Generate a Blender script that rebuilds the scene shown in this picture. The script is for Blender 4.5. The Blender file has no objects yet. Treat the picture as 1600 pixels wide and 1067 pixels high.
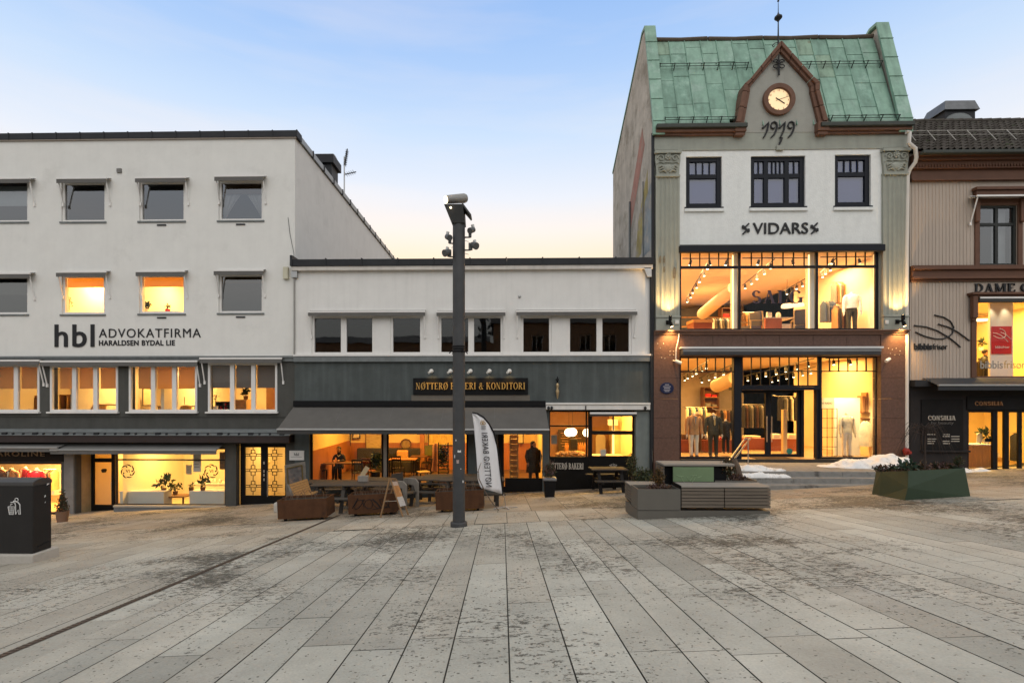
import bpy, bmesh, math, random
from mathutils import Vector, Matrix
random.seed(7)
SC = bpy.context.scene
C = SC.collection
rad = math.radians

# ---------------------------------------------------------------- camera
# the photograph is 1600 wide: focal length 800 px, level camera turned 1.2 degrees, lens shifted up
F, CX, CY, TH, EYE = 800.0, 768.0, 620.0, rad(1.2), 1.6
cam = bpy.data.cameras.new('camera')
cam.sensor_width = 36.0
cam.lens = 18.0
cam.shift_x = (800 - CX) / 1600
cam.shift_y = (CY - 533.5) / 1600
cam.clip_end = 2000
camo = bpy.data.objects.new('camera', cam)
C.objects.link(camo)
camo.location = (0, 0, EYE)
camo.rotation_euler = (rad(90), 0, TH)
SC.camera = camo

# ---------------------------------------------------------------- sky
w = bpy.data.worlds.new('World')
SC.world = w
w.use_nodes = True
nt = w.node_tree
nt.nodes.clear()
wo = nt.nodes.new('ShaderNodeOutputWorld')
bg = nt.nodes.new('ShaderNodeBackground')
sky = nt.nodes.new('ShaderNodeTexSky')
sky.sky_type = 'NISHITA'
sky.sun_disc = False
sky.sun_elevation = rad(2.0)
sky.sun_rotation = rad(-8)
sky.dust_density = 0.6
sky.ozone_density = 2.0
tc = nt.nodes.new('ShaderNodeTexCoord')
sep = nt.nodes.new('ShaderNodeSeparateXYZ')
nt.links.new(tc.outputs['Generated'], sep.inputs[0])
ramp = nt.nodes.new('ShaderNodeValToRGB')
el = ramp.color_ramp.elements
# dusk: peach near the horizon, pale in the middle, blue above
stops = [(0.0, (.90, .58, .32)), (.20, (.98, .72, .46)), (.255, (1.0, .80, .58)), (.305, (.93, .84, .77)), (.36, (.79, .82, .89)),
         (.455, (.57, .71, .91)), (.54, (.40, .58, .89)), (.62, (.30, .49, .85)), (.72, (.66, .70, .76)), (1.0, (.92, .89, .83))]  # the zenith, out of view, is paled and warmed to brighten the ground
el[0].position, el[0].color = stops[0][0], (*stops[0][1], 1)
el[1].position, el[1].color = stops[-1][0], (*stops[-1][1], 1)
for p_, c_ in stops[1:-1]:
    e_ = el.new(p_)
    e_.color = (*c_, 1)
nt.links.new(sep.outputs[2], ramp.inputs[0])
# thin cloud veils low in the sky
mp = nt.nodes.new('ShaderNodeMapping')
mp.inputs['Scale'].default_value = (1.2, 1.2, 9)
nt.links.new(tc.outputs['Generated'], mp.inputs[0])
cn = nt.nodes.new('ShaderNodeTexNoise')
cn.inputs['Scale'].default_value = 2.2
cn.inputs['Detail'].default_value = 5
nt.links.new(mp.outputs[0], cn.inputs[0])
cr = nt.nodes.new('ShaderNodeMapRange')
cr.inputs[1].default_value, cr.inputs[2].default_value, cr.inputs[4].default_value = .47, .76, .20
nt.links.new(cn.outputs[0], cr.inputs[0])
cm = nt.nodes.new('ShaderNodeMix')
cm.data_type = 'RGBA'
cm.inputs[7].default_value = (1.0, .86, .76, 1)
nt.links.new(cr.outputs[0], cm.inputs[0])
# away from the sunset the low sky is cooler
rb_ = nt.nodes.new('ShaderNodeValToRGB')
eb = rb_.color_ramp.elements
eb[0].position, eb[0].color = 0.0, (.47, .47, .44, 1)
eb[1].position, eb[1].color = 1.0, (.92, .89, .83, 1)
for p_, c_ in ((.22, (.68, .68, .68)), (.45, (.60, .69, .84)), (.7, (.78, .77, .75))):
    e_ = eb.new(p_)
    e_.color = (*c_, 1)
nt.links.new(sep.outputs[2], rb_.inputs[0])
az = nt.nodes.new('ShaderNodeMapRange')
az.inputs[1].default_value, az.inputs[2].default_value = -.45, .35
nt.links.new(sep.outputs[1], az.inputs[0])
am = nt.nodes.new('ShaderNodeMix')
am.data_type = 'RGBA'
nt.links.new(az.outputs[0], am.inputs[0])
nt.links.new(rb_.outputs[0], am.inputs[6])
nt.links.new(ramp.outputs[0], am.inputs[7])
nt.links.new(am.outputs[2], cm.inputs[6])
sm = nt.nodes.new('ShaderNodeMix')          # the physical sky added to the dusk gradient
sm.data_type = 'RGBA'
sm.blend_type = 'ADD'
sm.inputs[0].default_value = 0.03
nt.links.new(cm.outputs[2], sm.inputs[6])
nt.links.new(sky.outputs[0], sm.inputs[7])
nt.links.new(sm.outputs[2], bg.inputs[0])
bg.inputs[1].default_value = 1.0
nt.links.new(bg.outputs[0], wo.inputs[0])

# ---------------------------------------------------------------- the last, very soft daylight
sl = bpy.data.lights.new('sun', 'SUN')
sl.energy = 0.75
sl.angle = rad(60)
sl.color = (1.0, .93, .84)
so = bpy.data.objects.new('sun', sl)
C.objects.link(so)
so.rotation_euler = (rad(52), 0, rad(14))

SC.view_settings.view_transform = 'Standard'
SC.view_settings.look = 'None'
SC.view_settings.exposure = 0.08
SC.view_settings.gamma = 1
SC.view_settings.use_curve_mapping = False
SC.cycles.max_bounces = 8
SC.cycles.diffuse_bounces = 4
SC.cycles.transparent_max_bounces = 12
SC.cycles.sample_clamp_indirect = 6
SC.cycles.caustics_reflective = False
SC.cycles.caustics_refractive = False

# ---------------------------------------------------------------- pixels of the photograph -> metres
ct, st = math.cos(TH), math.sin(TH)
def at(u, v, Y):
    a = (u - CX) / F
    dx, dy, dz = a * ct - st, a * st + ct, (CY - v) / F
    t = Y / dy
    return Vector((dx * t, Y, EYE + dz * t))
def X(u, Y): return at(u, 0, Y).x
def Z(v, Y, u=785): return at(u, v, Y).z
def R(u0, v0, u1, v1, Y):
    um = (u0 + u1) / 2
    return X(u0, Y), X(u1, Y), Z(v1, Y, um), Z(v0, Y, um)
def gz(x, y): return .052 * x - .098 * y

# ---------------------------------------------------------------- object book-keeping
WL = {}
def tag(o, label=None, cat=None, group=None, kind=None):
    if label: o['label'] = label
    if cat: o['category'] = cat
    if group: o['group'] = group
    if kind: o['kind'] = kind
    return o
def thing(name, label, cat, loc=(0, 0, 0), group=None):
    o = bpy.data.objects.new(name, None)
    C.objects.link(o)
    o.location = loc
    o.empty_display_size = .2
    WL[o] = Vector(loc)
    return tag(o, label, cat, group)
def place(o, loc, rz=0):
    o.location = loc
    o.rotation_euler = (0, 0, rz)
    return o
def copy_tree(o, loc=None, rz=None, label=None, parent=None, scale=None):
    c = o.copy()
    C.objects.link(c)
    if parent: c.parent = parent
    for ch in list(o.children): copy_tree(ch, parent=c)
    if loc is not None: c.location = loc
    if rz is not None: c.rotation_euler = (0, 0, rz)
    if label: c['label'] = label
    if scale: c.scale = scale
    return c

class MB:
    def __init__(s):
        s.v, s.f, s.m, s.cur = [], [], [], 0
    def add(s, vs, fs):
        n = len(s.v)
        s.v += [Vector(p) for p in vs]
        for f in fs:
            s.f.append([i + n for i in f])
            s.m.append(s.cur)
        return s
    def box(s, x0, x1, y0, y1, z0, z1):
        x0, x1 = min(x0, x1), max(x0, x1); y0, y1 = min(y0, y1), max(y0, y1); z0, z1 = min(z0, z1), max(z0, z1)
        return s.add([(x0, y0, z0), (x1, y0, z0), (x1, y1, z0), (x0, y1, z0), (x0, y0, z1), (x1, y0, z1), (x1, y1, z1), (x0, y1, z1)],
                     [(0, 3, 2, 1), (4, 5, 6, 7), (0, 1, 5, 4), (1, 2, 6, 5), (2, 3, 7, 6), (3, 0, 4, 7)])
    def bar(s, p, q, wd, ht, up=(0, 0, 1)):
        p, q = Vector(p), Vector(q)
        d = (q - p).normalized()
        up = Vector(up)
        if abs(d.dot(up)) > .98: up = Vector((0, 1, 0))
        a = d.cross(up).normalized() * wd / 2
        b = a.cross(d).normalized() * ht / 2
        return s.add([p - a - b, p + a - b, p + a + b, p - a + b, q - a - b, q + a - b, q + a + b, q - a + b],
                     [(0, 3, 2, 1), (4, 5, 6, 7), (0, 1, 5, 4), (1, 2, 6, 5), (2, 3, 7, 6), (3, 0, 4, 7)])
    def tube(s, pts, r, n=8):
        pts = [Vector(p) for p in pts]
        rs = r if isinstance(r, (list, tuple)) else [r] * len(pts)
        rings, prev = [], None
        for i, p in enumerate(pts):
            d = (pts[min(i + 1, len(pts) - 1)] - pts[max(i - 1, 0)])
            if d.length < 1e-9: d = Vector((0, 0, 1))
            d.normalize()
            if prev is None:
                up = Vector((0, 0, 1)) if abs(d.z) < .9 else Vector((1, 0, 0))
                a = d.cross(up).normalized()
            else:
                a = (prev - d * prev.dot(d)).normalized()
            prev = a
            b = d.cross(a)
            rings.append([p + (a * math.cos(6.28318 * k / n) + b * math.sin(6.28318 * k / n)) * rs[i] for k in range(n)])
        return s.loft(rings)
    def loft(s, rings, cap=True):
        n = len(rings[0])
        vs = [p for r_ in rings for p in r_]
        fs = []
        for i in range(len(rings) - 1):
            for k in range(n):
                fs.append((i * n + k, i * n + (k + 1) % n, (i + 1) * n + (k + 1) % n, (i + 1) * n + k))
        if cap:
            fs.append(tuple(range(n - 1, -1, -1)))
            fs.append(tuple((len(rings) - 1) * n + k for k in range(n)))
        return s.add(vs, fs)
    def lathe(s, c, prof, n=16):
        c = Vector(c)
        return s.loft([[c + Vector((r * math.cos(6.28318 * k / n), r * math.sin(6.28318 * k / n), z)) for k in range(n)] for r, z in prof])
    def oval(s, secs, n=12):       # secs: (cx, cy, cz, rx, ry)
        return s.loft([[Vector((a + rx * math.cos(6.28318 * k / n), b + ry * math.sin(6.28318 * k / n), c)) for k in range(n)] for a, b, c, rx, ry in secs])
    def ball(s, c, rx, ry=None, rz=None, n=12, m=8):
        ry = rx if ry is None else ry
        rz = rx if rz is None else rz
        c = Vector(c)
        rings = []
        for j in range(m + 1):
            t = -math.pi / 2 + math.pi * (j * .98 + .01 * m) / m
            rings.append([c + Vector((rx * math.cos(t) * math.cos(6.28318 * k / n), ry * math.cos(t) * math.sin(6.28318 * k / n), rz * math.sin(t))) for k in range(n)])
        return s.loft(rings)
    def prism(s, poly, y0, y1):    # poly: (x, z) outline, extruded along y
        n = len(poly)
        vs = [(x, y0, z) for x, z in poly] + [(x, y1, z) for x, z in poly]
        fs = [tuple(range(n)), tuple(range(2 * n - 1, n - 1, -1))] + [(i, (i + 1) % n, n + (i + 1) % n, n + i) for i in range(n)]
        return s.add(vs, fs)
    def prismx(s, poly, x0, x1):   # poly: (y, z) outline, extruded along x
        n = len(poly)
        vs = [(x0, y, z) for y, z in poly] + [(x1, y, z) for y, z in poly]
        fs = [tuple(range(n)), tuple(range(2 * n - 1, n - 1, -1))] + [(i, (i + 1) % n, n + (i + 1) % n, n + i) for i in range(n)]
        return s.add(vs, fs)
    def prismz(s, poly, z0, z1):
        n = len(poly)
        vs = [(x, y, z0) for x, y in poly] + [(x, y, z1) for x, y in poly]
        fs = [tuple(range(n)), tuple(range(2 * n - 1, n - 1, -1))] + [(i, (i + 1) % n, n + (i + 1) % n, n + i) for i in range(n)]
        return s.add(vs, fs)
    def quad(s, *ps): return s.add(ps, [tuple(range(len(ps)))])
    def wall(s, x0, x1, z0, z1, y0, y1, holes=()):   # a wall standing in x, z with rectangular openings (x0, x1, z0, z1)
        xs = sorted({x0, x1, *[h[0] for h in holes], *[h[1] for h in holes]})
        zs = sorted({z0, z1, *[h[2] for h in holes], *[h[3] for h in holes]})
        xs = [x for x in xs if x0 <= x <= x1]; zs = [z for z in zs if z0 <= z <= z1]
        def solid(i, j):
            if i < 0 or j < 0 or i >= len(xs) - 1 or j >= len(zs) - 1: return False
            cx, cz = (xs[i] + xs[i + 1]) / 2, (zs[j] + zs[j + 1]) / 2
            return not any(h[0] < cx < h[1] and h[2] < cz < h[3] for h in holes)
        ids = {}
        vs, fs = [], []
        def V(i, j, k):
            key = (i, j, k)
            if key not in ids:
                ids[key] = len(vs)
                vs.append((xs[i], (y0, y1)[k], zs[j]))
            return ids[key]
        for i in range(len(xs) - 1):
            for j in range(len(zs) - 1):
                if not solid(i, j): continue
                fs.append((V(i, j, 0), V(i + 1, j, 0), V(i + 1, j + 1, 0), V(i, j + 1, 0)))
                fs.append((V(i, j, 1), V(i, j + 1, 1), V(i + 1, j + 1, 1), V(i + 1, j, 1)))
                if not solid(i - 1, j): fs.append((V(i, j, 0), V(i, j + 1, 0), V(i, j + 1, 1), V(i, j, 1)))
                if not solid(i + 1, j): fs.append((V(i + 1, j, 0), V(i + 1, j, 1), V(i + 1, j + 1, 1), V(i + 1, j + 1, 0)))
                if not solid(i, j - 1): fs.append((V(i, j, 0), V(i, j, 1), V(i + 1, j, 1), V(i + 1, j, 0)))
                if not solid(i, j + 1): fs.append((V(i, j + 1, 0), V(i + 1, j + 1, 0), V(i + 1, j + 1, 1), V(i, j + 1, 1)))
        return s.add(vs, fs)
    def turn(s, rz=0, loc=(0, 0, 0), start=0):
        M = Matrix.Rotation(rz, 3, 'Z')
        l = Vector(loc)
        s.v[start:] = [M @ p + l for p in s.v[start:]]
        return s
    def build(s, name, mat, parent=None, bevel=0, smooth=False, fix=True):
        me = bpy.data.meshes.new(name)
        if parent is not None: off = WL[parent]
        else:
            xs = [p.x for p in s.v]; ys = [p.y for p in s.v]; zs = [p.z for p in s.v]
            off = Vector(((min(xs) + max(xs)) / 2, (min(ys) + max(ys)) / 2, min(zs)))
        me.from_pydata([tuple(p - off) for p in s.v], [], s.f)
        mats = mat if isinstance(mat, (list, tuple)) else [mat]
        for m_ in mats: me.materials.append(m_)
        if len(mats) > 1: me.polygons.foreach_set('material_index', s.m)
        if fix:
            b = bmesh.new(); b.from_mesh(me)
            bmesh.ops.recalc_face_normals(b, faces=b.faces)
            b.to_mesh(me); b.free()
        if smooth:
            me.shade_smooth()
            me.set_sharp_from_angle(angle=rad(38))
        me.update()
        o = bpy.data.objects.new(name, me)
        C.objects.link(o)
        if parent is not None:
            o.parent = parent
            WL[o] = WL[parent].copy()
        else:
            o.location = off
            WL[o] = off
        if bevel:
            md = o.modifiers.new('bevel', 'BEVEL')
            md.width = bevel; md.segments = 2; md.limit_method = 'ANGLE'; md.angle_limit = rad(40)
        return o

# ---------------------------------------------------------------- materials
MATS = {}
def pm(name, col, rough=.7, var=.12, scale=3.0, bump=0.0, bscale=60.0, metal=0.0, streak=0.0, spec=.35, stretch=None, col2=None, patch=0.0, pscale=1.0):
    """procedural surface: base colour varied by noise, optional rain streaks, patches of a second colour, fine bump"""
    if name in MATS: return MATS[name]
    m = bpy.data.materials.new(name)
    m.use_nodes = True
    t = m.node_tree
    N, L = t.nodes, t.links
    b = N['Principled BSDF']
    b.inputs['Roughness'].default_value = rough
    b.inputs['Metallic'].default_value = metal
    b.inputs['Specular IOR Level'].default_value = spec
    tcn = N.new('ShaderNodeTexCoord')
    src = tcn.outputs['Object']
    if stretch:
        mpn = N.new('ShaderNodeMapping')
        mpn.inputs['Scale'].default_value = stretch
        L.new(src, mpn.inputs[0])
        src = mpn.outputs[0]
    n1 = N.new('ShaderNodeTexNoise')
    n1.inputs['Scale'].default_value = scale
    n1.inputs['Detail'].default_value = 6
    n1.inputs['Roughness'].default_value = .65
    L.new(src, n1.inputs[0])
    mr = N.new('ShaderNodeMapRange')
    mr.inputs[1].default_value, mr.inputs[2].default_value = .25, .75
    mr.inputs[3].default_value, mr.inputs[4].default_value = 1 - var, 1 + var
    L.new(n1.outputs[0], mr.inputs[0])
    val = mr.outputs[0]
    if streak:
        mp2 = N.new('ShaderNodeMapping')
        mp2.inputs['Scale'].default_value = (2.2, 2.2, .16)
        L.new(tcn.outputs['Object'], mp2.inputs[0])
        n2 = N.new('ShaderNodeTexNoise')
        n2.inputs['Scale'].default_value = 2.5
        n2.inputs['Detail'].default_value = 5
        L.new(mp2.outputs[0], n2.inputs[0])
        m2 = N.new('ShaderNodeMapRange')
        m2.inputs[1].default_value, m2.inputs[2].default_value = .45, .78
        m2.inputs[3].default_value, m2.inputs[4].default_value = 1, 1 - streak
        L.new(n2.outputs[0], m2.inputs[0])
        mu = N.new('ShaderNodeMath'); mu.operation = 'MULTIPLY'
        L.new(val, mu.inputs[0]); L.new(m2.outputs[0], mu.inputs[1])
        val = mu.outputs[0]
    base = None
    if col2 is not None:
        n3 = N.new('ShaderNodeTexNoise')
        n3.inputs['Scale'].default_value = pscale
        n3.inputs['Detail'].default_value = 8
        n3.inputs['Roughness'].default_value = .7
        L.new(src, n3.inputs[0])
        m3 = N.new('ShaderNodeMapRange')
        m3.inputs[1].default_value, m3.inputs[2].default_value = .62 - patch, .70 - patch * .6
        L.new(n3.outputs[0], m3.inputs[0])
        mx = N.new('ShaderNodeMix'); mx.data_type = 'RGBA'
        mx.inputs[6].default_value = (*col, 1); mx.inputs[7].default_value = (*col2, 1)
        L.new(m3.outputs[0], mx.inputs[0])
        base = mx.outputs[2]
    vm = N.new('ShaderNodeVectorMath'); vm.operation = 'SCALE'
    if base is None: vm.inputs[0].default_value = col
    else: L.new(base, vm.inputs[0])
    L.new(val, vm.inputs['Scale'])
    L.new(vm.outputs[0], b.inputs['Base Color'])
    if bump:
        nb = N.new('ShaderNodeTexNoise')
        nb.inputs['Scale'].default_value = bscale
        nb.inputs['Detail'].default_value = 4
        L.new(src, nb.inputs[0])
        bp = N.new('ShaderNodeBump')
        bp.inputs['Strength'].default_value = bump
        bp.inputs['Distance'].default_value = .02
        L.new(nb.outputs[0], bp.inputs['Height'])
        L.new(bp.outputs[0], b.inputs['Normal'])
    MATS[name] = m
    return m
def em(name, col, strength):
    if name in MATS: return MATS[name]
    m = bpy.data.materials.new(name)
    m.use_nodes = True
    b = m.node_tree.nodes['Principled BSDF']
    b.inputs['Base Color'].default_value = (*[c * .5 for c in col], 1)
    b.inputs['Emission Color'].default_value = (*col, 1)
    b.inputs['Emission Strength'].default_value = strength
    MATS[name] = m
    return m
def glass(name, refl=1.0, tint=(.96, .97, .96)):
    if name in MATS: return MATS[name]
    m = bpy.data.materials.new(name)
    m.use_nodes = True
    t = m.node_tree
    N, L = t.nodes, t.links
    N.remove(N['Principled BSDF'])
    out = N['Material Output']
    fr = N.new('ShaderNodeLayerWeight')
    fr.inputs['Blend'].default_value = .12
    mu = N.new('ShaderNodeMath'); mu.operation = 'MULTIPLY_ADD'; mu.use_clamp = True
    mu.inputs[1].default_value = .9 * refl; mu.inputs[2].default_value = .03 * refl
    L.new(fr.outputs['Fresnel'], mu.inputs[0])
    tr = N.new('ShaderNodeBsdfTransparent'); tr.inputs[0].default_value = (*tint, 1)
    gl = N.new('ShaderNodeBsdfGlossy'); gl.inputs['Roughness'].default_value = .015
    nb = N.new('ShaderNodeTexNoise'); nb.inputs['Scale'].default_value = 1.3
    tcn = N.new('ShaderNodeTexCoord'); L.new(tcn.outputs['Object'], nb.inputs[0])
    bp = N.new('ShaderNodeBump'); bp.inputs['Strength'].default_value = .03; bp.inputs['Distance'].default_value = .05
    L.new(nb.outputs[0], bp.inputs['Height']); L.new(bp.outputs[0], gl.inputs['Normal'])
    mx = N.new('ShaderNodeMixShader')
    L.new(mu.outputs[0], mx.inputs[0]); L.new(tr.outputs[0], mx.inputs[1]); L.new(gl.outputs[0], mx.inputs[2])
    L.new(mx.outputs[0], out.inputs[0])
    MATS[name] = m
    return m
def cloth_translucent(name, col, fac=.5):
    if name in MATS: return MATS[name]
    m = bpy.data.materials.new(name)
    m.use_nodes = True
    t = m.node_tree
    N, L = t.nodes, t.links
    N.remove(N['Principled BSDF'])
    d = N.new('ShaderNodeBsdfDiffuse'); d.inputs[0].default_value = (*col, 1)
    tl = N.new('ShaderNodeBsdfTranslucent'); tl.inputs[0].default_value = (*col, 1)
    wv = N.new('ShaderNodeTexNoise'); wv.inputs['Scale'].default_value = 8
    tcn = N.new('ShaderNodeTexCoord'); L.new(tcn.outputs['Object'], wv.inputs[0])
    mr = N.new('ShaderNodeMapRange'); mr.inputs[3].default_value = fac - .1; mr.inputs[4].default_value = fac + .1
    L.new(wv.outputs[0], mr.inputs[0])
    mx = N.new('ShaderNodeMixShader')
    L.new(mr.outputs[0], mx.inputs[0]); L.new(d.outputs[0], mx.inputs[1]); L.new(tl.outputs[0], mx.inputs[2])
    L.new(mx.outputs[0], N['Material Output'].inputs[0])
    MATS[name] = m
    return m

WHITE_PLASTER = pm('white_plaster', (.745, .735, .70), .9, .05, 1.6, .18, 55, streak=.03, col2=(.69, .68, .645), patch=.06, pscale=.7)
WHITE_PLASTER_B = pm('white_plaster_bakery', (.735, .72, .69), .9, .05, 1.9, .12, 70, streak=.07)
WHITE_ROUGH = pm('white_rough_plaster', (.79, .80, .775), .95, .06, 6, .55, 26, streak=.05)
GREY_PLASTER = pm('grey_plaster', (.078, .078, .071), .9, .14, 2.2, .15, 60, streak=.16)
GREY_PLASTER_B = pm('blue_grey_plaster', (.074, .085, .083), .9, .16, 2.0, .15, 60, streak=-.35)
SAGE = pm('sage_stone_paint', (.345, .355, .305), .85, .08, 3, .12, 50, streak=.14)
DARK_METAL = pm('dark_metal', (.024, .025, .028), .55, .2, 3, .05, 30, spec=.25)
BLACK = pm('black_paint', (.009, .009, .010), .5, .25, 4, spec=.14)
CHAR = pm('charcoal_fabric', (.115, .108, .099), .9, .12, 2.5, .12, 160)
CHAR2 = pm('dark_charcoal_fabric', (.055, .054, .052), .9, .12, 2.5, .12, 160)
GREY_FABRIC = pm('grey_awning_fabric', (.17, .165, .155), .9, .1, 2.5, .1, 160)
VALANCE = pm('grey_valance_fabric', (.13, .125, .118), .9, .12, 3, .1, 160)
WHITE_FRAME = pm('white_window_frame', (.74, .72, .69), .5, .05, 4)
WHITE_METAL = pm('white_metal', (.76, .74, .71), .4, .05, 4)
ALU = pm('weathered_aluminium', (.42, .42, .41), .4, .1, 6, metal=.7)
ZINC = pm('zinc_flashing', (.17, .185, .185), .6, .2, 4, .05, 20, streak=.15)
CONCRETE = pm('concrete_pier', (.20, .19, .18), .9, .2, 3, .25, 40, streak=.2)
STEEL = pm('brushed_steel', (.55, .52, .48), .3, .08, 6, metal=.9)
GLASS = glass('window_glass', 1.0)
GLASS_SHOP = glass('shop_glass', .95)
GLASS_BLUE = glass('coated_window_glass', 3.2, (.55, .62, .80))
GLASS_SKY = GLASS_REFL = glass('mirroring_window_glass', 3.2, (.8, .8, .8))
GLASS_SKY = glass('sky_reflecting_glass', 7.0, (.8, .82, .85))

# ---------------------------------------------------------------- shared builders
def window(par, x0, x1, z0, z1, Yf, mat=None, gl=None, fw=.06, vx=(), hz=(), depth=.08, bw=None, name='window', sill=None, sillm=None):
    mat = mat or WHITE_FRAME
    gl = gl or GLASS
    bw = bw or fw
    b = MB()
    b.box(x0, x0 + fw, Yf, Yf + depth, z0, z1).box(x1 - fw, x1, Yf, Yf + depth, z0, z1)
    b.box(x0 + fw, x1 - fw, Yf + .003, Yf + depth, z1 - fw, z1).box(x0 + fw, x1 - fw, Yf + .003, Yf + depth, z0, z0 + fw)
    for x in vx: b.box(x - bw / 2, x + bw / 2, Yf + .006, Yf + depth - .004, z0 + fw, z1 - fw)
    for i, h in enumerate(hz):
        z = h[0] if isinstance(h, tuple) else h
        xa, xb = (h[1], h[2]) if isinstance(h, tuple) else (x0 + fw, x1 - fw)
        b.box(xa, xb, Yf + .009, Yf + depth - .008, z - bw / 2, z + bw / 2)
    o = b.build(name, mat, par, bevel=.006)
    g = MB().quad((x0 + fw * .5, Yf + depth * .6, z0 + fw * .5), (x1 - fw * .5, Yf + depth * .6, z0 + fw * .5),
                  (x1 - fw * .5, Yf + depth * .6, z1 - fw * .5), (x0 + fw * .5, Yf + depth * .6, z1 - fw * .5))
    g.build('pane', gl, o, fix=False)
    if sill:
        MB().box(x0 - .05, x1 + .05, Yf - sill, Yf + .02, z0 - .06, z0 - .002).build('sill', sillm or ZINC, o, bevel=.006)
    return o
def room(par, x0, x1, y0, y1, z0, z1, wallm, floorm, ceilm, backm=None):
    b = MB()
    b.quad((x0, y1, z0), (x1, y1, z0), (x1, y1, z1), (x0, y1, z1)); b.cur = 1
    b.quad((x0, y0, z0), (x0, y1, z0), (x0, y1, z1), (x0, y0, z1))
    b.quad((x1, y0, z0), (x1, y1, z0), (x1, y1, z1), (x1, y0, z1)); b.cur = 2
    b.quad((x0, y0, z0), (x1, y0, z0), (x1, y1, z0), (x0, y1, z0)); b.cur = 3
    b.quad((x0, y0, z1), (x1, y0, z1), (x1, y1, z1), (x0, y1, z1))
    return b.build('room', [backm or wallm, wallm, floorm, ceilm], par, fix=False)
LN = [0]
KW = 2.7
def area(x, y, z, sx, sy, watts, col=(1, .62, .25), rot=(0, 0, 0)):
    LN[0] += 1
    l = bpy.data.lights.new('room_light', 'AREA')
    l.shape = 'RECTANGLE'; l.size = sx; l.size_y = sy; l.energy = watts * KW; l.color = (col[0], col[1] * .93, col[2] * .68)
    o = bpy.data.objects.new('room_light', l)
    C.objects.link(o)
    o.location = (x, y, z)
    o.rotation_euler = rot
    return o
def spot(x, y, z, tx, ty, tz, watts, col=(1, .7, .35), ang=60, size=.06, blend=.6):
    l = bpy.data.lights.new('spot_light', 'SPOT')
    l.energy = watts; l.color = col; l.spot_size = rad(ang); l.spot_blend = blend; l.shadow_soft_size = size
    o = bpy.data.objects.new('spot_light', l)
    C.objects.link(o)
    o.location = (x, y, z)
    o.rotation_euler = (Vector((tx, ty, tz)) - Vector((x, y, z))).to_track_quat('-Z', 'Y').to_euler()
    return o
def text_polys(body, bold=0.0, space=1.0):
    cu = bpy.data.curves.new('txt', 'FONT')
    cu.body = body
    cu.offset = bold
    cu.space_character = space
    cu.resolution_u = 4
    o = bpy.data.objects.new('txt', cu)
    C.objects.link(o)
    bpy.context.view_layer.update()
    me = bpy.data.meshes.new_from_object(o.evaluated_get(bpy.context.evaluated_depsgraph_get()))
    vs = [(p.co.x, p.co.y) for p in me.vertices]
    fs = [tuple(p.vertices) for p in me.polygons]
    bpy.data.objects.remove(o); bpy.data.curves.remove(cu); bpy.data.meshes.remove(me)
    return vs, fs
def text(name, body, mat, x0, x1, z0, z1, Y, par=None, ext=.015, bold=0.0, space=1.0, serif=False, mp_=None, keep=False):
    """lettering fitted to the box x0..x1, z0..z1 on the plane Y, standing ext proud of it; mp_ maps (x, z) elsewhere"""
    if serif: vs, fs = serif_polys(body)
    else: vs, fs = text_polys(body, bold, space)
    ax, bx = min(p[0] for p in vs), max(p[0] for p in vs)
    az, bz = min(p[1] for p in vs), max(p[1] for p in vs)
    P = [(x0 + (x - ax) / (bx - ax) * (x1 - x0), z0 + (z - az) / (bz - az) * (z1 - z0)) for x, z in vs]
    b = MB()
    n = len(P)
    mp_ = mp_ or (lambda x, z, d: (x, Y - d, z))
    edges = {}
    for f in fs:
        for i in range(len(f)):
            e = (f[i], f[(i + 1) % len(f)])
            edges[tuple(sorted(e))] = edges.get(tuple(sorted(e)), []) + [e]
    de = [0.0] * n
    if serif:                       # overlapping strokes stand a hair apart
        for i, f in enumerate(fs):
            for k in f: de[k] = i * .0005
    allv = [mp_(x, z, ext + de[i]) for i, (x, z) in enumerate(P)] + [mp_(x, z, -.002) for x, z in P]
    af = list(fs) + [(e[0][0], e[0][0] + n, e[0][1] + n, e[0][1]) for e in edges.values() if len(e) == 1]
    b.add(allv, af)
    return b.build(name, mat, par)
def rect_(a, b_, c, d): return [(a, c), (b_, c), (b_, d), (a, d)]
def slant(xa, za, xb, zb, w_): return [(xa - w_ / 2, za), (xa + w_ / 2, za), (xb + w_ / 2, zb), (xb - w_ / 2, zb)]
def bow(cx, cz, rx, rz, a0, a1, tk, tn, n=14):
    out = []
    for i in range(n):
        q = []
        for a in (rad(a0 + (a1 - a0) * i / n), rad(a0 + (a1 - a0) * (i + 1) / n)):
            th = tn + (tk - tn) * abs(math.cos(a))
            q.append(((cx + (rx) * math.cos(a), cz + rz * math.sin(a)), (cx + (rx - th) * math.cos(a), cz + (rz - th) * math.sin(a))))
        out.append([q[0][0], q[1][0], q[1][1], q[0][1]])
    return out
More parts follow.
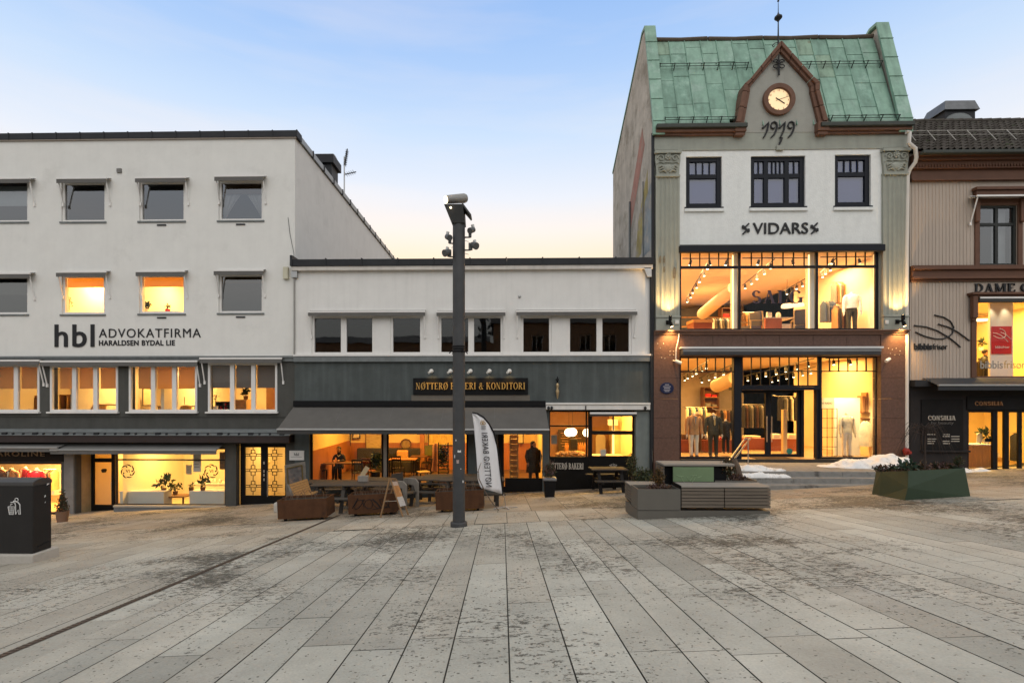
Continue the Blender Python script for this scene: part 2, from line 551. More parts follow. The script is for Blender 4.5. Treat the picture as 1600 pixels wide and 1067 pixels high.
def serif_glyph(ch):
    T, t, s = .17, .055, .07
    def stem(x, w_=T): return [rect_(x, x + w_, 0, 1), rect_(x - s, x + w_ + s, 0, .05), rect_(x - s, x + w_ + s, .95, 1)]
    if ch == ' ': return [], .35
    if ch == 'I': return stem(.08), .42
    if ch == 'N': return stem(.1, t) + stem(.62, t) + [slant(.14, 1, .64, 0, T)], .88
    if ch in 'OØ':
        g = bow(.4, .5, .4, .52, 0, 360, T, t, 28)
        if ch == 'Ø': g = g + [slant(.12, -.12, .68, 1.12, .06)]
        return g, .84
    if ch == 'T': return [rect_(.27, .27 + T, 0, 1), rect_(.2, .51, 0, .05), rect_(0, .71, .94, 1), rect_(0, .05, .74, .95), rect_(.66, .71, .74, .95)], .73
    if ch == 'E': return stem(.08) + [rect_(.2, .62, .94, 1), rect_(.57, .62, .74, .95), rect_(.2, .5, .47, .53), rect_(.2, .65, 0, .06), rect_(.6, .65, .05, .26)], .72
    if ch == 'L': return stem(.08) + [rect_(.2, .62, 0, .06), rect_(.57, .62, .05, .28)], .68
    if ch == 'R': return stem(.08) + bow(.3, .74, .33, .26, -95, 95, T, t) + [slant(.36, .5, .64, 0, T * 1.05), rect_(.62, .76, 0, .05)], .8
    if ch == 'B': return stem(.08) + bow(.3, .75, .30, .25, -95, 95, T, t) + bow(.3, .26, .36, .26, -95, 95, T, t), .74
    if ch == 'D': return stem(.08) + bow(.3, .5, .46, .5, -95, 95, T, t, 18), .84
    if ch == 'A': return [slant(.1, 0, .38, 1.0, t), slant(.64, 0, .38, 1.0, T), rect_(.2, .55, .3, .35), rect_(0, .2, 0, .05), rect_(.5, .8, 0, .05)], .84
    if ch == 'K': return stem(.08) + [slant(.3, .45, .6, 1, t * 1.2), slant(.4, .62, .66, 0, T), rect_(.56, .8, 0, .05), rect_(.48, .72, .95, 1)], .84
    if ch == 'M': return stem(.1, t) + stem(.8) + [slant(.15, 1, .47, .05, T), slant(.82, 1, .47, .05, t)], 1.1
    if ch == 'S': return bow(.3, .74, .28, .27, 20, 270, T, t, 14) + bow(.3, .27, .29, .29, -160, 90, T, t, 14), .66
    if ch == 'G': return bow(.42, .5, .42, .52, 40, 330, T, t, 24) + [rect_(.64, .64 + T, .04, .45), rect_(.54, .9, .42, .47)], .92
    if ch == 'C': return bow(.42, .5, .42, .52, 40, 320, T, t, 24) + [rect_(.68, .73, .62, .92)], .8
    if ch == '&': return bow(.36, .76, .2, .24, 0, 360, T * .7, t, 18) + bow(.34, .26, .32, .28, 60, 330, T, t, 18) + [slant(.24, .64, .72, 0, T * .8), rect_(.58, .8, .5, .55)], .86
    return [rect_(0, .4, 0, 1)], .5
def serif_polys(body):
    vs, fs, x = [], [], 0
    for ch in body:
        g, wd = serif_glyph(ch)
        for poly in g:
            n = len(vs)
            vs += [(x + a, b_) for a, b_ in poly]
            fs.append(tuple(range(n, n + len(poly))))
        x += wd + .06
    return vs, fs
# ================================================================ ground
JOINT = pm('paving_joint', (.060, .055, .045), .95, .3, 8)
def paving_mat():
    m = bpy.data.materials.new('stone_paving')
    m.use_nodes = True
    t = m.node_tree
    N, L = t.nodes, t.links
    b = N['Principled BSDF']
    b.inputs['Roughness'].default_value = .75
    b.inputs['Specular IOR Level'].default_value = .3
    g = N.new('ShaderNodeNewGeometry')
    pos = g.outputs['Position']
    def noise(scale, detail=5, rough=.6, vec=None):
        n = N.new('ShaderNodeTexNoise')
        n.inputs['Scale'].default_value, n.inputs['Detail'].default_value, n.inputs['Roughness'].default_value = scale, detail, rough
        L.new(vec or pos, n.inputs[0])
        return n.outputs[0]
    def mrange(v, a, b_, c=0., d=1.):
        n = N.new('ShaderNodeMapRange')
        n.inputs[1].default_value, n.inputs[2].default_value, n.inputs[3].default_value, n.inputs[4].default_value = a, b_, c, d
        L.new(v, n.inputs[0])
        return n.outputs[0]
    def math_(op, a, b_):
        n = N.new('ShaderNodeMath'); n.operation = op
        for i, q in enumerate((a, b_)):
            if isinstance(q, (int, float)): n.inputs[i].default_value = q
            else: L.new(q, n.inputs[i])
        return n.outputs[0]
    at1 = N.new('ShaderNodeAttribute'); at1.attribute_name = 'tone'
    at2 = N.new('ShaderNodeAttribute'); at2.attribute_name = 'warm'
    cmx = N.new('ShaderNodeMix'); cmx.data_type = 'RGBA'
    cmx.inputs[6].default_value = (.425, .415, .36, 1)
    cmx.inputs[7].default_value = (.38, .30, .215, 1)
    L.new(at2.outputs['Fac'], cmx.inputs[0])
    cloud = mrange(noise(1.1, 6, .65), .3, .75, .80, 1.15)
    grain = mrange(noise(55, 3, .6), .3, .7, .90, 1.10)
    tone = math_('MULTIPLY', math_('MULTIPLY', at1.outputs['Fac'], cloud), grain)
    # dry salt bloom
    bloom = mrange(noise(.9, 8, .7), .56, .75, 0, .32)
    b2 = N.new('ShaderNodeMix'); b2.data_type = 'RGBA'
    b2.inputs[7].default_value = (.55, .545, .52, 1)
    L.new(bloom, b2.inputs[0]); L.new(cmx.outputs[2], b2.inputs[6])
    sc = N.new('ShaderNodeVectorMath'); sc.operation = 'SCALE'
    L.new(b2.outputs[2], sc.inputs[0]); L.new(tone, sc.inputs['Scale'])
    # strewn grit: drifts of dark chips, denser in patches, and lone chips everywhere
    dens = mrange(noise(.40, 5, .6), .40, .68, 0, 1)
    sy = N.new('ShaderNodeSeparateXYZ'); L.new(pos, sy.inputs[0])
    dens = math_('MULTIPLY', dens, mrange(sy.outputs[1], 4.3, 7.2, .60, 1.0))
    an = N.new('ShaderNodeVectorMath'); an.operation = 'MULTIPLY'
    an.inputs[1].default_value = (1, 1.9, 1)
    L.new(pos, an.inputs[0])
    drift = noise(8.5, 10, .82, an.outputs[0])
    d1 = mrange(math_('ADD', drift, math_('MULTIPLY', dens, .205)), .625, .648)
    vo = N.new('ShaderNodeTexVoronoi'); vo.inputs['Scale'].default_value = 22; vo.inputs['Randomness'].default_value = 1
    wob = N.new('ShaderNodeVectorMath'); wob.operation = 'MULTIPLY_ADD'
    wob.inputs[1].default_value = (.05, .05, .05)
    nc = N.new('ShaderNodeTexNoise'); nc.inputs['Scale'].default_value = 25; L.new(pos, nc.inputs[0])
    L.new(nc.outputs['Color'], wob.inputs[0]); L.new(pos, wob.inputs[2])
    L.new(wob.outputs[0], vo.inputs['Vector'])
    sp = N.new('ShaderNodeSeparateColor'); L.new(vo.outputs['Color'], sp.inputs[0])
    size = math_('MULTIPLY', sp.outputs[0], math_('ADD', math_('MULTIPLY', dens, .34), .31))
    chip = math_('LESS_THAN', vo.outputs['Distance'], math_('SUBTRACT', size, .06))
    grit = math_('MAXIMUM', math_('MULTIPLY', d1, .86), math_('MULTIPLY', chip, .75))
    gx = N.new('ShaderNodeMix'); gx.data_type = 'RGBA'
    gx.inputs[7].default_value = (.052, .047, .036, 1)
    L.new(grit, gx.inputs[0]); L.new(sc.outputs[0], gx.inputs[6])
    L.new(gx.outputs[2], b.inputs['Base Color'])
    bp = N.new('ShaderNodeBump'); bp.inputs['Strength'].default_value = .45; bp.inputs['Distance'].default_value = .012
    L.new(math_('ADD', noise(30, 5), math_('MULTIPLY', grit, .5)), bp.inputs['Height'])
    L.new(bp.outputs[0], b.inputs['Normal'])
    return m
PAVING = paving_mat()
def flat(x0, x1, y0, y1, dz=0.0): return [(x, y, gz(x, y) + dz) for x, y in ((x0, y0), (x1, y0), (x1, y1), (x0, y1))]
g = MB()
for i in range(-4, 4):
    for j in range(-3, 4):
        g.quad(*flat(i * 30, i * 30 + 30, j * 30, j * 30 + 30, -.012))
tag(g.build('ground', JOINT, fix=False), kind='structure')
def slabs(name, x0, x1, y0, y1, w0, w1, l0, l1, warm, gap, rnd):
    me_v, me_f, tone, wm = [], [], [], []
    x = x0
    while x < x1:
        wd = rnd.choice((w0, w1, (w0 + w1) / 2)) * rnd.uniform(.97, 1.03)
        y = y0 - rnd.uniform(0, l0)
        while y < y1:
            ln = rnd.uniform(l0, l1)
            a, b_ = max(y, y0), min(y + ln, y1)
            if b_ - a > .12:
                n = len(me_v)
                me_v += flat(x + gap, x + wd - gap, a + gap * .6, b_ - gap * .6, rnd.uniform(-.0012, .0012))
                me_f.append((n, n + 1, n + 2, n + 3))
                tone.append(rnd.uniform(.86, 1.10) * (rnd.choice((.9, 1.0, 1.0, 1.05))))
                wm.append(min(1, max(0, warm + rnd.uniform(-.14, .14))))
            y += ln
        x += wd
    me = bpy.data.meshes.new(name)
    me.from_pydata(me_v, [], me_f)
    for nm, vals in (('tone', tone), ('warm', wm)):
        a = me.attributes.new(nm, 'FLOAT', 'FACE')
        a.data.foreach_set('value', vals)
    me.materials.append(PAVING)
    o = bpy.data.objects.new(name, me)
    C.objects.link(o)
    return tag(o, kind='structure')
rnd = random.Random(3)
slabs('pavement', -4.30, 27, -8, 10.75, .33, .45, 1.1, 3.2, .06, .006, rnd)
slabs('pavement', -27, -4.42, -8, 10.75, .42, .62, 1.4, 3.6, .24, .0055, rnd)
slabs('pavement', -27, -4.42, 10.75, 12.6, .7, 1.0, .6, .95, .55, .006, rnd)
slabs('pavement', -4.30, 27, 10.75, 12.6, .6, .8, .9, .95, .40, .006, rnd)
slabs('pavement', -27, 27, 12.6, 18.6, .6, .85, .9, 1.5, .8, .006, rnd)
RUST = pm('rusty_drain', (.075, .050, .035), .9, .5, 30, .4, 60)
d = MB()
d.quad(*flat(-4.405, -4.315, -6, 13.6, .004))
DRN = d.build('drain_channel', RUST, fix=False)
tag(DRN, 'rusty slotted drain line running across the stone paving', 'drain')
d = MB()
for k in range(330):
    y = -5.9 + k * .06
    d.quad(*flat(-4.40, -4.32, y, y + .022, .008))
d.build('grate', pm('drain_bar', (.13, .10, .075), .8, .3, 30), DRN, fix=False)

# ================================================================ white office building on the left
YH = 17.8
xr = X(461, YH)
xl = -26.0
zr = Z(207, YH, 300)
hb = thing('office_building', 'white three storey office building with dark parapet and grey shop front', 'building', ((xr + xl) / 2, YH, -3.0))
z_led = Z(556, YH, 300)
upper = []
row3 = [(-58, 43.5, 281, 347), (-178, -110, 282, 347), (96, 164.5, 284, 346.5), (217.5, 288.5, 283, 345.5), (341.5, 411, 282, 344.5)]
row2 = [(-58, 43.5, 431, 491), (-178, -110, 432, 491), (96.5, 163.5, 430, 491), (217.5, 288.5, 429, 490), (341.5, 411, 428, 489)]
for r_ in row3 + row2: upper.append(R(r_[0], r_[1] if False else r_[2], r_[1], r_[3], YH))
wb = MB().wall(xl, xr, z_led, zr - .22, YH, YH + .3, upper)
wb.box(xr - .3, xr, YH + .303, 36, z_led, zr - .22)        # right hand gable wall
wb.box(xl, xr, 35.7, 36, -4, zr - .22)
wb.box(xl, xl + .3, YH + .303, 35.7, -4, zr - .22)
wb.build('wall', WHITE_PLASTER, hb)
MB().box(xl, xr - .01, YH + .1, 35.9, zr - .25, zr - .2).build('roof', DARK_METAL, hb)
pb = MB()                                                  # metal coping, jointed
nj = 22
for i in range(nj):
    a, b_ = xl + (xr + .1 - xl) * i / nj, xl + (xr + .1 - xl) * (i + 1) / nj
    pb.box(a + .004, b_ - .004, YH - .07, YH + .35, zr - .22, zr)
    pb.box(b_ - .03, b_ + .006, YH - .085, YH + .35, zr - .225, zr + .015)
pb.build('roof_coping', DARK_METAL, hb)
pb = MB()
for i in range(15):
    a, b_ = YH + .352 + 1.2 * i, YH + .352 + 1.2 * (i + 1)
    pb.box(xr - .35, xr + .075, a, b_ - .03, zr - .20, zr)
pb.build('roof_coping', pm('pale_coping', (.30, .31, .31), .45, .12, 3, metal=.4), hb)
pb = MB()
for i in range(15): pb.box(xr - .36, xr + .10, YH + .352 + 1.2 * (i + 1) - .05, YH + .352 + 1.2 * (i + 1), zr - .22, zr + .03)
pb.build('coping_joint', DARK_METAL, hb)
MB().box(xl, xr + .06, YH - .055, YH - .002, zr - .26, zr - .225).build('drip_edge', pm('brownish_trim', (.33, .28, .24), .8, .1), hb)
MB().box(*R(183.5, 264, 190.5, 270.5, YH)[:2], YH - .05, YH + .02, *R(183.5, 264, 190.5, 270.5, YH)[2:]).build('wall_vent', CONCRETE, hb, bevel=.006)

def slim_awning(par, x0, x1, z1, Yf, out=.27, drop=.19, arms=True, fabric=None, thick=.06):
    """narrow window awning: white front rail, fabric band, two white arms"""
    b = MB().box(x0, x1, Yf - out, Yf - out + .05, z1 - thick, z1)
    b.box(x0 + .02, x1 - .02, Yf - .05, Yf - .002, z1 + .0, z1 + .07)
    o = b.build('window_awning', WHITE_METAL, par, bevel=.006)
    f = MB().add([(x0 + .01, Yf - out + .01, z1 - thick), (x1 - .01, Yf - out + .01, z1 - thick), (x1 - .01, Yf - .03, z1 + .06), (x0 + .01, Yf - .03, z1 + .06),
                  (x0 + .01, Yf - out + .012, z1 - drop), (x1 - .01, Yf - out + .012, z1 - drop), (x1 - .01, Yf - out + .026, z1 - drop), (x0 + .01, Yf - out + .026, z1 - drop),
                  (x1 - .01, Yf - out + .026, z1 - thick - .01), (x0 + .01, Yf - out + .026, z1 - thick - .01), (x1 - .01, Yf - .03, z1 + .045), (x0 + .01, Yf - .03, z1 + .045)],
                 [(0, 1, 2, 3), (0, 4, 5, 1), (4, 7, 6, 5), (7, 9, 8, 6), (9, 11, 10, 8), (3, 2, 10, 11), (0, 3, 11, 9, 7, 4), (1, 5, 6, 8, 10, 2)])
    f.build('awning_fabric', fabric or VALANCE, o)
    if arms:
        for x in (x0 + .05, x1 - .05):
            a = MB()
            a.bar((x, Yf - out + .03, z1 - .03), (x, Yf - .03, z1 - .85), .03, .03)
            a.box(x - .03, x + .03, Yf - .05, Yf - .001, z1 - .92, z1 - .80)
            a.build('awning_arm', WHITE_METAL, o)
    return o
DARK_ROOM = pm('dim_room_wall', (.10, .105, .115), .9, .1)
DIM_ROOM = pm('dim_brown_room', (.16, .11, .08), .9, .1)
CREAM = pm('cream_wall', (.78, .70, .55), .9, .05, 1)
OAK = pm('oak_floor', (.30, .17, .08), .5, .25, 3, stretch=(1, 8, 1))
CEIL = pm('ceiling_paint', (.75, .72, .66), .9, .04)
blindw = pm('pale_blind', (.36, .40, .39), .9, .05)
sheer = cloth_translucent('sheer_curtain', (.55, .53, .50), .35)
for i, r_ in enumerate(row3 + row2):
    x0, x1, z0, z1 = R(r_[0], r_[2], r_[1], r_[3], YH)
    lit = i in (7, 8)
    o = window(hb, x0, x1, z0, z1, YH + .05, fw=.075, depth=.09, gl=GLASS if lit else GLASS_SKY, sill=.09, sillm=ZINC)
    bb = MB().box(x0 + .075, x1 - .075, YH + .16, YH + .18, z1 - (.30 if i in (2, 3, 9) else .4 if lit else .42), z1 - .06)
    if i in (2, 3): bb.build('roller_blind', BLACK, o)
    elif i == 4: bb.build('roller_blind', pm('brown_blind', (.10, .055, .02), .9, .1), o)
    elif i == 9: bb.build('roller_blind', pm('brown_blind', (.10, .055, .02), .9, .1), o)
    elif lit: bb.build('roller_blind', cloth_translucent('tan_blind', (.64, .44, .20), .72), o)
    if i in (0, 5):
        MB().box(x0 + .075, x1 - .075, YH + .16, YH + .18, z0 + (.62 if i == 0 else .72), z1 - .18).build('roller_blind', blindw if i == 0 else pm('olive_blind', (.05, .06, .045), .9), o)
    if i == 4:                                             # two tied-back net curtains
        for sgn in (-1, 1):
            c = MB()
            xm, hw = (x0 + x1) / 2, (x1 - x0) / 2 - .08
            rows = []
            for j in range(9):
                t = j / 8
                zz = z1 - .34 - t * (z1 - z0 - .42)
                rr = []
                for k in range(13):
                    q = k / 12
                    xin = hw * (.02 + .93 * t ** .8) if True else 0
                    xx = xm + sgn * (xin + (hw - xin) * q)
                    rr.append((xx, YH + .22 + .03 * math.sin(k * 2.4), zz))
                rows.append(rr)
            vs = [p for r2 in rows for p in r2]
            fs = [(j * 13 + k, j * 13 + k + 1, (j + 1) * 13 + k + 1, (j + 1) * 13 + k) for j in range(8) for k in range(12)]
            c.add(vs, fs).build('curtain', sheer, o, smooth=True, fix=False)
    aw = [(-66, 46, 277.5), (-186, -105, 277.5), (87, 166, 277), (210, 290, 276), (334, 412, 273.5), (-66, 46, 426), (-186, -105, 427), (86.5, 165, 423.5), (211, 288, 422.5), (333, 411, 421)][i]
    ya = YH - .27
    slim_awning(hb, X(aw[0], ya), X(aw[1], ya), Z(aw[2], ya, (aw[0] + aw[1]) / 2), YH)
    if i in (2, 3, 4, 8, 9):
        um = (r_[0] + r_[1]) / 2
        if i > 2: MB().box(X(um - 7, YH), X(um + 7, YH), YH - .03, YH + .01, Z(r_[3] + 7.5, YH, um), Z(r_[3] + 5.5, YH, um)).build('wall_vent', DARK_METAL, hb)
# upper rooms
def zf(v): return Z(v, YH, 300)
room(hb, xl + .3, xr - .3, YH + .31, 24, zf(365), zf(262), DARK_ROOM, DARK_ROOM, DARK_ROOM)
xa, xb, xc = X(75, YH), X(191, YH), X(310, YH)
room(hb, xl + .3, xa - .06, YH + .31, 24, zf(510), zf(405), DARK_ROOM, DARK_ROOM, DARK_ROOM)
room(hb, xa, xb - .05, YH + .31, 22.5, zf(510), zf(405), CREAM, OAK, CEIL)
room(hb, xb + .05, xc, YH + .31, 23, zf(510), zf(405), CREAM, OAK, CEIL)
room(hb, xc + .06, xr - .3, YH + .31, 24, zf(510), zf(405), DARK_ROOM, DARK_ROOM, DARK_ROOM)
area((xa + xb) / 2 - .6, 20, zf(408), 1.2, .5, 120)
area((xb + xc) / 2, 20.2, zf(408), 1.2, .5, 105)
# ledge between white and grey walls
lb = MB().box(xl, xr - .005, YH - .09, YH - .001, zf(559.5), zf(556.5)).box(xl, xr - .005, YH - .05, YH - .002, zf(565), zf(559.6))
lb.build('ledge', ZINC, hb, bevel=.006)
# first floor: dark grey with four strip windows
YG = YH + .02
win1 = [(-140, -62, 570, 643, (-114, -88)), (-43, 62.5, 570, 643, (-18, 25.5)), (79, 185, 571, 643, (116.5, 149.5)), (202, 308.5, 570, 643, (239.5, 272.5)), (325.5, 433.5, 567, 643, (363, 396))]
holes = [R(a, c, b_, d_, YG) for a, b_, c, d_, _ in win1]
GW = MB().wall(xl, xr - .003, zf(651.5), zf(556.5), YG, YG + .3, holes)
GW.build('wall', GREY_PLASTER, hb)
# shop floor openings
zt = zf(694)
h_kar = R(-150, 722, 96, 803, YG + .03)
h_ent = (X(117, YG), X(178, YG), -4.0, zf(700))
h_shop = R(178.5, 690, 352, 790, YG + .03)
h_shop = (h_shop[0] + .001, h_shop[1], h_shop[2], zf(700))
h_dbl = (X(368, YG), X(446, YG), -4.0, zf(693))
YS = YG + .03
MB().wall(xl, xr - .003, -4.0, zf(651.7), YS, YS + .25, [h_kar, h_ent, h_shop, h_dbl]).build('wall', GREY_PLASTER, hb)
for a, b_, c, d_, vx in win1:
    x0, x1, z0, z1 = R(a, c, b_, d_, YG)
    o = window(hb, x0, x1, z0, z1, YG - .03, fw=.075, depth=.10, vx=[X(q, YG) for q in vx], bw=.15, gl=GLASS, sill=.10, sillm=WHITE_METAL)
    f = MB()
    xs = [x0 + .075] + [X(q, YG) for q in vx] + [x1 - .075]
    for k in range(3): f.box(xs[k] + (.08 if k else .17 if a in (79, 202) else 0), xs[k + 1] - (.08 if k < 2 else 0), YG + .12, YG + .13, zf(607 if a < 300 else 606), z1)
    f.build('roller_blind', cloth_translucent('tan_blind', (.64, .44, .20), .72) if a < 300 else cloth_translucent('grey_blind', (.20, .17, .15), .2), o)
YA = YG - .28
for a, b_, c, dr in ((-230, -44, 562.5, .17), (-42, 60.5, 562, .19), (61.5, 308, 563.2, .19), (311, 440, 558.5, .19)):
    slim_awning(hb, X(a, YA), X(b_, YA), Z(c, YA, (a + b_) / 2), YG, out=.28, drop=dr, fabric=VALANCE)
room(hb, xl + .3, xr - .3, YG + .31, 23.5, zf(668), zf(561), CREAM, OAK, CEIL)
for q, p in ((-20, 60), (-16.45, 40), (-14.4, 60), (-11.6, 60), (-8.6, 60)): area(q, 20.6, zf(563.5), .9, .6, p)
# canopy over the shops
yc = YG - .42
cb = MB().box(xl, X(452, yc), yc, YS - .002, Z(691.5, yc, 300), Z(680.5, yc, 300))
cb.build('canopy', pm('canopy_fascia', (.035, .024, .022), .7, .15, 3), hb, bevel=.006)
cb = MB().add([(xl, yc - .03, Z(680, yc, 300)), (X(453, yc), yc - .03, Z(680, yc, 300)), (X(453, yc), YS - .003, Z(673.5, yc, 300) + .05), (xl, YS - .003, Z(673.5, yc, 300) + .05),
               (xl, yc - .03, Z(680.4, yc, 300)), (X(453, yc), yc - .03, Z(680.4, yc, 300)), (X(453, yc), YS - .003, Z(680.4, yc, 300)), (xl, YS - .003, Z(680.4, yc, 300))],
              [(0, 1, 2, 3), (4, 7, 6, 5), (0, 4, 5, 1), (0, 3, 7, 4), (1, 5, 6, 2)])
cb.build('canopy_roof', ZINC, hb)
sg = MB()
x = xl
k = 0
while x < X(440, yc):
    z = Z(680, yc, 300)
    if k % 3 == 0: sg.box(x, x + .16, yc - .01, yc + .06, z + .002, z + .10)
    else: sg.box(x, x + .05, yc - .01, yc + .05, z + .002, z + .07)
    x += .36
    k += 1
sg.box(xl, X(440, yc), yc + .01, yc + .03, z + .075, z + .095)
sg.build('snow_guard', DARK_METAL, hb)
# shop awnings
def shop_awning(par, x0, x1, Yw, zb, out, zf_, vd, fabric, valm, side=0.0, seams=0, rail=None):
    """slanted shop awning: sloping fabric from (Yw, zb) down to the front bar, valance of depth vd, side wedges closed by the fabric's thickness"""
    yf = Yw - out
    t = .02
    b = MB().add([(x0, Yw, zb), (x1, Yw, zb), (x1, yf, zf_), (x0, yf, zf_), (x0, Yw, zb - t), (x1, Yw, zb - t), (x1, yf, zf_ - t), (x0, yf, zf_ - t)],
                 [(0, 3, 2, 1), (4, 5, 6, 7), (0, 1, 5, 4), (1, 2, 6, 5), (2, 3, 7, 6), (3, 0, 4, 7)])
    o = b.build('awning', fabric, par)
    MB().box(x0, x1, yf - .012, yf + .012, zf_ - vd, zf_ - t - .012).build('valance', valm, o)
    MB().box(x0 - .01, x1 + .01, yf - .035, yf + .03, zf_ - .012 - t, zf_ + .022).build('front_bar', rail or ALU, o, bevel=.008)
    if seams:
        s_ = MB()
        for i in range(1, seams):
            xx = x0 + (x1 - x0) * i / seams
            s_.bar((xx, Yw - .01, zb + .002), (xx, yf + .02, zf_ + .004), .012, .004)
        s_.build('seam', pm('awning_seam', (.14, .135, .13), .9, .1), o)
    return o
ya = YS - .55
shop_awning(hb, X(-200, ya), X(91, ya), YS - .02, zf(690.8), .55, Z(698.8, ya, 40), .15, GREY_FABRIC, VALANCE)
shop_awning(hb, X(79, ya), X(338, ya), YS - .02, zf(692.2), .53, Z(702.6, ya, 210), .15, GREY_FABRIC, VALANCE)
# clothes shop at far left: fascia, window
MB().box(X(-150, YS), X(101, YS), YS - .06, YS - .002, zf(721.5), zf(702)).build('fascia', pm('fascia_brown', (.014, .009, .007), .6, .2, spec=.15), hb, bevel=.005)
o = window(hb, h_kar[0], h_kar[1], h_kar[2], h_kar[3], YS + .06, mat=pm('dark_bronze_frame', (.03, .017, .012), .5, .2), gl=GLASS_SHOP, fw=.07, vx=[X(-40, YS)])
CON = MB().box(X(101.5, YS), X(116.8, YS), YS - .05, YS - .001, -4, zf(700))
CON.build('pier', CONCRETE, hb, bevel=.01)
room(hb, xl + .3, X(101, YS), YS + .251, 21.5, zf(806), zf(716), CREAM, OAK, CEIL)
area(X(40, YS) - .4, 19.4, zf(717.5), 3.0, .8, 210)
# recessed shop entrance
yd = YS + .72
eb = MB().box(X(117, YS) - .12, X(117, YS) - .002, YS + .252, yd + .2, -4, zf(700))
eb.build('entrance_wall', pm('yellow_lit_reveal', (.42, .33, .18), .85, .2, 3, .2, 30, streak=.2), hb)  # yellow of the light from inside is put into the wall colour
xdl, xdr = X(142, yd), X(199, yd)
o = window(hb, xdl, xdl + (X(178, yd) - xdl), zf(808) - .2, zf(700) - .02, yd, mat=BLACK, gl=GLASS, fw=.10, hz=[Z(719, yd, 160)], name='door', bw=.14)
MB().box(X(145, yd), X(178, yd), yd - .012, yd + .05, zf(812), Z(788.5, yd, 160)).build('kick_panel', pm('black_door_panel', (.009, .008, .007), .6, .2, spec=.12), o)
MB().box(xdl - .02, X(178, yd) + .05, yd + .1, yd + .14, zf(806) - .3, zf(700)).build('screen', cloth_translucent('frosted_film', (.80, .66, .40), .6), o)
MB().lathe((X(163, yd), yd - .012, Z(736, yd, 163)), [(.001, -.001), (.06, -.04), (.09, .05), (.06, .09), (.001, .09)], 8).build('emblem', DARK_METAL, o)
MB().tube([(X(175.5, yd), yd - .06, Z(752, yd, 175)), (X(175.5, yd), yd - .06, Z(764, yd, 175))], .015).build('door_handle', STEEL, o)
# the shop window with its low sill
o = window(hb, h_shop[0] + .004, h_shop[1], h_shop[2], h_shop[3], YS + .05, mat=pm('dark_bronze_frame', (.03, .017, .012), .5, .2), gl=GLASS_SHOP, fw=.05, hz=[zf(719)], bw=.05)
MB().box(h_shop[0], h_shop[1] + .02, YS - .06, YS + .06, zf(792.5), zf(789.8)).build('sill', pm('pale_sill', (.42, .37, .30), .7, .1), o)
MB().box(h_shop[0], X(353, YS), YS - .025, YS - .001, -4, zf(792.6)).build('plinth', pm('grey_plinth', (.16, .165, .165), .9, .2, 3, .2, 40), hb)
MB().box(X(299, YS), X(308, YS), YS - .05, YS - .026, zf(799), zf(793.5)).build('wall_vent', BLACK, hb)
room(hb, X(117, YS), X(199, yd) + .1, yd + .15, 21.6, zf(806), zf(697), CREAM, OAK, CEIL)
area(X(165, YS), 20, zf(698.5), .6, .6, 30, (1, .60, .20))
room(hb, h_shop[0] + .12, X(358, YS), YS + .251, 21.6, zf(806), zf(697), CREAM, pm('light_floor', (.5, .42, .3), .5, .1), CEIL)
area(X(250, YS), 19.6, zf(698.5), 2.2, .8, 66, (1, .60, .20))
# double entrance door with its geometric grille
yd = YS + .30
o = window(hb, h_dbl[0], h_dbl[1], zf(797) - .2, zf(693), yd, mat=BLACK, gl=GLASS, fw=.16, vx=[X(412.5, yd)], hz=[Z(781, yd, 410)], bw=.24, name='door')
MB().box(h_dbl[0] + .16, h_dbl[1] - .16, yd - .006, yd + .05, zf(800), Z(774, yd, 410)).build('kick_panel', pm('black_door_panel', (.009, .008, .007), .6, .2, spec=.12), o)
gr = MB()
for (ua, ub) in ((383, 408.5), (417.5, 441.5)):
    um = (ua + ub) / 2
    def P(u, v): return (X(u, yd), yd - .012, Z(v, yd, um))
    def ln(u0, v0, u1, v1): gr.bar(P(u0, v0), P(u1, v1), .022, .022)
    for v0 in (710.5, 734.5, 759):
        for du, v, hh in ((2.9, v0 - 5, 2.7), (5, v0, 2.2), (3.2, v0 + 5, 2.9)):
            ln(um - du, v - hh, um + du, v - hh); ln(um - du, v + hh, um + du, v + hh); ln(um - du, v - hh, um - du, v + hh); ln(um + du, v - hh, um + du, v + hh)
        for dv in (-1.4, 1.6):
            ln(ua, v0 + dv, um - 5, v0 + dv); ln(um + 5, v0 + dv, ub, v0 + dv)
    for va, vb in ((696, 703), (718, 727), (742, 751), (767, 773)): ln(um, va, um, vb)
gr.build('door_grille', pm('grille_iron', (.03, .017, .008), .6, .2), o)
MB().tube([(X(419, yd), yd - .06, Z(735, yd, 412)), (X(419, yd), yd - .06, Z(775, yd, 412))], .014).build('door_handle', STEEL, o)
pl = MB()
for v in (722, 735, 741, 748): pl.box(X(411.6, yd), X(413.6, yd), yd - .012, yd - .001, Z(v + 3, yd, 412), Z(v - 1, yd, 412))
pl.build('door_bell', STEEL, o)
room(hb, X(362, YS), xr - .3, YS + .35, 21.5, zf(800), zf(690), CREAM, pm('light_floor', (.5, .42, .3), .5, .1), CEIL)
area(X(405, YS), 20, zf(691.5), .6, .6, 20, (1, .6, .2))
st_ = MB().bar((X(395, 20.5), 20.5, zf(790)), (X(420, 20.5), 20.5, zf(735)), .10, .16)
st_.build('stair_rail', pm('stair_rail_paint', (.7, .6, .4), .6), hb)
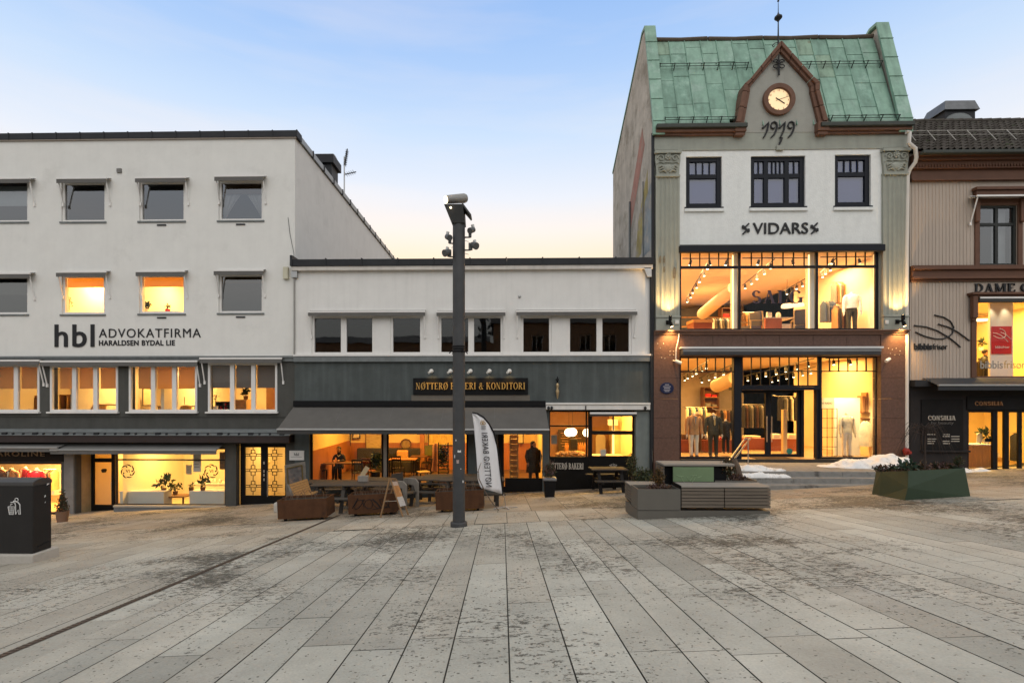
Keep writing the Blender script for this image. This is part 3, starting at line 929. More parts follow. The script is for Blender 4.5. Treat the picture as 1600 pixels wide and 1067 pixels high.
# box and cable at the corner, chimney
MB().box(*R(444, 418, 452, 437, YH)[:2], YH - .12, YH - .001, *R(444, 418, 452, 437, YH)[2:]).build('meter_box', pm('cream_box', (.58, .55, .42), .6, .1), hb, bevel=.02)
cbp = [(xr + .02, YH + .3 + 6.5 * t, zr - 1.2 - 3.4 * t ** .35 + .25 * math.sin(t * 3)) for t in [i / 14 for i in range(15)]]
cbp = [at(450, 340, YH - .012), at(453, 365, YH - .012), at(459, 395, YH - .012), at(461, 430, YH - .012)]
MB().tube(cbp, .008, 5).build('cable', DARK_METAL, hb)
yy = 22.5
x0, x1 = X(494, yy) , X(518, yy)
ch = MB().box(x0, x1, yy, yy + .9, zr - .3, Z(256, yy, 505)).box(x0 - .12, x1 + .12, yy - .12, yy + 1.02, Z(256, yy, 505) + .002, Z(242.5, yy, 505))
co = ch.build('chimney', DARK_METAL, hb, bevel=.015)
hood = [(yy + .0 + .9 * i / 8, Z(242, yy, 505) + .17 * math.sin(math.pi * i / 8) ** .6) for i in range(9)]
MB().prismx([(a, b_ + .003) for a, b_ in hood], x0 - .05, x1 + .02).build('chimney_hood', ALU, co)
# antenna
ax, ayy = X(538, 26.5), 26.5
an = thing('roof_antenna', 'thin television antenna on the white office building roof', 'antenna', (ax, ayy, zr - .2))
a = MB().tube([(ax, ayy, zr - .2), (ax, ayy, Z(245, ayy, 538))], .035, 6)
a.build('mast', ALU, an)
a = MB().bar((ax, ayy, Z(273, ayy, 538)), (ax + .62, ayy, Z(269, ayy, 538)), .04, .04)
for k in range(5): a.bar((ax + .1 + .1 * k, ayy - .25, Z(273, ayy, 538) + .03 * k), (ax + .1 + .1 * k, ayy + .25, Z(273, ayy, 538) + .03 * k), .015, .015)
a.build('side_aerial', DARK_METAL, an)
a = MB().bar((ax + .03, ayy, Z(258, ayy, 538)), (ax + .16, ayy, Z(233, ayy, 538)), .05, .05)
for k in range(8): a.bar((ax + .03 + .016 * k, ayy - .2, Z(258 - 3 * k, ayy, 538)), (ax + .03 + .016 * k, ayy + .2, Z(258 - 3 * k, ayy, 538)), .02, .02); a.bar((ax - .06 + .016 * k, ayy, Z(258 - 3 * k, ayy, 538)), (ax + .13 + .016 * k, ayy, Z(258 - 3 * k, ayy, 538)), .02, .02)
a.build('yagi_aerial', DARK_METAL, an)

# lettering of the law office
SIGNBLK = pm('black_letters', (.014, .014, .016), .5, .1)
sx = thing('wall_sign', 'black raised letters hbl ADVOKATFIRMA HARALDSEN BYDAL LIE on the white office wall', 'sign', (X(200, YH), YH, Z(543, YH, 200)))
def letters(root, body, u0, u1, vt, vb, Y, mat=None, name='lettering', **k):
    um = (u0 + u1) / 2
    return text(name, body, mat or SIGNBLK, X(u0, Y), X(u1, Y), Z(vb, Y, um), Z(vt, Y, um), Y, root, **k)
letters(sx, 'hbl', 86, 148, 507, 542.5, YH, ext=.03, bold=.012, space=1.1)
letters(sx, 'ADVOKATFIRMA', 155, 314, 513.5, 527.5, YH, ext=.02, space=1.15)
letters(sx, 'HARALDSEN BYDAL LIE', 155, 273.5, 531.5, 540, YH, ext=.02, bold=.02, space=1.1)
sx = thing('shop_sign', 'bronze letters of the clothes shop on its dark fascia at the far left', 'sign', (X(30, YS), YS - .06, zf(717)))
letters(sx, 'KAROLINE', -16, 70, 705, 712.5, YS - .06, mat=pm('bronze_letters', (.26, .17, .10), .4, .2, metal=.4), space=1.2, ext=.02)

# ================================================================ stone building across the square, seen mirrored in the windows
ob = thing('stone_building', 'long dark stone building across the square, mirrored in the upper windows', 'building', (0, -26, 1.5))
hs_ = [(.6 + 2.9 * i, 2 + 2.9 * i, z, z + 2.0) for i in range(10) for z in (3.4, 7.0)]
BST = pm('dark_brown_stone', (.30, .185, .11), .9, .3, 2)
MB().wall(-1, 31, -2, 10.4, -26.3, -26, hs_).box(-1, 31, -38, -37.7, -2, 10.4).wall(-31, -1.01, -2, 8.2, -26.8, -26.5, []).box(-31, -1, -38, -37.7, -2, 8.2).build('wall', BST, ob)
MB().prismx([(-25.6, 10.41), (-32, 13.5), (-38.4, 10.41)], -1.4, 31.4).prismx([(-26.2, 8.21), (-32, 9.6), (-38.4, 8.21)], -31.4, -1.5).build('roof', DARK_METAL, ob)
for h in hs_: window(ob, h[0], h[1], h[2], h[3], -26.25, fw=.08, vx=[(h[0] + h[1]) / 2], gl=GLASS)
# ================================================================ low bakery building
YB = 17.7
bxl, bxr = X(461, YH) + .012, X(1017.5, YB)
def zb(v): return Z(v, YB, 735)
bk = thing('bakery_building', 'low white and blue grey bakery building with a long dark awning', 'building', ((bxl + bxr) / 2, YB, -2.4))
gr3 = [(487, 585, 493, 553.5, (536.5,)), (610, 660, 493, 553.5, ()), (685.5, 786, 493, 553.5, (736,)), (814, 862, 493, 553.5, ()), (887, 987, 493, 553.5, (937,))]
holes = [R(a, c, b_, d_, YB) for a, b_, c, d_, _ in gr3]
holes = [(h[0], h[1], zb(554), h[3]) for h in holes]
b = MB().wall(bxl, bxr, zb(556), zb(410), YB, YB + .3, holes)
b.build('wall', WHITE_PLASTER_B, bk)
MB().box(bxl, bxl + .28, YB + .31, 31, -3, zb(412)).box(bxr - .28, bxr, YB + .31, 31, -3, zb(412)).box(bxl, bxr, 31, 31.3, -3, zb(412)).build('wall', WHITE_PLASTER_B, bk)
MB().box(bxl + .01, bxr - .01, YB + .02, 31.2, zb(411.5), zb(410)).build('roof', DARK_METAL, bk)
cp = MB()
n = 10
for i in range(n):
    a, b_ = bxl - .05 + (bxr + .02 - bxl + .05) * i / n, bxl - .05 + (bxr + .02 - bxl + .05) * (i + 1) / n
    cp.box(a, b_ - .006, YB - .20, YB + .35, zb(416.3), zb(406.2))
    cp.box(b_ - .045, b_ - .005, YB - .215, YB + .35, zb(416.4), zb(404.8))
cp.box(bxl - .06, bxl + .02, YB - .23, YB + 1.2, zb(416.5), zb(400))
cp.build('roof_coping', DARK_METAL, bk)
MB().box(bxl - .03, bxr + .01, YB - .16, YB - .002, zb(423), zb(416.6)).build('fascia', pm('weathered_white_board', (.62, .58, .53), .8, .15, 3, stretch=(.4, 1, 3), streak=.15), bk, bevel=.008)
REFL_ROOM = pm('unlit_room', (.030, .032, .036), .9, .2)
for i, (a, b_, c, d_, vx) in enumerate(gr3):
    x0, x1, z0, z1 = R(a, c, b_, d_, YB)
    window(bk, x0, x1, zb(553.6), z1, YB + .03, fw=.085, depth=.10, vx=[X(q, YB) for q in vx], bw=.20, gl=GLASS_REFL)
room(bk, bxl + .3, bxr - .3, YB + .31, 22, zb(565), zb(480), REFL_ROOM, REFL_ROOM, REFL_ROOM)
ya = YB - .26
for a, b_, c in ((480.5, 664.5, 485.5), (681.5, 790, 485.5), (806.5, 996.5, 484.5)):
    slim_awning(bk, X(a, ya), X(b_, ya), Z(c, ya, (a + b_) / 2), YB, out=.26, drop=.17)
lb = MB().box(bxl, bxr, YB - .10, YB - .001, zb(556.3), zb(553.8))
lb.build('ledge', WHITE_METAL, bk)
zl = MB()
n = 11
for i in range(n):
    a, b_ = bxl + (bxr - bxl) * i / n, bxl + (bxr - bxl) * (i + 1) / n
    zl.box(a + .004, b_, YB - .075, YB - .002, zb(565), zb(556.5)); zl.box(b_ - .02, b_ + .004, YB - .085, YB - .002, zb(565.2), zb(556.4))
zl.build('flashing', ZINC, bk)
MB().ball((X(812, YB), YB - .01, zb(464)), .05, .05, .05, 10, 6).build('wall_vent', ALU, bk, smooth=True)
# lower storey
YL = YB + .03
h1 = (X(483.5, YL), X(731, YL), -2.4 + .62, zb(634))
h2 = (X(731, YL) + .0, X(992, YL), -4, zb(641))
wl = MB().wall(bxl, bxr - .01, -4, zb(556.5), YL, YL + .28, [(h1[0], h1[1], zb(762), zb(641)), (X(778, YL), h2[1], -4, zb(641))])
wl.build('wall', GREY_PLASTER_B, bk)
WB_FRAME = pm('bakery_black_frame', (.012, .009, .008), .6, .2, spec=.12)
# long cafe window (two panes) and a narrower one behind the lamp post
yw = YL + .10
o = window(bk, h1[0], h1[1], zb(762), zb(641), yw, mat=WB_FRAME, gl=GLASS_SHOP, fw=.06, vx=[X(597.5, yw), X(605.5, yw)], bw=.06)
MB().box(X(598.6, yw), X(604.4, yw), yw + .02, yw + .08, zb(762), zb(645)).build('mullion_post', pm('mullion_aluminium', (.35, .31, .26), .4, .1, metal=.4), o)
MB().box(h1[0], h1[1], YL - .04, YL + .1, zb(764), zb(761)).build('sill', pm('dark_sill', (.04, .04, .04), .6), o)
# door
o = window(bk, X(778, YL) + .002, X(857, YL), zb(769), zb(641), yw, mat=WB_FRAME, gl=GLASS_SHOP, fw=.18, vx=[X(786, yw)], bw=.06, name='door')
MB().box(X(789, yw), X(856, yw), yw - .014, yw + .05, zb(768.5), zb(747.5)).build('kick_panel', pm('black_door_panel', (.009, .008, .007), .6, .2, spec=.12), o)
MB().tube([(X(845, yw), yw - .05, zb(705)), (X(845, yw), yw - .05, zb(733))], .014).build('door_handle', STEEL, o)
PANEL = pm('black_sign_panel', (.009, .008, .007), .6, .3, 3, spec=.10)
o = window(bk, X(857.5, yw), X(921.5, yw), zb(716), zb(641.2), yw, mat=WB_FRAME, gl=GLASS_SHOP, fw=.05, hz=[zb(665.5)], vx=[X(916.5, yw)], bw=.05)
MB().box(X(857.5, yw), X(921.5, yw), yw - .01, yw + .12, -3.2, zb(716.2)).build('stall_riser', PANEL, o)
o = window(bk, X(921.8, yw), X(992, yw), zb(716), zb(641.2), yw, mat=WB_FRAME, gl=GLASS_SHOP, fw=.08, hz=[zb(676)], vx=[(X(958.5, yw))] if False else [], bw=.13)
MB().box(X(921.8, yw), X(992, yw), yw - .01, yw + .12, -3.2, zb(716.2)).build('stall_riser', PANEL, o)
MB().box(X(957.5, yw) , X(959.5, yw), yw + .01, yw + .06, zb(672.6), zb(643)).build('glazing_bar', WB_FRAME, o)
MB().box(X(847.5, YL), X(858.2, YL), YL - .02, YL - .001 + .1, -3.2, zb(641)).build('pier', GREY_PLASTER_B, bk, bevel=.01)
MB().box(X(993, YL), bxr - .012, YL - .03, YL - .001, -3.2, zb(642)).build('pier', pm('pale_blue_grey_plaster', (.17, .195, .185), .9, .14, 3, .2, 40, streak=.2), bk)
wbm = MB().box(X(853, YL - .2), X(1016, YL - .2), YL - .2, YL - .002, zb(639.7), zb(632)).box(X(853, YL - .24), X(1016.5, YL - .24), YL - .24, YL - .002, zb(631.8), zb(629))
wbm.build('canopy_board', pm('white_board', (.72, .70, .66), .7, .08, 3, streak=.1), bk, bevel=.006)
br = MB()
for u in (857, 862, 1008): br.ball((X(u, YL - .22), YL - .24, zb(637)), .05, .05, .06, 8, 6)
br.box(X(914.5, YL - .22), X(916, YL - .22), YL - .235, YL - .2, zb(640), zb(633.5))
br.build('bracket', DARK_METAL, bk)
o = MB().box(X(922, YL - .12), X(995, YL - .12), YL - .12, YL - .001, zb(650), zb(645)).build('window_awning', CHAR2, bk, bevel=.01)
MB().box(X(922, YL - .14), X(995, YL - .14), YL - .14, YL - .121, zb(646.5), zb(643.5)).build('front_rail', WHITE_METAL, o)
# long dark awning
xa0, xa1 = X(461, YL) + .0, X(852, YL)
MB().box(xa0, xa1, YL - .18, YL - .002, zb(635), zb(626)).build('awning_cassette', BLACK, bk, bevel=.01)
AW = shop_awning(bk, xa0, xa1, YL - .04, zb(633.8), 1.38, Z(670.5, YL - 1.38, 640), .155, CHAR, CHAR2, seams=5, rail=pm('pale_rail', (.5, .5, .49), .4, .1, metal=.5))
MB().bar((xa0 + .2, YL - .1, zb(640)), (xa0 + .2, YL - 1.3, Z(671, YL - 1.3, 640)), .04, .05).build('awning_arm', ALU, AW)
MB().bar((xa1 - .2, YL - .1, zb(640)), (xa1 - .2, YL - 1.3, Z(671, YL - 1.3, 640)), .04, .05).build('awning_arm', ALU, AW)
# cafe room
WALLY = pm('ochre_wall', (.74, .56, .25), .9, .1, 1)
WOODP = pm('wood_panelling', (.36, .13, .045), .6, .2, 3, stretch=(9, 9, .6))
FLOORB = pm('cafe_floor', (.12, .065, .035), .5, .2)
room(bk, bxl + .3, X(853, YL), YL + .281, 23.2, zb(768), zb(628), WALLY, FLOORB, CEIL)
room(bk, X(853, YL) + .02, bxr - .3, YL + .281, 23.2, zb(768), zb(628), WALLY, FLOORB, CEIL, backm=pm('brown_back_wall', (.28, .14, .06), .8, .15))
pb = MB().box(bxl + .3, X(853, YL), 23.1, 23.19, zb(768), zb(714))
pb.box(bxl + .301, bxl + .36, YL + .4, 23.1, zb(768), zb(709))
pb.build('wall_panelling', WOODP, bk)
zc = zb(629.5)
for q in (-5.6, -3.4, -1.2, .9): area(q, 20.6, zc, .8, .8, 46, (1, .56, .16))
area(X(905, YL), 20.2, zc, .8, .8, 70, (1, .62, .2))
area(X(965, YL), 19.4, zc, .5, .5, 48, (1, .62, .2))
# box at the corner, corner lamp, downpipe
def crate_box(par, name, u0, v0, u1, v1, Y, d, mat):
    q = R(u0, v0, u1, v1, Y)
    return MB().box(q[0], q[1], Y - d, Y - .001, q[2], q[3]).build(name, mat, par, bevel=.012)
crate_box(bk, 'junction_box', 457, 424, 466, 435, YB, .12, ALU)
q = R(1004, 420, 1016, 434, YB)
MB().prism([(q[0], q[3]), (q[1], q[3]), (q[1], q[2]), ((q[0] + q[1]) / 2, q[2])], YB - .16, YB - .001).build('junction_box', ALU, bk)
MB().tube([(bxr - .02, YB - .06, zb(416)), (bxr - .02, YB - .06, -2.2)], .045).build('downpipe', DARK_METAL, bk)
MB().tube([(bxl + .015, YB - .03, zb(423)), (bxl + .015, YB - .03, zb(553))], .03).build('downpipe', pm('grey_pipe', (.30, .29, .27), .6), bk)

# sign with gilded lettering and its lamps
GOLD = pm('gilded_letters', (.62, .36, .10), .38, .12, 4, metal=.35)
sgn = thing('shop_sign', 'long black board with gold letters NØTTERØ BAKERI & KONDITORI above the bakery awning', 'sign', (X(735, YL), YL - .07, zb(617)))
MB().box(X(645.5, YL - .07), X(825, YL - .07), YL - .07, YL - .005, zb(616.5), zb(590.5)).build('board', BLACK, sgn, bevel=.008)
letters(sgn, 'NØTTERØ BAKERI & KONDITORI', 650, 820, 596.5, 609.5, YL - .07, mat=GOLD, serif=True, ext=.012)
MB().box(X(643, YL), X(828, YL), YL - .02, YL - .004, zb(626), zb(617)).build('backing_strip', pm('sign_strip', (.16, .14, .115), .9, .1), sgn)
LAMPW = pm('white_lamp_enamel', (.75, .72, .66), .3, .05)
LB = em('lamp_bulb', (1.0, .72, .36), 9)
lamp0 = thing('sign_lamp', 'white spotlight over the sign, leftmost of the five, above the letters NØT', 'lamp', (0, 0, 0), group='spotlights above the bakery sign')
MB().tube([(0, .20, -.02), (0, .02, -.0), (0, -.08, 0)], .012, 6).box(-.03, .03, .19, .215, -.06, .06).build('arm', DARK_METAL, lamp0)
MB().ball((.0, -.16, 0), .075, .075, .075, 14, 10).tube([(-.03, -.20, -.03), (-.08, -.26, -.06)], [.035, .045], 10).build('lamp_head', LAMPW, lamp0, smooth=True)
MB().tube([(0, .1, -.02), (.0, .06, -.2)], .008, 5).build('rod', DARK_METAL, lamp0)
lus = [(675, 'white spotlight over the sign, leftmost of the five, above the letters NØT'), (704.5, 'white spotlight over the sign half hidden behind the lamp post'), (735.5, 'white spotlight over the sign just right of the lamp post'),
       (765, 'white spotlight over the sign above the ampersand'), (796, 'white spotlight over the sign, rightmost of the five, above the word KONDITORI')]
for i, (u, lab) in enumerate(lus):
    p = (X(u, YL - .2), YL - .2, zb(580.5))
    if i: copy_tree(lamp0, p, 0, lab)
    else: place(lamp0, p)
    spot(p[0], p[1] - .10, p[2] - .08, p[0], YL, zb(606), 7, (1, .62, .22), 105, .03, .9)
wo_ = thing('wall_ornament', 'small dark and gold torch ornament on the blue grey wall beside the bakery sign', 'ornament', (X(870.5, YL), YL - .1, zb(624)))  # gilded bracket ornament, not a lamp
MB().tube([(X(870.5, YL), YL - .1, zb(v)) for v in (602, 596, 594, 588)], [.02, .03, .05, .005], 8).bar((X(867, YL), YL - .1, zb(593)), (X(873, YL), YL - .1, zb(593)), .02, .03).bar((X(869, YL), YL, zb(604.5)), (X(869, YL), YL - .1, zb(604.5)), .03, .03).build('iron_tip', BLACK, wo_)
MB().tube([(X(870.5, YL), YL - .1, zb(v)) for v in (623, 616, 611, 607, 603, 600, 598)], [.015, .05, .065, .03, .055, .05, .015], 10).build('gilt_torch', pm('old_gold', (.45, .33, .18), .35, .2, metal=.6), wo_, smooth=True)
sgn = thing('wall_plaque', 'small white hbl name plate on the grey pier beside the double door', 'sign', (X(463, YL), YL - .02, zb(719)))
MB().box(X(452, YL - .03), X(475, YL - .03), YL - .03, YL - .003, zb(719.5), zb(704.5)).build('plate', pm('white_plate', (.72, .70, .67), .5, .04), sgn, bevel=.004)
letters(sgn, 'hbl', 459.5, 467, 707.5, 712, YL - .03, ext=.003, bold=.01)
MB().box(X(455, YL), X(472, YL), YL - .033, YL - .029, zb(714.6), zb(714.2)).build('ruled_line', SIGNBLK, sgn)
sgn = thing('shop_sign', 'pale lettering NØTTERØ BAKERI on the black panel under the bakery window', 'sign', (X(884, yw), yw - .012, zb(736)))
CREAML = pm('cream_letters', (.55, .50, .42), .6, .1)
letters(sgn, 'NØTTERØ BAKERI', 857, 911, 722, 733.5, yw - .01, mat=CREAML, serif=True, ext=.008)
sgn = thing('crown_emblem', 'pale crown emblem on the black panel behind the picnic table', 'sign', (X(958, yw), yw - .012, zb(731)))
cw = MB()
xx, zz = X(958, yw), zb(730)
cw.prism([(xx - .08, zz), (xx + .08, zz), (xx + .085, zz + .028), (xx - .085, zz + .028)], yw - .02, yw - .0105)
for k in range(5):
    a = -1 + k * .5
    cw.ball((xx + a * .10, yw - .016, zz + .12 - abs(a) * .035), .014, .008, .014, 8, 6)
    cw.tube([(xx + a * .075, yw - .015, zz + .03), (xx + a * .13, yw - .015, zz + .075), (xx + a * .10, yw - .015, zz + .115 - abs(a) * .035)], .008, 5)
cw.build('crown', CREAML, sgn)
# ================================================================ clothes shop with the copper roof
YV = 17.7
vxl, vxr = X(1019, YV), X(1418, YV)
def zv(v): return Z(v, YV, 1218)
def xv(u): return X(u, YV)
vd = thing('clothes_shop_building', 'tall sage green shop building with copper roof and clock gable dated 1919', 'building', ((vxl + vxr) / 2, YV, -1.6))
COPPER = [pm('copper_verdigris', (.255, .415, .325), .6, .22, 2.2, .05, 20, streak=.30, col2=(.33, .48, .40), patch=.10, pscale=1.4),
          pm('copper_verdigris_dark', (.215, .365, .285), .6, .25, 2.4, .05, 20, streak=.35, col2=(.28, .43, .35), patch=.08, pscale=1.2),
          pm('copper_verdigris_brown', (.245, .36, .265), .6, .3, 2.2, .05, 20, streak=.55, col2=(.14, .12, .07), patch=.02, pscale=1.1)]
SAND = pm('red_sandstone', (.165, .088, .060), .85, .22, 4, .2, 40)
GRANITE = pm('brown_granite', (.112, .060, .043), .6, .28, 14, .12, 60, col2=(.10, .05, .035), patch=.05, pscale=9)
NAVY = pm('navy_window_paint', (.011, .013, .019), .5, .1, spec=.18)
GABLE = pm('gable_paint', (.36, .355, .315), .88, .07, 4, .35, 45, streak=.08)
Yr = 18.78
ze, zrd, zp = zv(199), Z(62, Yr, 1190), Z(44, Yr - .1, 1010)
# body
upw = [R(1071, 246, 1127, 324.5, YV), R(1172, 245, 1257, 323.5, YV), R(1303, 243, 1359, 322.5, YV)]
disp = (xv(1061), xv(1373.5), zv(517), zv(384))
MB().wall(xv(1058), xv(1377), zv(384.5), zv(234), YV - .05, YV + .25, upw).build('wall', WHITE_ROUGH, vd)
sb = MB().box(vxl + .02, vxr - .02, YV - .07, YV + .25, zv(233.8), zv(209))
sb.box(vxl + .02, xv(1060.5), YV, YV + .25, zv(523), zv(234)).box(xv(1374), vxr - .02, YV, YV + .25, zv(523), zv(234))
sb.box(xv(1058), xv(1377), YV - .085, YV - .071, zv(235.6), zv(233.2))
sb.build('wall', SAGE, vd)
kb = MB().box(xv(1210.5), xv(1222), YV - .14, YV - .05, zv(237.5), zv(230)).build('keystone', SAGE, vd, bevel=.015)
# left flank: bare old gable wall with the ghost of a painted advertisement
OLDWALL = pm('old_gable_plaster', (.52, .485, .425), .95, .22, 1.3, .35, 14, streak=.30, col2=(.34, .31, .255), patch=.12, pscale=.9)
prof = [(YV + .01, -3), (YV + .01, ze), (Yr - .2, zp - .14), (Yr + .15, zp - .12), (23.9, 11.93), (23.9, -3)]
MB().prismx(prof, vxl, vxl + .3).build('gable_wall', OLDWALL, vd)
MB().prismx(prof, vxr - .32, vxr - .03).build('gable_wall', OLDWALL, vd)
gp = MB().add([(vxl - .006, 18.6, 10.7), (vxl - .006, 18.95, 11.5), (vxl - .006, 20.9, 9.2), (vxl - .006, 20.6, 8.3)], [(0, 1, 2, 3)])
gp.build('faded_mural', pm('faded_red_paint', (.42, .22, .18), .95, .25, 2, .2, 20, col2=(.36, .30, .25), patch=.12, pscale=2.2), vd, fix=False)
gp = MB().add([(vxl - .006, 18.2, 8.8), (vxl - .006, 18.2, 9.7), (vxl - .006, 19.5, 8.2), (vxl - .006, 19.9, 6.8), (vxl - .006, 19.1, 6.9)], [(0, 1, 2, 3, 4)])
gp.build('faded_mural', pm('faded_yellow_paint', (.40, .33, .13), .95, .3, 2, .2, 20, col2=(.36, .33, .28), patch=.14, pscale=2.4), vd, fix=False)
gp = MB().add([(vxl - .007, 17.75, 8.3), (vxl - .007, 17.8, 9.0), (vxl - .007, 18.6, 8.6), (vxl - .007, 18.9, 6.7), (vxl - .007, 17.75, 6.7)], [(0, 1, 2, 3, 4)])
gp.build('faded_mural', pm('faded_grey_paint', (.27, .31, .33), .95, .3, 2, .2, 20, col2=(.40, .38, .34), patch=.16, pscale=2.4), vd, fix=False)
MB().tube([(vxl - .05, 20.6, 9.4), (vxl - .05, 20.6, 6.6)], .04).tube([(vxl - .04, 18.7, 9.4), (vxl - .04, 18.7, 6.6)], .02).build('downpipe', ZINC, vd)
MB().tube([(vxl + .01, YV - .05, zv(208)), (vxl + .01, YV - .05, zv(700))], .055, 8).build('downpipe', DARK_METAL, vd)
MB().box(vxl + .3, vxr - .3, 23.6, 23.9, 7.2, 11.7).build('rear_wall', OLDWALL, vd)
MB().box(vxl, vxl + .3, 23.905, 29.3, -3, 7.2).box(vxr - .33, vxr - .03, 23.905, 29.3, -3, 7.2).box(vxl, vxr - .03, 29.301, 29.6, -3, 7.2).box(vxl, vxr - .03, 23.6, 29.6, 7.02, 7.195).build('rear_annex', OLDWALL, vd)
# copper roof: staggered sheets
ex0, ex1 = xv(1034), xv(1400)
Ye = YV - .10
def sl(x, t, h=0.0):
    n = Vector((0, -(zrd - ze), Yr - Ye)).normalized()
    return Vector((x, Ye + (Yr - Ye) * t, ze + (zrd - ze) * t)) + n * h
rb = MB()
rr = random.Random(11)
ncol = 14
for i in range(ncol):
    a, b_ = ex0 + (ex1 - ex0) * i / ncol, ex0 + (ex1 - ex0) * (i + 1) / ncol
    t = .07 if b_ > xv(1163) and a < xv(1275) else 0.0
    nxt = rr.uniform(.10, .34)
    while t < .999:
        t1 = min(1, t + nxt)
        h0, h1_ = rr.uniform(.010, .016), rr.uniform(.018, .026)
        rb.cur = rr.choice((0, 0, 0, 1, 1, 2 if t > .5 else 0))
        rb.add([sl(a + .006, t, h1_), sl(b_ - .006, t, h1_), sl(b_ - .006, t1 - .0025, h0), sl(a + .006, t1 - .0025, h0), sl(a + .006, t, -.05), sl(b_ - .006, t, -.05), sl(b_ - .006, t1 - .0025, -.05), sl(a + .006, t1 - .0025, -.05)],
               [(0, 1, 2, 3), (4, 7, 6, 5), (0, 4, 5, 1), (1, 5, 6, 2), (2, 6, 7, 3), (3, 7, 4, 0)])
        t = t1
        nxt = rr.uniform(.26, .36)
    rb.cur = 1
    if i: rb.bar(sl(a, 0, .02), sl(a, 1, .02), .022, .045, up=(0, -1, .3))
roof = rb.build('roof', COPPER, vd)
MB().add([sl(ex0, 1, 0), sl(ex1, 1, 0), (ex1, 23.95, 11.6), (ex0, 23.95, 11.6), sl(ex0, 1, -.1), sl(ex1, 1, -.1), (ex1, 23.95, 11.5), (ex0, 23.95, 11.5)],
         [(0, 1, 2, 3), (4, 7, 6, 5), (0, 4, 5, 1), (1, 5, 6, 2), (2, 6, 7, 3), (3, 7, 4, 0)]).build('rear_roof', COPPER[1], vd)
rg = MB()
for i in range(4):
    a, b_ = ex0 + (ex1 - ex0) * i / 4, ex0 + (ex1 - ex0) * (i + 1) / 4
    rg.tube([sl(a + .02, 1.005, .02), sl((a + b_) / 2, 1.003, .0), sl(b_ - .02, 1.008, .02)], .085, 8)
rg.build('ridge_cap', pm('ridge_brown', (.10, .075, .055), .8, .3, 5), roof)
# parapets clad in copper
for x0, x1 in ((vxl - .03, xv(1036)), (xv(1398), vxr + .02)):
    up = .42
    pts = [(Ye - .12, zv(213)), (Ye - .12, zv(192)), (Yr - .22, zp), (Yr + .16, zp + .03), (23.95, 12.05), (23.95, 11.96), (Yr + .15, zp - .08), (Yr - .19, zp - .11), (Ye - .02, zv(196)), (Ye - .02, zv(213))]
    o = MB().prismx(pts, x0, x1).build('parapet', COPPER[0], vd, bevel=.01)
    sm_ = MB()
    for t in (.0, .22, .42, .62, .82):
        y, z = Ye - .12 + (Yr - .22 - Ye + .12) * t, zv(192) + (zp - zv(192)) * t
        sm_.bar((x0 - .006, y - .006, z + .006), (x1 + .006, y - .006, z + .006), .03, .012)
    sm_.build('cladding_seam', COPPER[1], o)
# snow guard rails
gx0, gx1 = xv(1161), xv(1275)
for t, spans in ((.66, ((ex0 + .1, xv(1180)), (xv(1258), ex1 - .1))), (.05, ((ex0 + .05, xv(1145)), (xv(1294), ex1 - .05)))):
    sgd = MB()
    for a, b_ in spans:
        for h in (.10, .20): sgd.tube([sl(a, t, h), sl(b_, t, h)], .011, 6)
        k = int((b_ - a) / .56) + 1
        for i in range(k + 1):
            x = a + (b_ - a) * i / k
            sgd.bar(sl(x, t - .03, .02), sl(x, t + .0, .23), .03, .012); sgd.bar(sl(x, t, .22), sl(x, t + .05, .02), .03, .012)
    sgd.build('snow_guard', pm('green_black_iron', (.035, .05, .042), .6, .2), roof)
# eaves: gutter and red brown cornice, left and right of the gable
for a, b_ in ((vxl + .06, xv(1161)), (xv(1274), vxr - .02)):
    MB().box(a, b_, YV - .36, YV - .08, zv(206), zv(199.5)).build('gutter', pm('gutter_dark', (.045, .05, .042), .6, .3, 6), vd, bevel=.02)
    c_ = MB().box(a, b_, YV - .26, YV - .071, zv(210.5), zv(206.2)).box(a, b_, YV - .17, YV - .072, zv(214), zv(210.6))
    c_.build('cornice', SAND, vd, bevel=.012)
# clock gable
gl_out = [(1147, 194), (1157.5, 145.6), (1160, 134.5), (1169.5, 126.5), (1217.3, 68)]
gr_out = [(1267.5, 125), (1277, 133), (1277, 145.6), (1290, 193)]
gl_in = [(1160.5, 195), (1170, 146), (1170.5, 138), (1175, 132), (1217.5, 83)]
gr_in = [(1261, 131), (1264.5, 138), (1264.8, 146.5), (1277, 194.5)]
Yg = YV - .10
def gp_(l, Y=Yg): return [(X(u, Y), Z(v, Y, 1217)) for u, v in l]
outer, inner = gp_(gl_out + gr_out), gp_(gl_in + gr_in)
zb_ = zv(209)
MB().prism([(inner[0][0] - .04, zb_ - .0)] + [(a, b_) for a, b_ in inner] + [(inner[-1][0] + .04, zb_)], Yg + .02, Yg + .3).build('gable', GABLE, vd)
MB().prism([(outer[0][0] + .05, ze - .3)] + [(a, b_ - .03) for a, b_ in outer] + [(outer[-1][0] - .05, ze - .3)], Yg + .305, Yr - .1).build('gable_roof', COPPER[1], vd)
tb = MB()
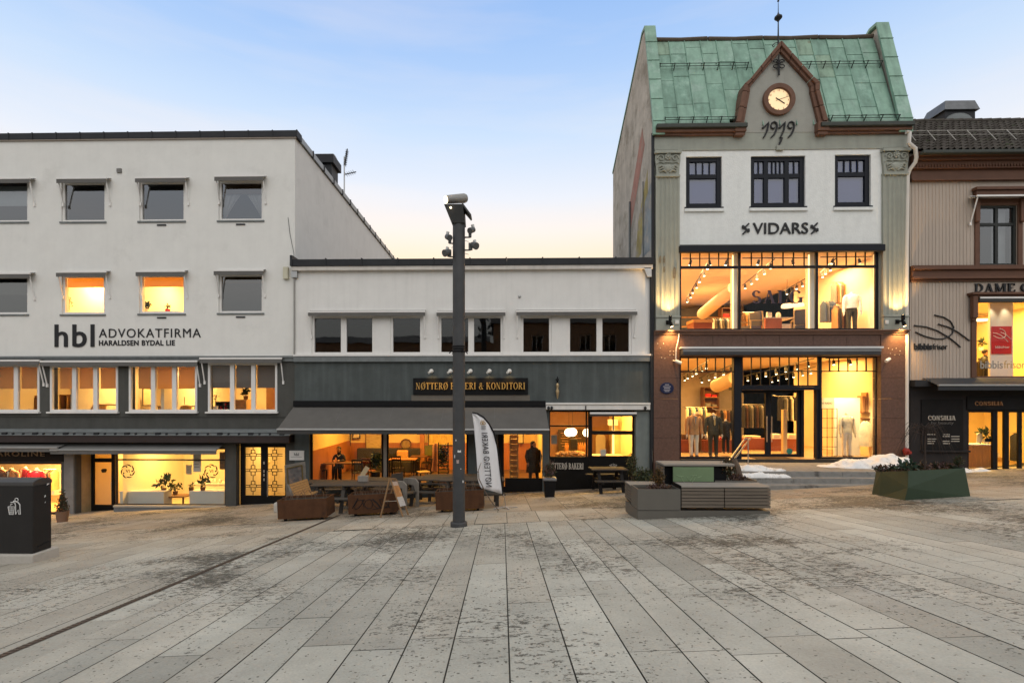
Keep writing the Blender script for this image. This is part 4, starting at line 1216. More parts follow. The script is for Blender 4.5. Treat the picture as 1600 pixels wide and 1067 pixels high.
for i in range(len(outer) - 1):                    # stone coping, block by block
    o0, o1, i0, i1 = outer[i], outer[i + 1], inner[i], inner[i + 1]
    nb = max(1, round(math.dist(o0, o1) / .62))
    for k in range(nb):
        q = []
        for t in (k / nb + .008, (k + 1) / nb - .008):
            q.append(((o0[0] + (o1[0] - o0[0]) * t, o0[1] + (o1[1] - o0[1]) * t), (i0[0] + (i1[0] - i0[0]) * t, i0[1] + (i1[1] - i0[1]) * t)))
        A, B_, Cc, D = q[0][0], q[1][0], q[1][1], q[0][1]
        mid = lambda p, r_, f: (p[0] + (r_[0] - p[0]) * f, p[1] + (r_[1] - p[1]) * f)
        tb.prism([A, B_, mid(B_, Cc, .55), mid(A, D, .55)], Yg - .16, Yg + .30)
        tb.prism([mid(A, D, .56), mid(B_, Cc, .56), Cc, D], Yg - .09, Yg + .30)
for u0, u1 in ((1145, 1161.5), (1273, 1290.5)):
    tb.box(X(u0, Yg), X(u1, Yg), Yg - .20, Yg + .2, Z(209, Yg, 1217), Z(195.5, Yg, 1217))
    tb.box(X(u0 + 1, Yg), X(u1 - 1, Yg), Yg - .15, Yg + .2, Z(214, Yg, 1217), Z(209.2, Yg, 1217))
tb.build('gable_coping', SAND, vd, bevel=.012)
IRON = pm('wrought_iron', (.022, .022, .024), .6, .2)
ck = MB()
cx_, cz_ = X(1216, Yg), Z(157, Yg, 1216)
def ring(b, cx, cz, r0, r1, y0, y1, n=48, mid_=None):
    prof = [(r0, y0), (r1, y0), (r1, y1), (r0, y1)]
    for k in range(n):
        a, c2 = 2 * math.pi * k / n, 2 * math.pi * (k + 1) / n
        vs = []
        for t in (a, c2):
            vs += [(cx + r * math.cos(t), y, cz + r * math.sin(t)) for r, y in prof]
        b.add(vs, [(0, 1, 5, 4), (1, 2, 6, 5), (2, 3, 7, 6), (3, 0, 4, 7)])
    return b
co_ = ring(ck, cx_, cz_, .385, .53, Yg - .10, Yg + .02)
ring(ck, cx_, cz_, .37, .43, Yg - .07, Yg + .02)
clock = ck.build('clock', SAND, vd, smooth=False)
fb = MB()
fb.add([(cx_ + .385 * math.cos(2 * math.pi * k / 40), Yg - .02, cz_ + .385 * math.sin(2 * math.pi * k / 40)) for k in range(40)], [tuple(range(40))])
fb.build('clock_face', em('clock_face_glow', (1.0, .72, .40), .80), clock, fix=False)
hbd = MB()
hbd.bar((cx_ - .10, Yg - .035, cz_ + .065), (cx_ + .20, Yg - .035, cz_ - .135), .03, .02)
hbd.build('hour_hand', IRON, clock)
hbd = MB().bar((cx_ - .10, Yg - .045, cz_ - .035), (cx_ + .35, Yg - .045, cz_ + .115), .018, .012).ball((cx_, Yg - .04, cz_), .022)
hbd.build('minute_hand', IRON, clock)
numo = MB()
for h in range(12):
    a = math.pi / 2 - h * math.pi / 6
    vs, fs = text_polys(str(h or 12), .02)
    bx = max(p[0] for p in vs)
    n0 = [(cx_ + .325 * math.cos(a) + (p[0] - bx / 2) * .085, Yg - .024, cz_ + .325 * math.sin(a) + (p[1] - .35) * .085) for p in vs]
    numo.add(n0, fs)
numo.build('clock_numeral', pm('numeral_brown', (.28, .10, .03), .6), clock, fix=False)
# iron fleuron, date and finial
fl = MB()
fx, fz = X(1216, Yg), Z(104, Yg, 1216)
fl.tube([(fx, Yg - .04, Z(119, Yg, 1216)), (fx, Yg - .04, Z(88, Yg, 1216))], [.03, .02], 6)
for s_ in (-1, 1):
    for z0, r_, d_ in ((-.02, .085, -1), (.14, .06, 1)):
        pts = [(fx + s_ * (.02 + .11 * (1 - math.cos(t)) * .9 - .04 * t / 4), Yg - .045, fz + z0 + d_ * (r_ * math.sin(t) * (1 - t / 9))) for t in [i * .42 for i in range(13)]]
        fl.tube(pts, [.022 - .0008 * i for i in range(13)], 6)
    fl.tube([(fx, Yg - .045, fz + .06), (fx + s_ * .09, Yg - .05, fz + .12), (fx + s_ * .15, Yg - .045, fz + .10)], [.03, .025, .008], 6)
fl.build('iron_fleuron', IRON, vd)
dt = MB()
def PD(u, v, d=.03): return (X(u, Yg + .02), Yg + .02 - d, Z(v, Yg + .02, 1216))
def c86(x, y): return PD(1170 + x / 10.67, 140 + y / 10.67)
for off in (0, 275):
    dt.tube([c86(220 + off, 655), c86(265 + off, 620), c86(300 + off, 580), c86(325 + off, 545), c86(318 + off, 610), c86(300 + off, 690), c86(270 + off, 760), c86(235 + off, 815)], [.036, .03, .022, .016, .028, .032, .028, .022], 7)
for off in (0, 285):
    pts = [(428, 640), (405, 662), (372, 650), (360, 610), (380, 565), (420, 548), (455, 570), (465, 620), (450, 690), (415, 760), (362, 812)]
    dt.tube([c86(x + off, y) for x, y in pts], [.016, .034, .03, .022, .026, .032, .033, .033, .033, .03, .022], 7)
dt.tube([c86(510, 800), c86(545, 820), c86(520, 880), c86(485, 955)], [.015, .038, .034, .026], 7)
dt.build('date_numeral', IRON, vd)
fn = MB()
Yf_ = Yg + .1
fz = lambda v: Z(v, Yf_, 1216)
fnx = X(1216, Yf_)
fn.tube([(fnx, Yf_, fz(70)), (fnx, Yf_, fz(50)), (fnx, Yf_, fz(2))], [.03, .022, .008], 6)
fn.lathe((fnx, Yf_, fz(28)), [(.01, -.17), (.05, -.10), (.125, -.02), (.12, .03), (.04, .10), (.015, .18)], 12)
fn.ball((fnx, Yf_, fz(2)), .035)
for s_ in (-1, 1): fn.tube([(fnx, Yf_, fz(67)), (fnx + s_ * .12, Yf_, fz(68)), (fnx + s_ * .2, Yf_, fz(71)), (fnx + s_ * .17, Yf_, fz(74)), (fnx + s_ * .12, Yf_, fz(72))], .015, 5)
fn.build('finial', IRON, vd)
# pilasters with carved capitals
for u0, u1 in ((1023, 1060), (1375.5, 1414)):
    x0, x1 = xv(u0), xv(u1)
    wdt = x1 - x0
    poly = [(x0, YV - .005), (x0, YV - .13), (x0 + .05, YV - .13)]
    nf = 5
    fw = (wdt - .10) / nf
    for k in range(nf):
        a = x0 + .05 + fw * k
        for j in range(1, 6): poly.append((a + fw * (.1 + .8 * (j - 1) / 4), YV - .13 + .045 * math.sin(math.pi * (j - .5) / 5)))
        poly.append((a + fw, YV - .13))
    poly += [(x1, YV - .13), (x1, YV - .005)]
    pil = MB().prismz(poly, zv(494), zv(278)).build('pilaster', SAGE, vd)
    MB().box(x0 - .0, x1, YV - .16, YV - .006, zv(523), zv(497)).box(x0 - .01, x1 + .01, YV - .19, YV - .006, zv(496.9), zv(494.1)).box(x0 - .01, x1 + .01, YV - .17, YV - .006, zv(277.9), zv(274.5)).build('plinth', SAGE, pil, bevel=.012)
    cpb = MB()
    pr = [(x0 + .02, zv(274)), (x1 - .02, zv(274)), (x1 - .01, zv(262)), (x1 + .02, zv(252)), (x1 + .02, zv(243)), (x0 - .02, zv(243)), (x0 - .02, zv(252)), (x0 + .01, zv(262))]
    cpb.prism(pr, YV - .14, YV - .006)
    cpb.box(x0 - .05, x1 + .04, YV - .22, YV - .006, zv(242), zv(237.5))
    xc = (x0 + x1) / 2
    for s_ in (-1, 1):
        c0, z0 = xc + s_ * .26, zv(249.5)
        pts = [(c0 + s_ * (-.02) + (.125 - .0085 * i) * math.cos(i * .62 + (0 if s_ > 0 else 0)) * s_, YV - .17 - .002 * i, z0 + (.125 - .0085 * i) * math.sin(i * .62)) for i in range(14)]
        cpb.tube(pts, .022, 6)
        for j in range(3):
            cpb.tube([(xc + s_ * .05, YV - .15, zv(271 - 3 * j)), (xc + s_ * (.15 + .04 * j), YV - .19, zv(268 - 3.4 * j)), (xc + s_ * (.27 + .02 * j), YV - .16, zv(270 - 3.4 * j)), (xc + s_ * (.30), YV - .15, zv(266 - 3 * j))], [.03, .034, .026, .01], 6)
        cpb.tube([(xc + s_ * .12, YV - .16, zv(256.5)), (xc + s_ * .30, YV - .17, zv(255)), (xc + s_ * .38, YV - .15, zv(258))], .018, 6)
    for j in range(7):
        a = math.pi * j / 6
        cpb.ball((xc + .085 * math.cos(a * 2 * 6 / 7), YV - .17, zv(247) + .085 * math.sin(a * 2 * 6 / 7)), .04, .03, .04, 8, 6)
    cpb.ball((xc, YV - .18, zv(247)), .05, .04, .05, 8, 6)
    cpb.ball((xc, YV - .15, zv(264)), .15, .05, .12, 10, 7)
    cpb.tube([(xc - .1, YV - .17, zv(255.5)), (xc + .1, YV - .17, zv(255.5))], .02, 6)
    cpb.build('capital', SAGE, pil)
    if u0 < 1100:
        fk = MB()
        for (u, v, a, b_) in ((1030, 405, 3, 6), (1036, 405, 2.5, 6), (1036, 421, 2, 5), (1052, 426, 5, 10)):
            x, z = xv(u), zv(v)
            fk.prism([(x - a * .011, z - b_ * .02), (x + a * .005, z - b_ * .022), (x + a * .011, z - b_ * .004), (x + a * .008, z + b_ * .014), (x - a * .003, z + b_ * .02), (x - a * .012, z + b_ * .006)], YV - .134, YV - .12)
        fk.build('flaked_patch', pm('bare_render', (.20, .17, .12), .95, .3, 20), pil)
# upper windows
for k, (x0, x1, z0, z1) in enumerate(upw):
    um = (1099, 1214.5, 1331)[k]
    off = (0, 0, -1.5)[k]
    zm = zv(274.5 + off)
    if k == 1: vx = [X(1197.5, YV), X(1230, YV)]
    else: vx = []
    o = window(vd, x0, x1, z0, z1, YV + .02, mat=NAVY, gl=GLASS_BLUE, fw=.15, bw=.15, vx=vx, hz=[zm], depth=.09, sill=.10, sillm=NAVY)
    gb = MB()
    cells = [(x0 + .15, x1 - .15, 4)] if k != 1 else [(x0 + .15, vx[0] - .08, 2), (vx[0] + .08, vx[1] - .08, 4), (vx[1] + .08, x1 - .15, 2)]
    for a, b_, n in cells:
        for i in range(1, n): gb.box(a + (b_ - a) * i / n - .017, a + (b_ - a) * i / n + .017, YV + .035, YV + .08, zm + .07, z1 - .14)
    gb.build('glazing_bar', NAVY, o)
    MB().box(x0 - .06, x1 + .06, YV - .12, YV - .052, z0 - .17, z0 - .065).build('sill_stone', WHITE_ROUGH, o, bevel=.01)
    MB().box(x0 + .05, x1 - .05, YV + .13, YV + .15, z0, z1).build('roller_blind', pm('slate_blind', (.16, .20, .34), .9, .05), o)
# name letters with their two marks
sg = thing('shop_sign', 'dark letters VIDARS between two arrow marks on the white wall of the clothes shop', 'sign', (xv(1218), YV - .05, zv(367)))
letters(sg, 'VIDARS', 1176, 1262, 348.5, 366, YV - .05, ext=.045, bold=.006, space=1.02)
mk = MB()
for u0 in (1159.5, 1266.5):
    def PM(x, y): return (X(u0 + x, YV - .05), YV - .085, Z(349 + y, YV - .05, 1218))
    mk.bar(PM(.5, 4), PM(9.5, 13.5), .045, .05)
    mk.bar(PM(10, .5), PM(3.2, 7.2), .04, .05); mk.bar(PM(.5, 17), PM(7, 10.8), .04, .05)
    mk.bar(PM(.3, 3.5), PM(.3, 8.2), .04, .05); mk.bar(PM(10, 9), PM(10, 13.8), .04, .05)
    mk.bar(PM(.3, 7.8), PM(4.5, 7.2), .03, .05); mk.bar(PM(10, 9.4), PM(5.8, 10.4), .03, .05)
mk.build('arrow_mark', SIGNBLK, sg)
# first floor display window
Yd = YV + .04
o = window(vd, disp[0], disp[1], disp[2], disp[3], Yd, mat=NAVY, gl=GLASS_SHOP, fw=.09, vx=[xv(1156.5), xv(1277.8)], bw=.09, hz=[zv(416.5)], name='display_window')
gb = MB()
for a, b_, n in ((1065, 1154, 6), (1159, 1275, 7), (1280, 1369, 6)):
    for i in range(1, n): 
        x = xv(a + (b_ - a) * i / n)
        gb.box(x - .018, x + .018, Yd + .02, Yd + .05, zv(416), zv(390))
gb.build('glazing_bar', NAVY, o)
pw = MB()
for a, b_ in ((1146, 1153), (1265, 1274), (1368, 1371)): pw.box(X(a, YV + .55), X(b_ - 1, YV + .55), YV + .55, YV + .8, zv(519), zv(389))
pw.build('window_post', pm('white_post', (.78, .72, .62), .6, .04), o)
lt = MB()
for a in (1144.5, 1263.5, 1366): lt.box(X(a, YV + .5), X(a + 1.4, YV + .5), YV + .50, YV + .53, zv(516), zv(392))
lt.build('light_strip', em('warm_strip', (1.0, .68, .30), 2.6), o)
MB().box(disp[0] - .05, disp[1] + .05, YV - .24, YV - .052, zv(396), zv(385.5)).build('awning_cassette', NAVY, vd, bevel=.02)
MB().box(disp[0] - .05, disp[1] + .02, YV - .10, YV - .051, zv(385.3), zv(382.6)).build('lead_flashing', pm('grey_lead', (.22, .22, .20), .7, .2), vd)
SALG = pm('purple_letters', (.07, .045, .06), .6, .1)
sl2 = thing('window_lettering', 'dark serif letters SALG on the first floor display window', 'sign', (xv(1215), Yd + .03, zv(480)))
letters(sl2, 'SALG', 1175, 1255, 453.5, 474.5, Yd + .045, mat=SALG, serif=True, ext=.004)
# granite shop front
gb = MB()
vj = [523.5, 556, 590.5, 623, 653, 684, 722]
for u0, u1, a_ in ((1020, 1060, 0), (1372.5, 1414, 0)):
    for i in range(6):
        gb.box(xv(u0), xv(u1), YV - .12, YV + .28, zv(vj[i + 1]) + .006, zv(vj[i]))
    gb.box(xv(u0) - .01, xv(u1) + .01, YV - .15, YV + .28, -1.6, zv(722))
n = 6
for i in range(n):
    a, b_ = xv(1060.2) + (xv(1372.3) - xv(1060.2)) * i / n, xv(1060.2) + (xv(1372.3) - xv(1060.2)) * (i + 1) / n
    gb.box(a + .003, b_ - .003, YV - .10, YV + .28, zv(557), zv(523.6))
gb.build('granite_front', GRANITE, vd, bevel=.006)
mb_ = MB()
for y, a, b_ in ((.26, 518.6, 516.8), (.20, 521, 518.7), (.16, 523.5, 521.1)): mb_.box(xv(1020), xv(1414), YV - y, YV - .001, zv(a), zv(b_))
mb_.build('string_course', pm('brown_moulding', (.20, .11, .075), .7, .15), vd, bevel=.01)
AWC = MB().box(xv(1061) - .02, X(1377, YV - .42), YV - .42, YV - .125, zv(556.5), zv(546)).build('awning_cassette', pm('dark_grey_awning', (.045, .045, .048), .6, .15), vd, bevel=.025)
MB().box(xv(1061) - .02, X(1377, YV - .42), YV - .435, YV - .421, zv(551), zv(547)).build('front_rail', pm('grey_rail', (.20, .20, .20), .4, .1, metal=.5), AWC)
MB().box(xv(1059), X(1379, YV - .3), YV - .36, YV - .121, zv(545.6), zv(543)).build('rain_hood', WHITE_METAL, AWC)
Yw = YV + .08
def zw(v): return Z(v, Yw, 1218)
def xw(u): return X(u, Yw)
ow = window(vd, xw(1061), xw(1150), zw(717), zw(556), Yw, mat=NAVY, gl=GLASS_SHOP, fw=.07, hz=[zw(580.5)], bw=.035, name='shop_window')
gb = MB()
for i in range(1, 6): gb.box(xw(1062 + 85 * i / 6) - .016, xw(1062 + 85 * i / 6) + .016, Yw + .02, Yw + .06, zw(580), zw(558))
gb.box(xw(1147.3), xw(1158.5), Yw - .01, Yw + .2, zw(719), zw(556))
gb.build('glazing_bar', NAVY, ow)
ow = window(vd, xw(1281), xw(1372), zw(717), zw(556), Yw, mat=NAVY, gl=GLASS_SHOP, fw=.07, hz=[zw(580)], bw=.035, name='shop_window')
gb = MB()
for i in range(1, 6): gb.box(xw(1283 + 86 * i / 6) - .016, xw(1283 + 86 * i / 6) + .016, Yw + .02, Yw + .06, zw(580), zw(558))
gb.build('glazing_bar', NAVY, ow)
ow = window(vd, xw(1158.6), xw(1280.8), zw(604), zw(556), Yw, mat=NAVY, gl=GLASS_SHOP, fw=.05, hz=[zw(580)], bw=.03, name='transom_window')
gb = MB()
for i in range(1, 8): gb.box(xw(1160 + 118 * i / 8) - .014, xw(1160 + 118 * i / 8) + .014, Yw + .02, Yw + .06, zw(602), zw(558))
gb.build('glazing_bar', NAVY, ow)
MB().box(xw(1158.6), xw(1281), Yw - .02, Yw + 1.0, zw(609), zw(604.2)).build('lintel', NAVY, vd)
Y2 = YV + .95
def z2(v): return Z(v, Y2, 1218)
def x2(u): return X(u, Y2)
od = window(vd, x2(1149), x2(1253), z2(716), z2(607), Y2, mat=NAVY, gl=GLASS_SHOP, fw=.16, vx=[x2(1200.5)], bw=.20, name='door')
MB().tube([(x2(1197), Y2 - .06, z2(650)), (x2(1197), Y2 - .06, z2(690))], .016).tube([(x2(1204.5), Y2 - .06, z2(650)), (x2(1204.5), Y2 - .06, z2(690))], .016).build('door_handle', STEEL, od)
MB().add([(x2(1234.5) + .115 * math.cos(k * math.pi / 4 + .4), Y2 - .005 + .04, z2(705) + .115 * math.sin(k * math.pi / 4 + .4)) for k in range(8)], [tuple(range(8))]).build('door_sticker', pm('teal_sticker', (.03, .22, .18), .6), od, fix=False)
sgl = MB().quad((x2(1253), Y2, z2(716)), (xw(1280), Yw + .05, z2(716)), (xw(1280), Yw + .05, z2(607)), (x2(1253), Y2, z2(607)))
sgl.build('side_pane', GLASS_SHOP, vd, fix=False)
sfr = MB().bar((x2(1253), Y2, z2(716)), (x2(1253), Y2, z2(607)), .10, .10).bar((xw(1280), Yw + .1, z2(718)), (xw(1280), Yw + .1, z2(604)), .11, .11)
sfr.bar((x2(1264), Y2 - .35, z2(716)), (x2(1264), Y2 - .35, z2(607)), .06, .06)
sfr.build('entrance_frame', NAVY, vd)
MB().box(xw(1061), xw(1372), YV - .06, Yw - .012, zw(724), zw(717)).box(xw(1158), xw(1280), Yw - .02, Y2 + .2, zw(724), zw(718.5)).build('threshold', pm('dark_threshold', (.03, .028, .026), .7, .2), vd)
MB().box(X(1182, YV + .3), X(1238, YV + .3), YV + .15, YV + .8, zw(718.4), zw(717.2)).build('door_mat', pm('brown_mat', (.06, .035, .02), .95, .2, 40, .5, 60), vd)
# rooms of the shop
SLATE = pm('slate_blue_wall', (.30, .26, .25), .8, .1)
PEACH = pm('peach_ceiling', (.80, .68, .55), .9, .03)
LWOOD = pm('light_wood_floor', (.34, .22, .12), .5, .2, 3, stretch=(1, 8, 1))
room(vd, vxl + .31, vxr - .33, YV + .29, 28.8, zv(521), zv(388), PEACH, LWOOD, PEACH, SLATE)
room(vd, vxl + .31, vxr - .33, YV + .29, 28.8, zv(718.6), zv(553), pm('warm_cream_wall', (.72, .60, .40), .9, .04), LWOOD, PEACH, SLATE)
for q in (7.0, 9.7, 12.3):
    for y in (20.2, 25.2): area(q, y, zv(388) - .06, 1.8, 1.6, 100, (1, .60, .28))
for q in (7.0, 9.7, 12.3):
    for y in (20.2, 25.2): area(q, y, zv(553) - .06, 1.8, 1.4, 84, (1, .58, .20))
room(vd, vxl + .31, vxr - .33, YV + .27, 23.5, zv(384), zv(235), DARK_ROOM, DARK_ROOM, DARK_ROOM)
# plaque, wall lamps, cameras
pq = thing('wall_plaque', 'oval dark blue heritage plaque on the granite pier', 'sign', (xv(1040), YV - .13, zv(616)))
pbm = MB()
pbm.prism([(xv(1040) + .235 * math.cos(k * math.pi / 16), zv(606.5) + .20 * math.sin(k * math.pi / 16)) for k in range(32)], YV - .15, YV - .121)
pbm.build('plate', pm('enamel_blue', (.010, .016, .055), .3, .1), pq, bevel=.01)
tl = MB()
for v, wd in ((601, .14), (604, .26), (606.5, .2), (609, .22), (611.5, .16)): tl.box(xv(1040) - wd / 2, xv(1040) + wd / 2, YV - .153, YV - .1495, zv(v) - .008, zv(v) + .012)
tl.build('inscription', pm('plaque_white', (.4, .4, .45), .6), pq)
LB2 = em('wall_lamp_bulb', (1.0, .62, .25), 30)
for k, (u, lab) in enumerate(((1041, 'black up and down wall lamp on the left pilaster of the clothes shop'), (1396, 'black up and down wall lamp on the right pilaster beside the wooden house'))):
    x, z = xv(u), zv(504.5)
    yl = YV - .42
    if k == 0:
        wl_ = thing('wall_lamp', lab, 'lamp', (x, YV - .16, z), group='up and down wall lamps on the pilasters')
        MB().tube([(x, yl, z + .02), (x, yl, z + .19)], .055, 12).tube([(x, yl, z - .02), (x + .05, yl, z - .17)], .055, 12).bar((x, yl, z), (x, YV - .165, z), .05, .05).box(x - .06, x + .06, YV - .19, YV - .1605, z - .07, z + .07).build('lamp_body', BLACK, wl_, smooth=True)
        MB().tube([(x, yl, z + .178), (x, yl, z + .1925)], .04, 10).tube([(x + .048, yl, z - .162), (x + .0545, yl, z - .178)], .04, 10).build('bulb', LB2, wl_)
        first = wl_
    else:
        copy_tree(first, (x, YV - .16, z), 0, lab)
    spot(x, yl, z + .20, x, YV - .13, zv(445), 250, (1, .60, .22), 95, .03, .9)
    spot(x + .06, yl, z - .20, x + .08, YV - .15, zv(545), 170, (1, .55, .18), 105, .03, .9)
for u, v, lab in ((1053, 565.5, 'small white camera at the left end of the shop awning'), (1379, 563, 'small white camera at the right end of the shop awning')):
    x, z = xv(u), zv(v)
    cm_ = thing('security_camera', lab, 'camera', (x, YV - .2, z), group='cameras beside the shop awning')
    s_ = 1 if u < 1200 else -1
    MB().tube([(x - .04 * s_, YV - .26, z + .03), (x + .14 * s_, YV - .34, z - .06)], .055, 10).build('housing', LAMPW, cm_, bevel=.008)
    MB().tube([(x - .02 * s_, YV - .25, z), (x - .06 * s_, YV - .122, z + .05)], .02, 6).build('bracket', LAMPW, cm_)
MB().tube([at(1061, 521, YV - .28), at(1060, 530, YV - .27), at(1056.5, 545, YV - .26), at(1056, 561, YV - .25)], .018, 5).build('cable', LAMPW, vd)
dots = MB()
for u, v in ((1026, 537), (1035, 537), (1030, 544), (1045, 549), (1051, 549), (1045, 555), (1051, 555), (1384, 545), (1390, 547), (1396, 545), (1402, 549), (1387, 553), (1394, 555), (1401, 555), (1032, 559), (1037, 560)): dots.ball((xv(u), YV - .122, zv(v)), .02, .008, .02, 6, 4)
dots.build('filled_hole', pm('filler', (.5, .42, .32), .9), vd)
MB().box(xv(1052), xv(1058), YV - .20, YV - .161, zv(507), zv(501)).box(xv(1377), xv(1382), YV - .20, YV - .161, zv(508), zv(502)).build('junction_box', LAMPW, vd, bevel=.01)

# steps in front of the shop
STEP = pm('step_granite', (.25, .24, .22), .85, .2, 6, .2, 60, col2=(.11, .10, .09), patch=.06, pscale=2)
sp_ = MB()
sx0, sx1 = xv(1022), 11.75
for k, (y, z) in enumerate(((15.44, -.62), (15.09, -.765), (14.74, -.91))):
    sp_.cur = 0
    nb = 4
    a0 = sx0 - .0
    for i in range(nb):
        a, b_ = a0 + (sx1 + .0 - a0) * i / nb, a0 + (sx1 - a0) * (i + 1) / nb
        sp_.box(a + .003, b_ - .003, y, y + .36 if k else YV - .155, z - .5, z - .0005 * k)
tag(sp_.build('stone_steps', STEP, bevel=.012), 'three low granite steps leading up to the clothes shop entrance', 'steps')

# ================================================================ wooden house on the right
YD = 17.72
dxl, dxr = X(1421.5, YD), 25.0
def zd(v): return Z(v, YD, 1510)
def xd(u): return X(u, YD)
dm = thing('wooden_building', 'beige wooden building with red brown cornices and a black shop front', 'building', ((dxl + dxr) / 2, YD, -1.4))
BOARD = pm('beige_boards', (.46, .385, .32), .8, .07, 3, .05, 30, stretch=(1, 1, .3), streak=.06)
BROWN = pm('red_brown_paint', (.125, .058, .034), .65, .15, 3, .05, 30)
uw = R(1529, 321, 1589, 415, YD)
lw = (xd(1524), xd(1650), zd(590), zd(466))
MB().wall(dxl, dxr, zd(600), zd(240), YD, YD + .25, [uw, lw]).build('wall', BOARD, dm)
MB().box(dxl, dxl + .25, YD + .255, 24, -3, zd(240)).box(dxl, dxr, 24, 24.2, -3, zd(240)).build('wall', BOARD, dm)
bt = MB()
x = dxl + .06
while x < 19:
    for z0, z1 in ((zd(416), zd(283)), (zd(598), zd(440))):
        if not (uw[0] - .2 < x < uw[1] + .2 and z0 < uw[3] and z1 > uw[2]) and not (lw[0] - .2 < x < lw[1] and z0 < lw[3] and z1 > lw[2]):
            bt.box(x, x + .035, YD - .014, YD - .001, z0, z1)
    x += .115
bt.build('batten', BOARD, dm)
cn = MB()
for y, a, b_ in ((.42, 251, 245), (.34, 256, 251.2), (.22, 267, 256.2), (.10, 281, 267.2), (.14, 284, 281.2)): cn.box(dxl - .02, dxr, YD - y, YD - .002, zd(a), zd(b_))
x = dxl + .03
while x < 19:
    cn.box(x, x + .05, YD - .26, YD - .221, zd(265), zd(261.5)); x += .10
cn.build('cornice', BROWN, dm, bevel=.006)
cn = MB()
for y, a, b_ in ((.17, 419.5, 416), (.22, 423, 419.7), (.12, 433, 423.2), (.18, 437, 433.2), (.08, 440.5, 437.2)): cn.box(dxl - .01, dxr, YD - y, YD - .002, zd(a), zd(b_))
cn.build('string_course', BROWN, dm, bevel=.006)
# pantile roof
Ee, Er = YD - .48, 20.2
zea, zer = Z(234, Ee, 1510), Z(190.5, Er, 1510)
tl = MB()
rows, per = 12, .21
nx = int((20.5 - dxl) / per * 6)
vs, fs = [], []
for r_ in range(rows):
    for half in (0, 1):
        t = (r_ + half * 1.02) / rows
        for i in range(nx + 1):
            x = dxl - .05 + i * per / 6
            h = .035 * math.sin(i * math.pi / 3) + (.035 if half == 0 else 0.0) + .008 * math.sin(i * 1.7 + r_ * 3)
            y, z = Ee + (Er - Ee) * t, zea + (zer - zea) * t
            vs.append((x, y - h * .6, z + h * .8))
for k in range(rows * 2 - 1):
    for i in range(nx): fs.append((k * (nx + 1) + i, k * (nx + 1) + i + 1, (k + 1) * (nx + 1) + i + 1, (k + 1) * (nx + 1) + i))
tl.add(vs, fs)
TILE = pm('old_pantile', (.066, .056, .047), .9, .35, 6, .3, 30, col2=(.05, .06, .03), patch=.06, pscale=2.5)
trf = tl.build('roof', TILE, dm, fix=False)
MB().quad((20.4, Ee, zea - .02), (dxr, Ee, zea - .02), (dxr, Er, zer), (20.4, Er, zer)).quad((dxl, Er, zer), (dxr, Er, zer), (dxr, 24.4, zd(240)), (dxl, 24.4, zd(240))).build('rear_roof', TILE, dm)
rg = MB()
x = dxl - .05
while x < 20:
    rg.tube([(x, Er, zer), (x + .36, Er, zer + .02)], .11, 8); x += .36
rg.build('ridge_tile', TILE, trf)
MB().box(dxl - .02, dxr, Ee - .12, Ee + .05, zea - .16, zea - .04).build('gutter', pm('gutter_dark', (.045, .05, .042), .6, .3, 6), dm, bevel=.03)
sg = MB()
def rs(x, t, h): return Vector((x, Ee + (Er - Ee) * t - h * .62, zea + (zer - zea) * t + h * .78))
sg.tube([rs(dxl + .3, .40, .22), rs(20, .40, .22)], .02, 6).tube([rs(dxl + .3, .36, .12), rs(20, .36, .12)], .014, 6)
for i in range(10):
    x = dxl + .35 + i * .68
    sg.bar(rs(x, .24, .06), rs(x, .40, .24), .03, .012)
sg.build('snow_guard', pm('pale_guard', (.30, .28, .25), .6, .1), trf)
yc2 = 20.6
c0, c1 = X(1475, yc2), X(1525.5, yc2)
chm = MB().box(c0 + .04, c1 - .04, yc2, yc2 + 1.0, zer - .8, Z(173, yc2, 1500)).build('chimney', DARK_METAL, dm, bevel=.01)
MB().add([(c0 - .05, yc2 - .1, Z(173, yc2, 1500)), (c1 + .07, yc2 - .1, Z(173, yc2, 1500)), (c1 + .07, yc2 + 1.1, Z(173, yc2, 1500)), (c0 - .05, yc2 + 1.1, Z(173, yc2, 1500)),
          (c0 + .10, yc2 + .05, Z(156, yc2, 1500)), (c1 - .0, yc2 + .05, Z(156, yc2, 1500)), (c1 - .0, yc2 + .95, Z(156, yc2, 1500)), (c0 + .1, yc2 + .95, Z(156, yc2, 1500))],
         [(0, 3, 2, 1), (4, 5, 6, 7), (0, 1, 5, 4), (1, 2, 6, 5), (2, 3, 7, 6), (3, 0, 4, 7)]).build('chimney_hood', pm('zinc_hood', (.14, .145, .15), .45, .25, 4, metal=.5), chm, bevel=.015)
MB().ball(((c0 + c1) / 2 - .05, yc2 - .01, Z(191, yc2, 1500)), .55, .12, .36, 14, 8).build('flashing', ZINC, chm, smooth=True)
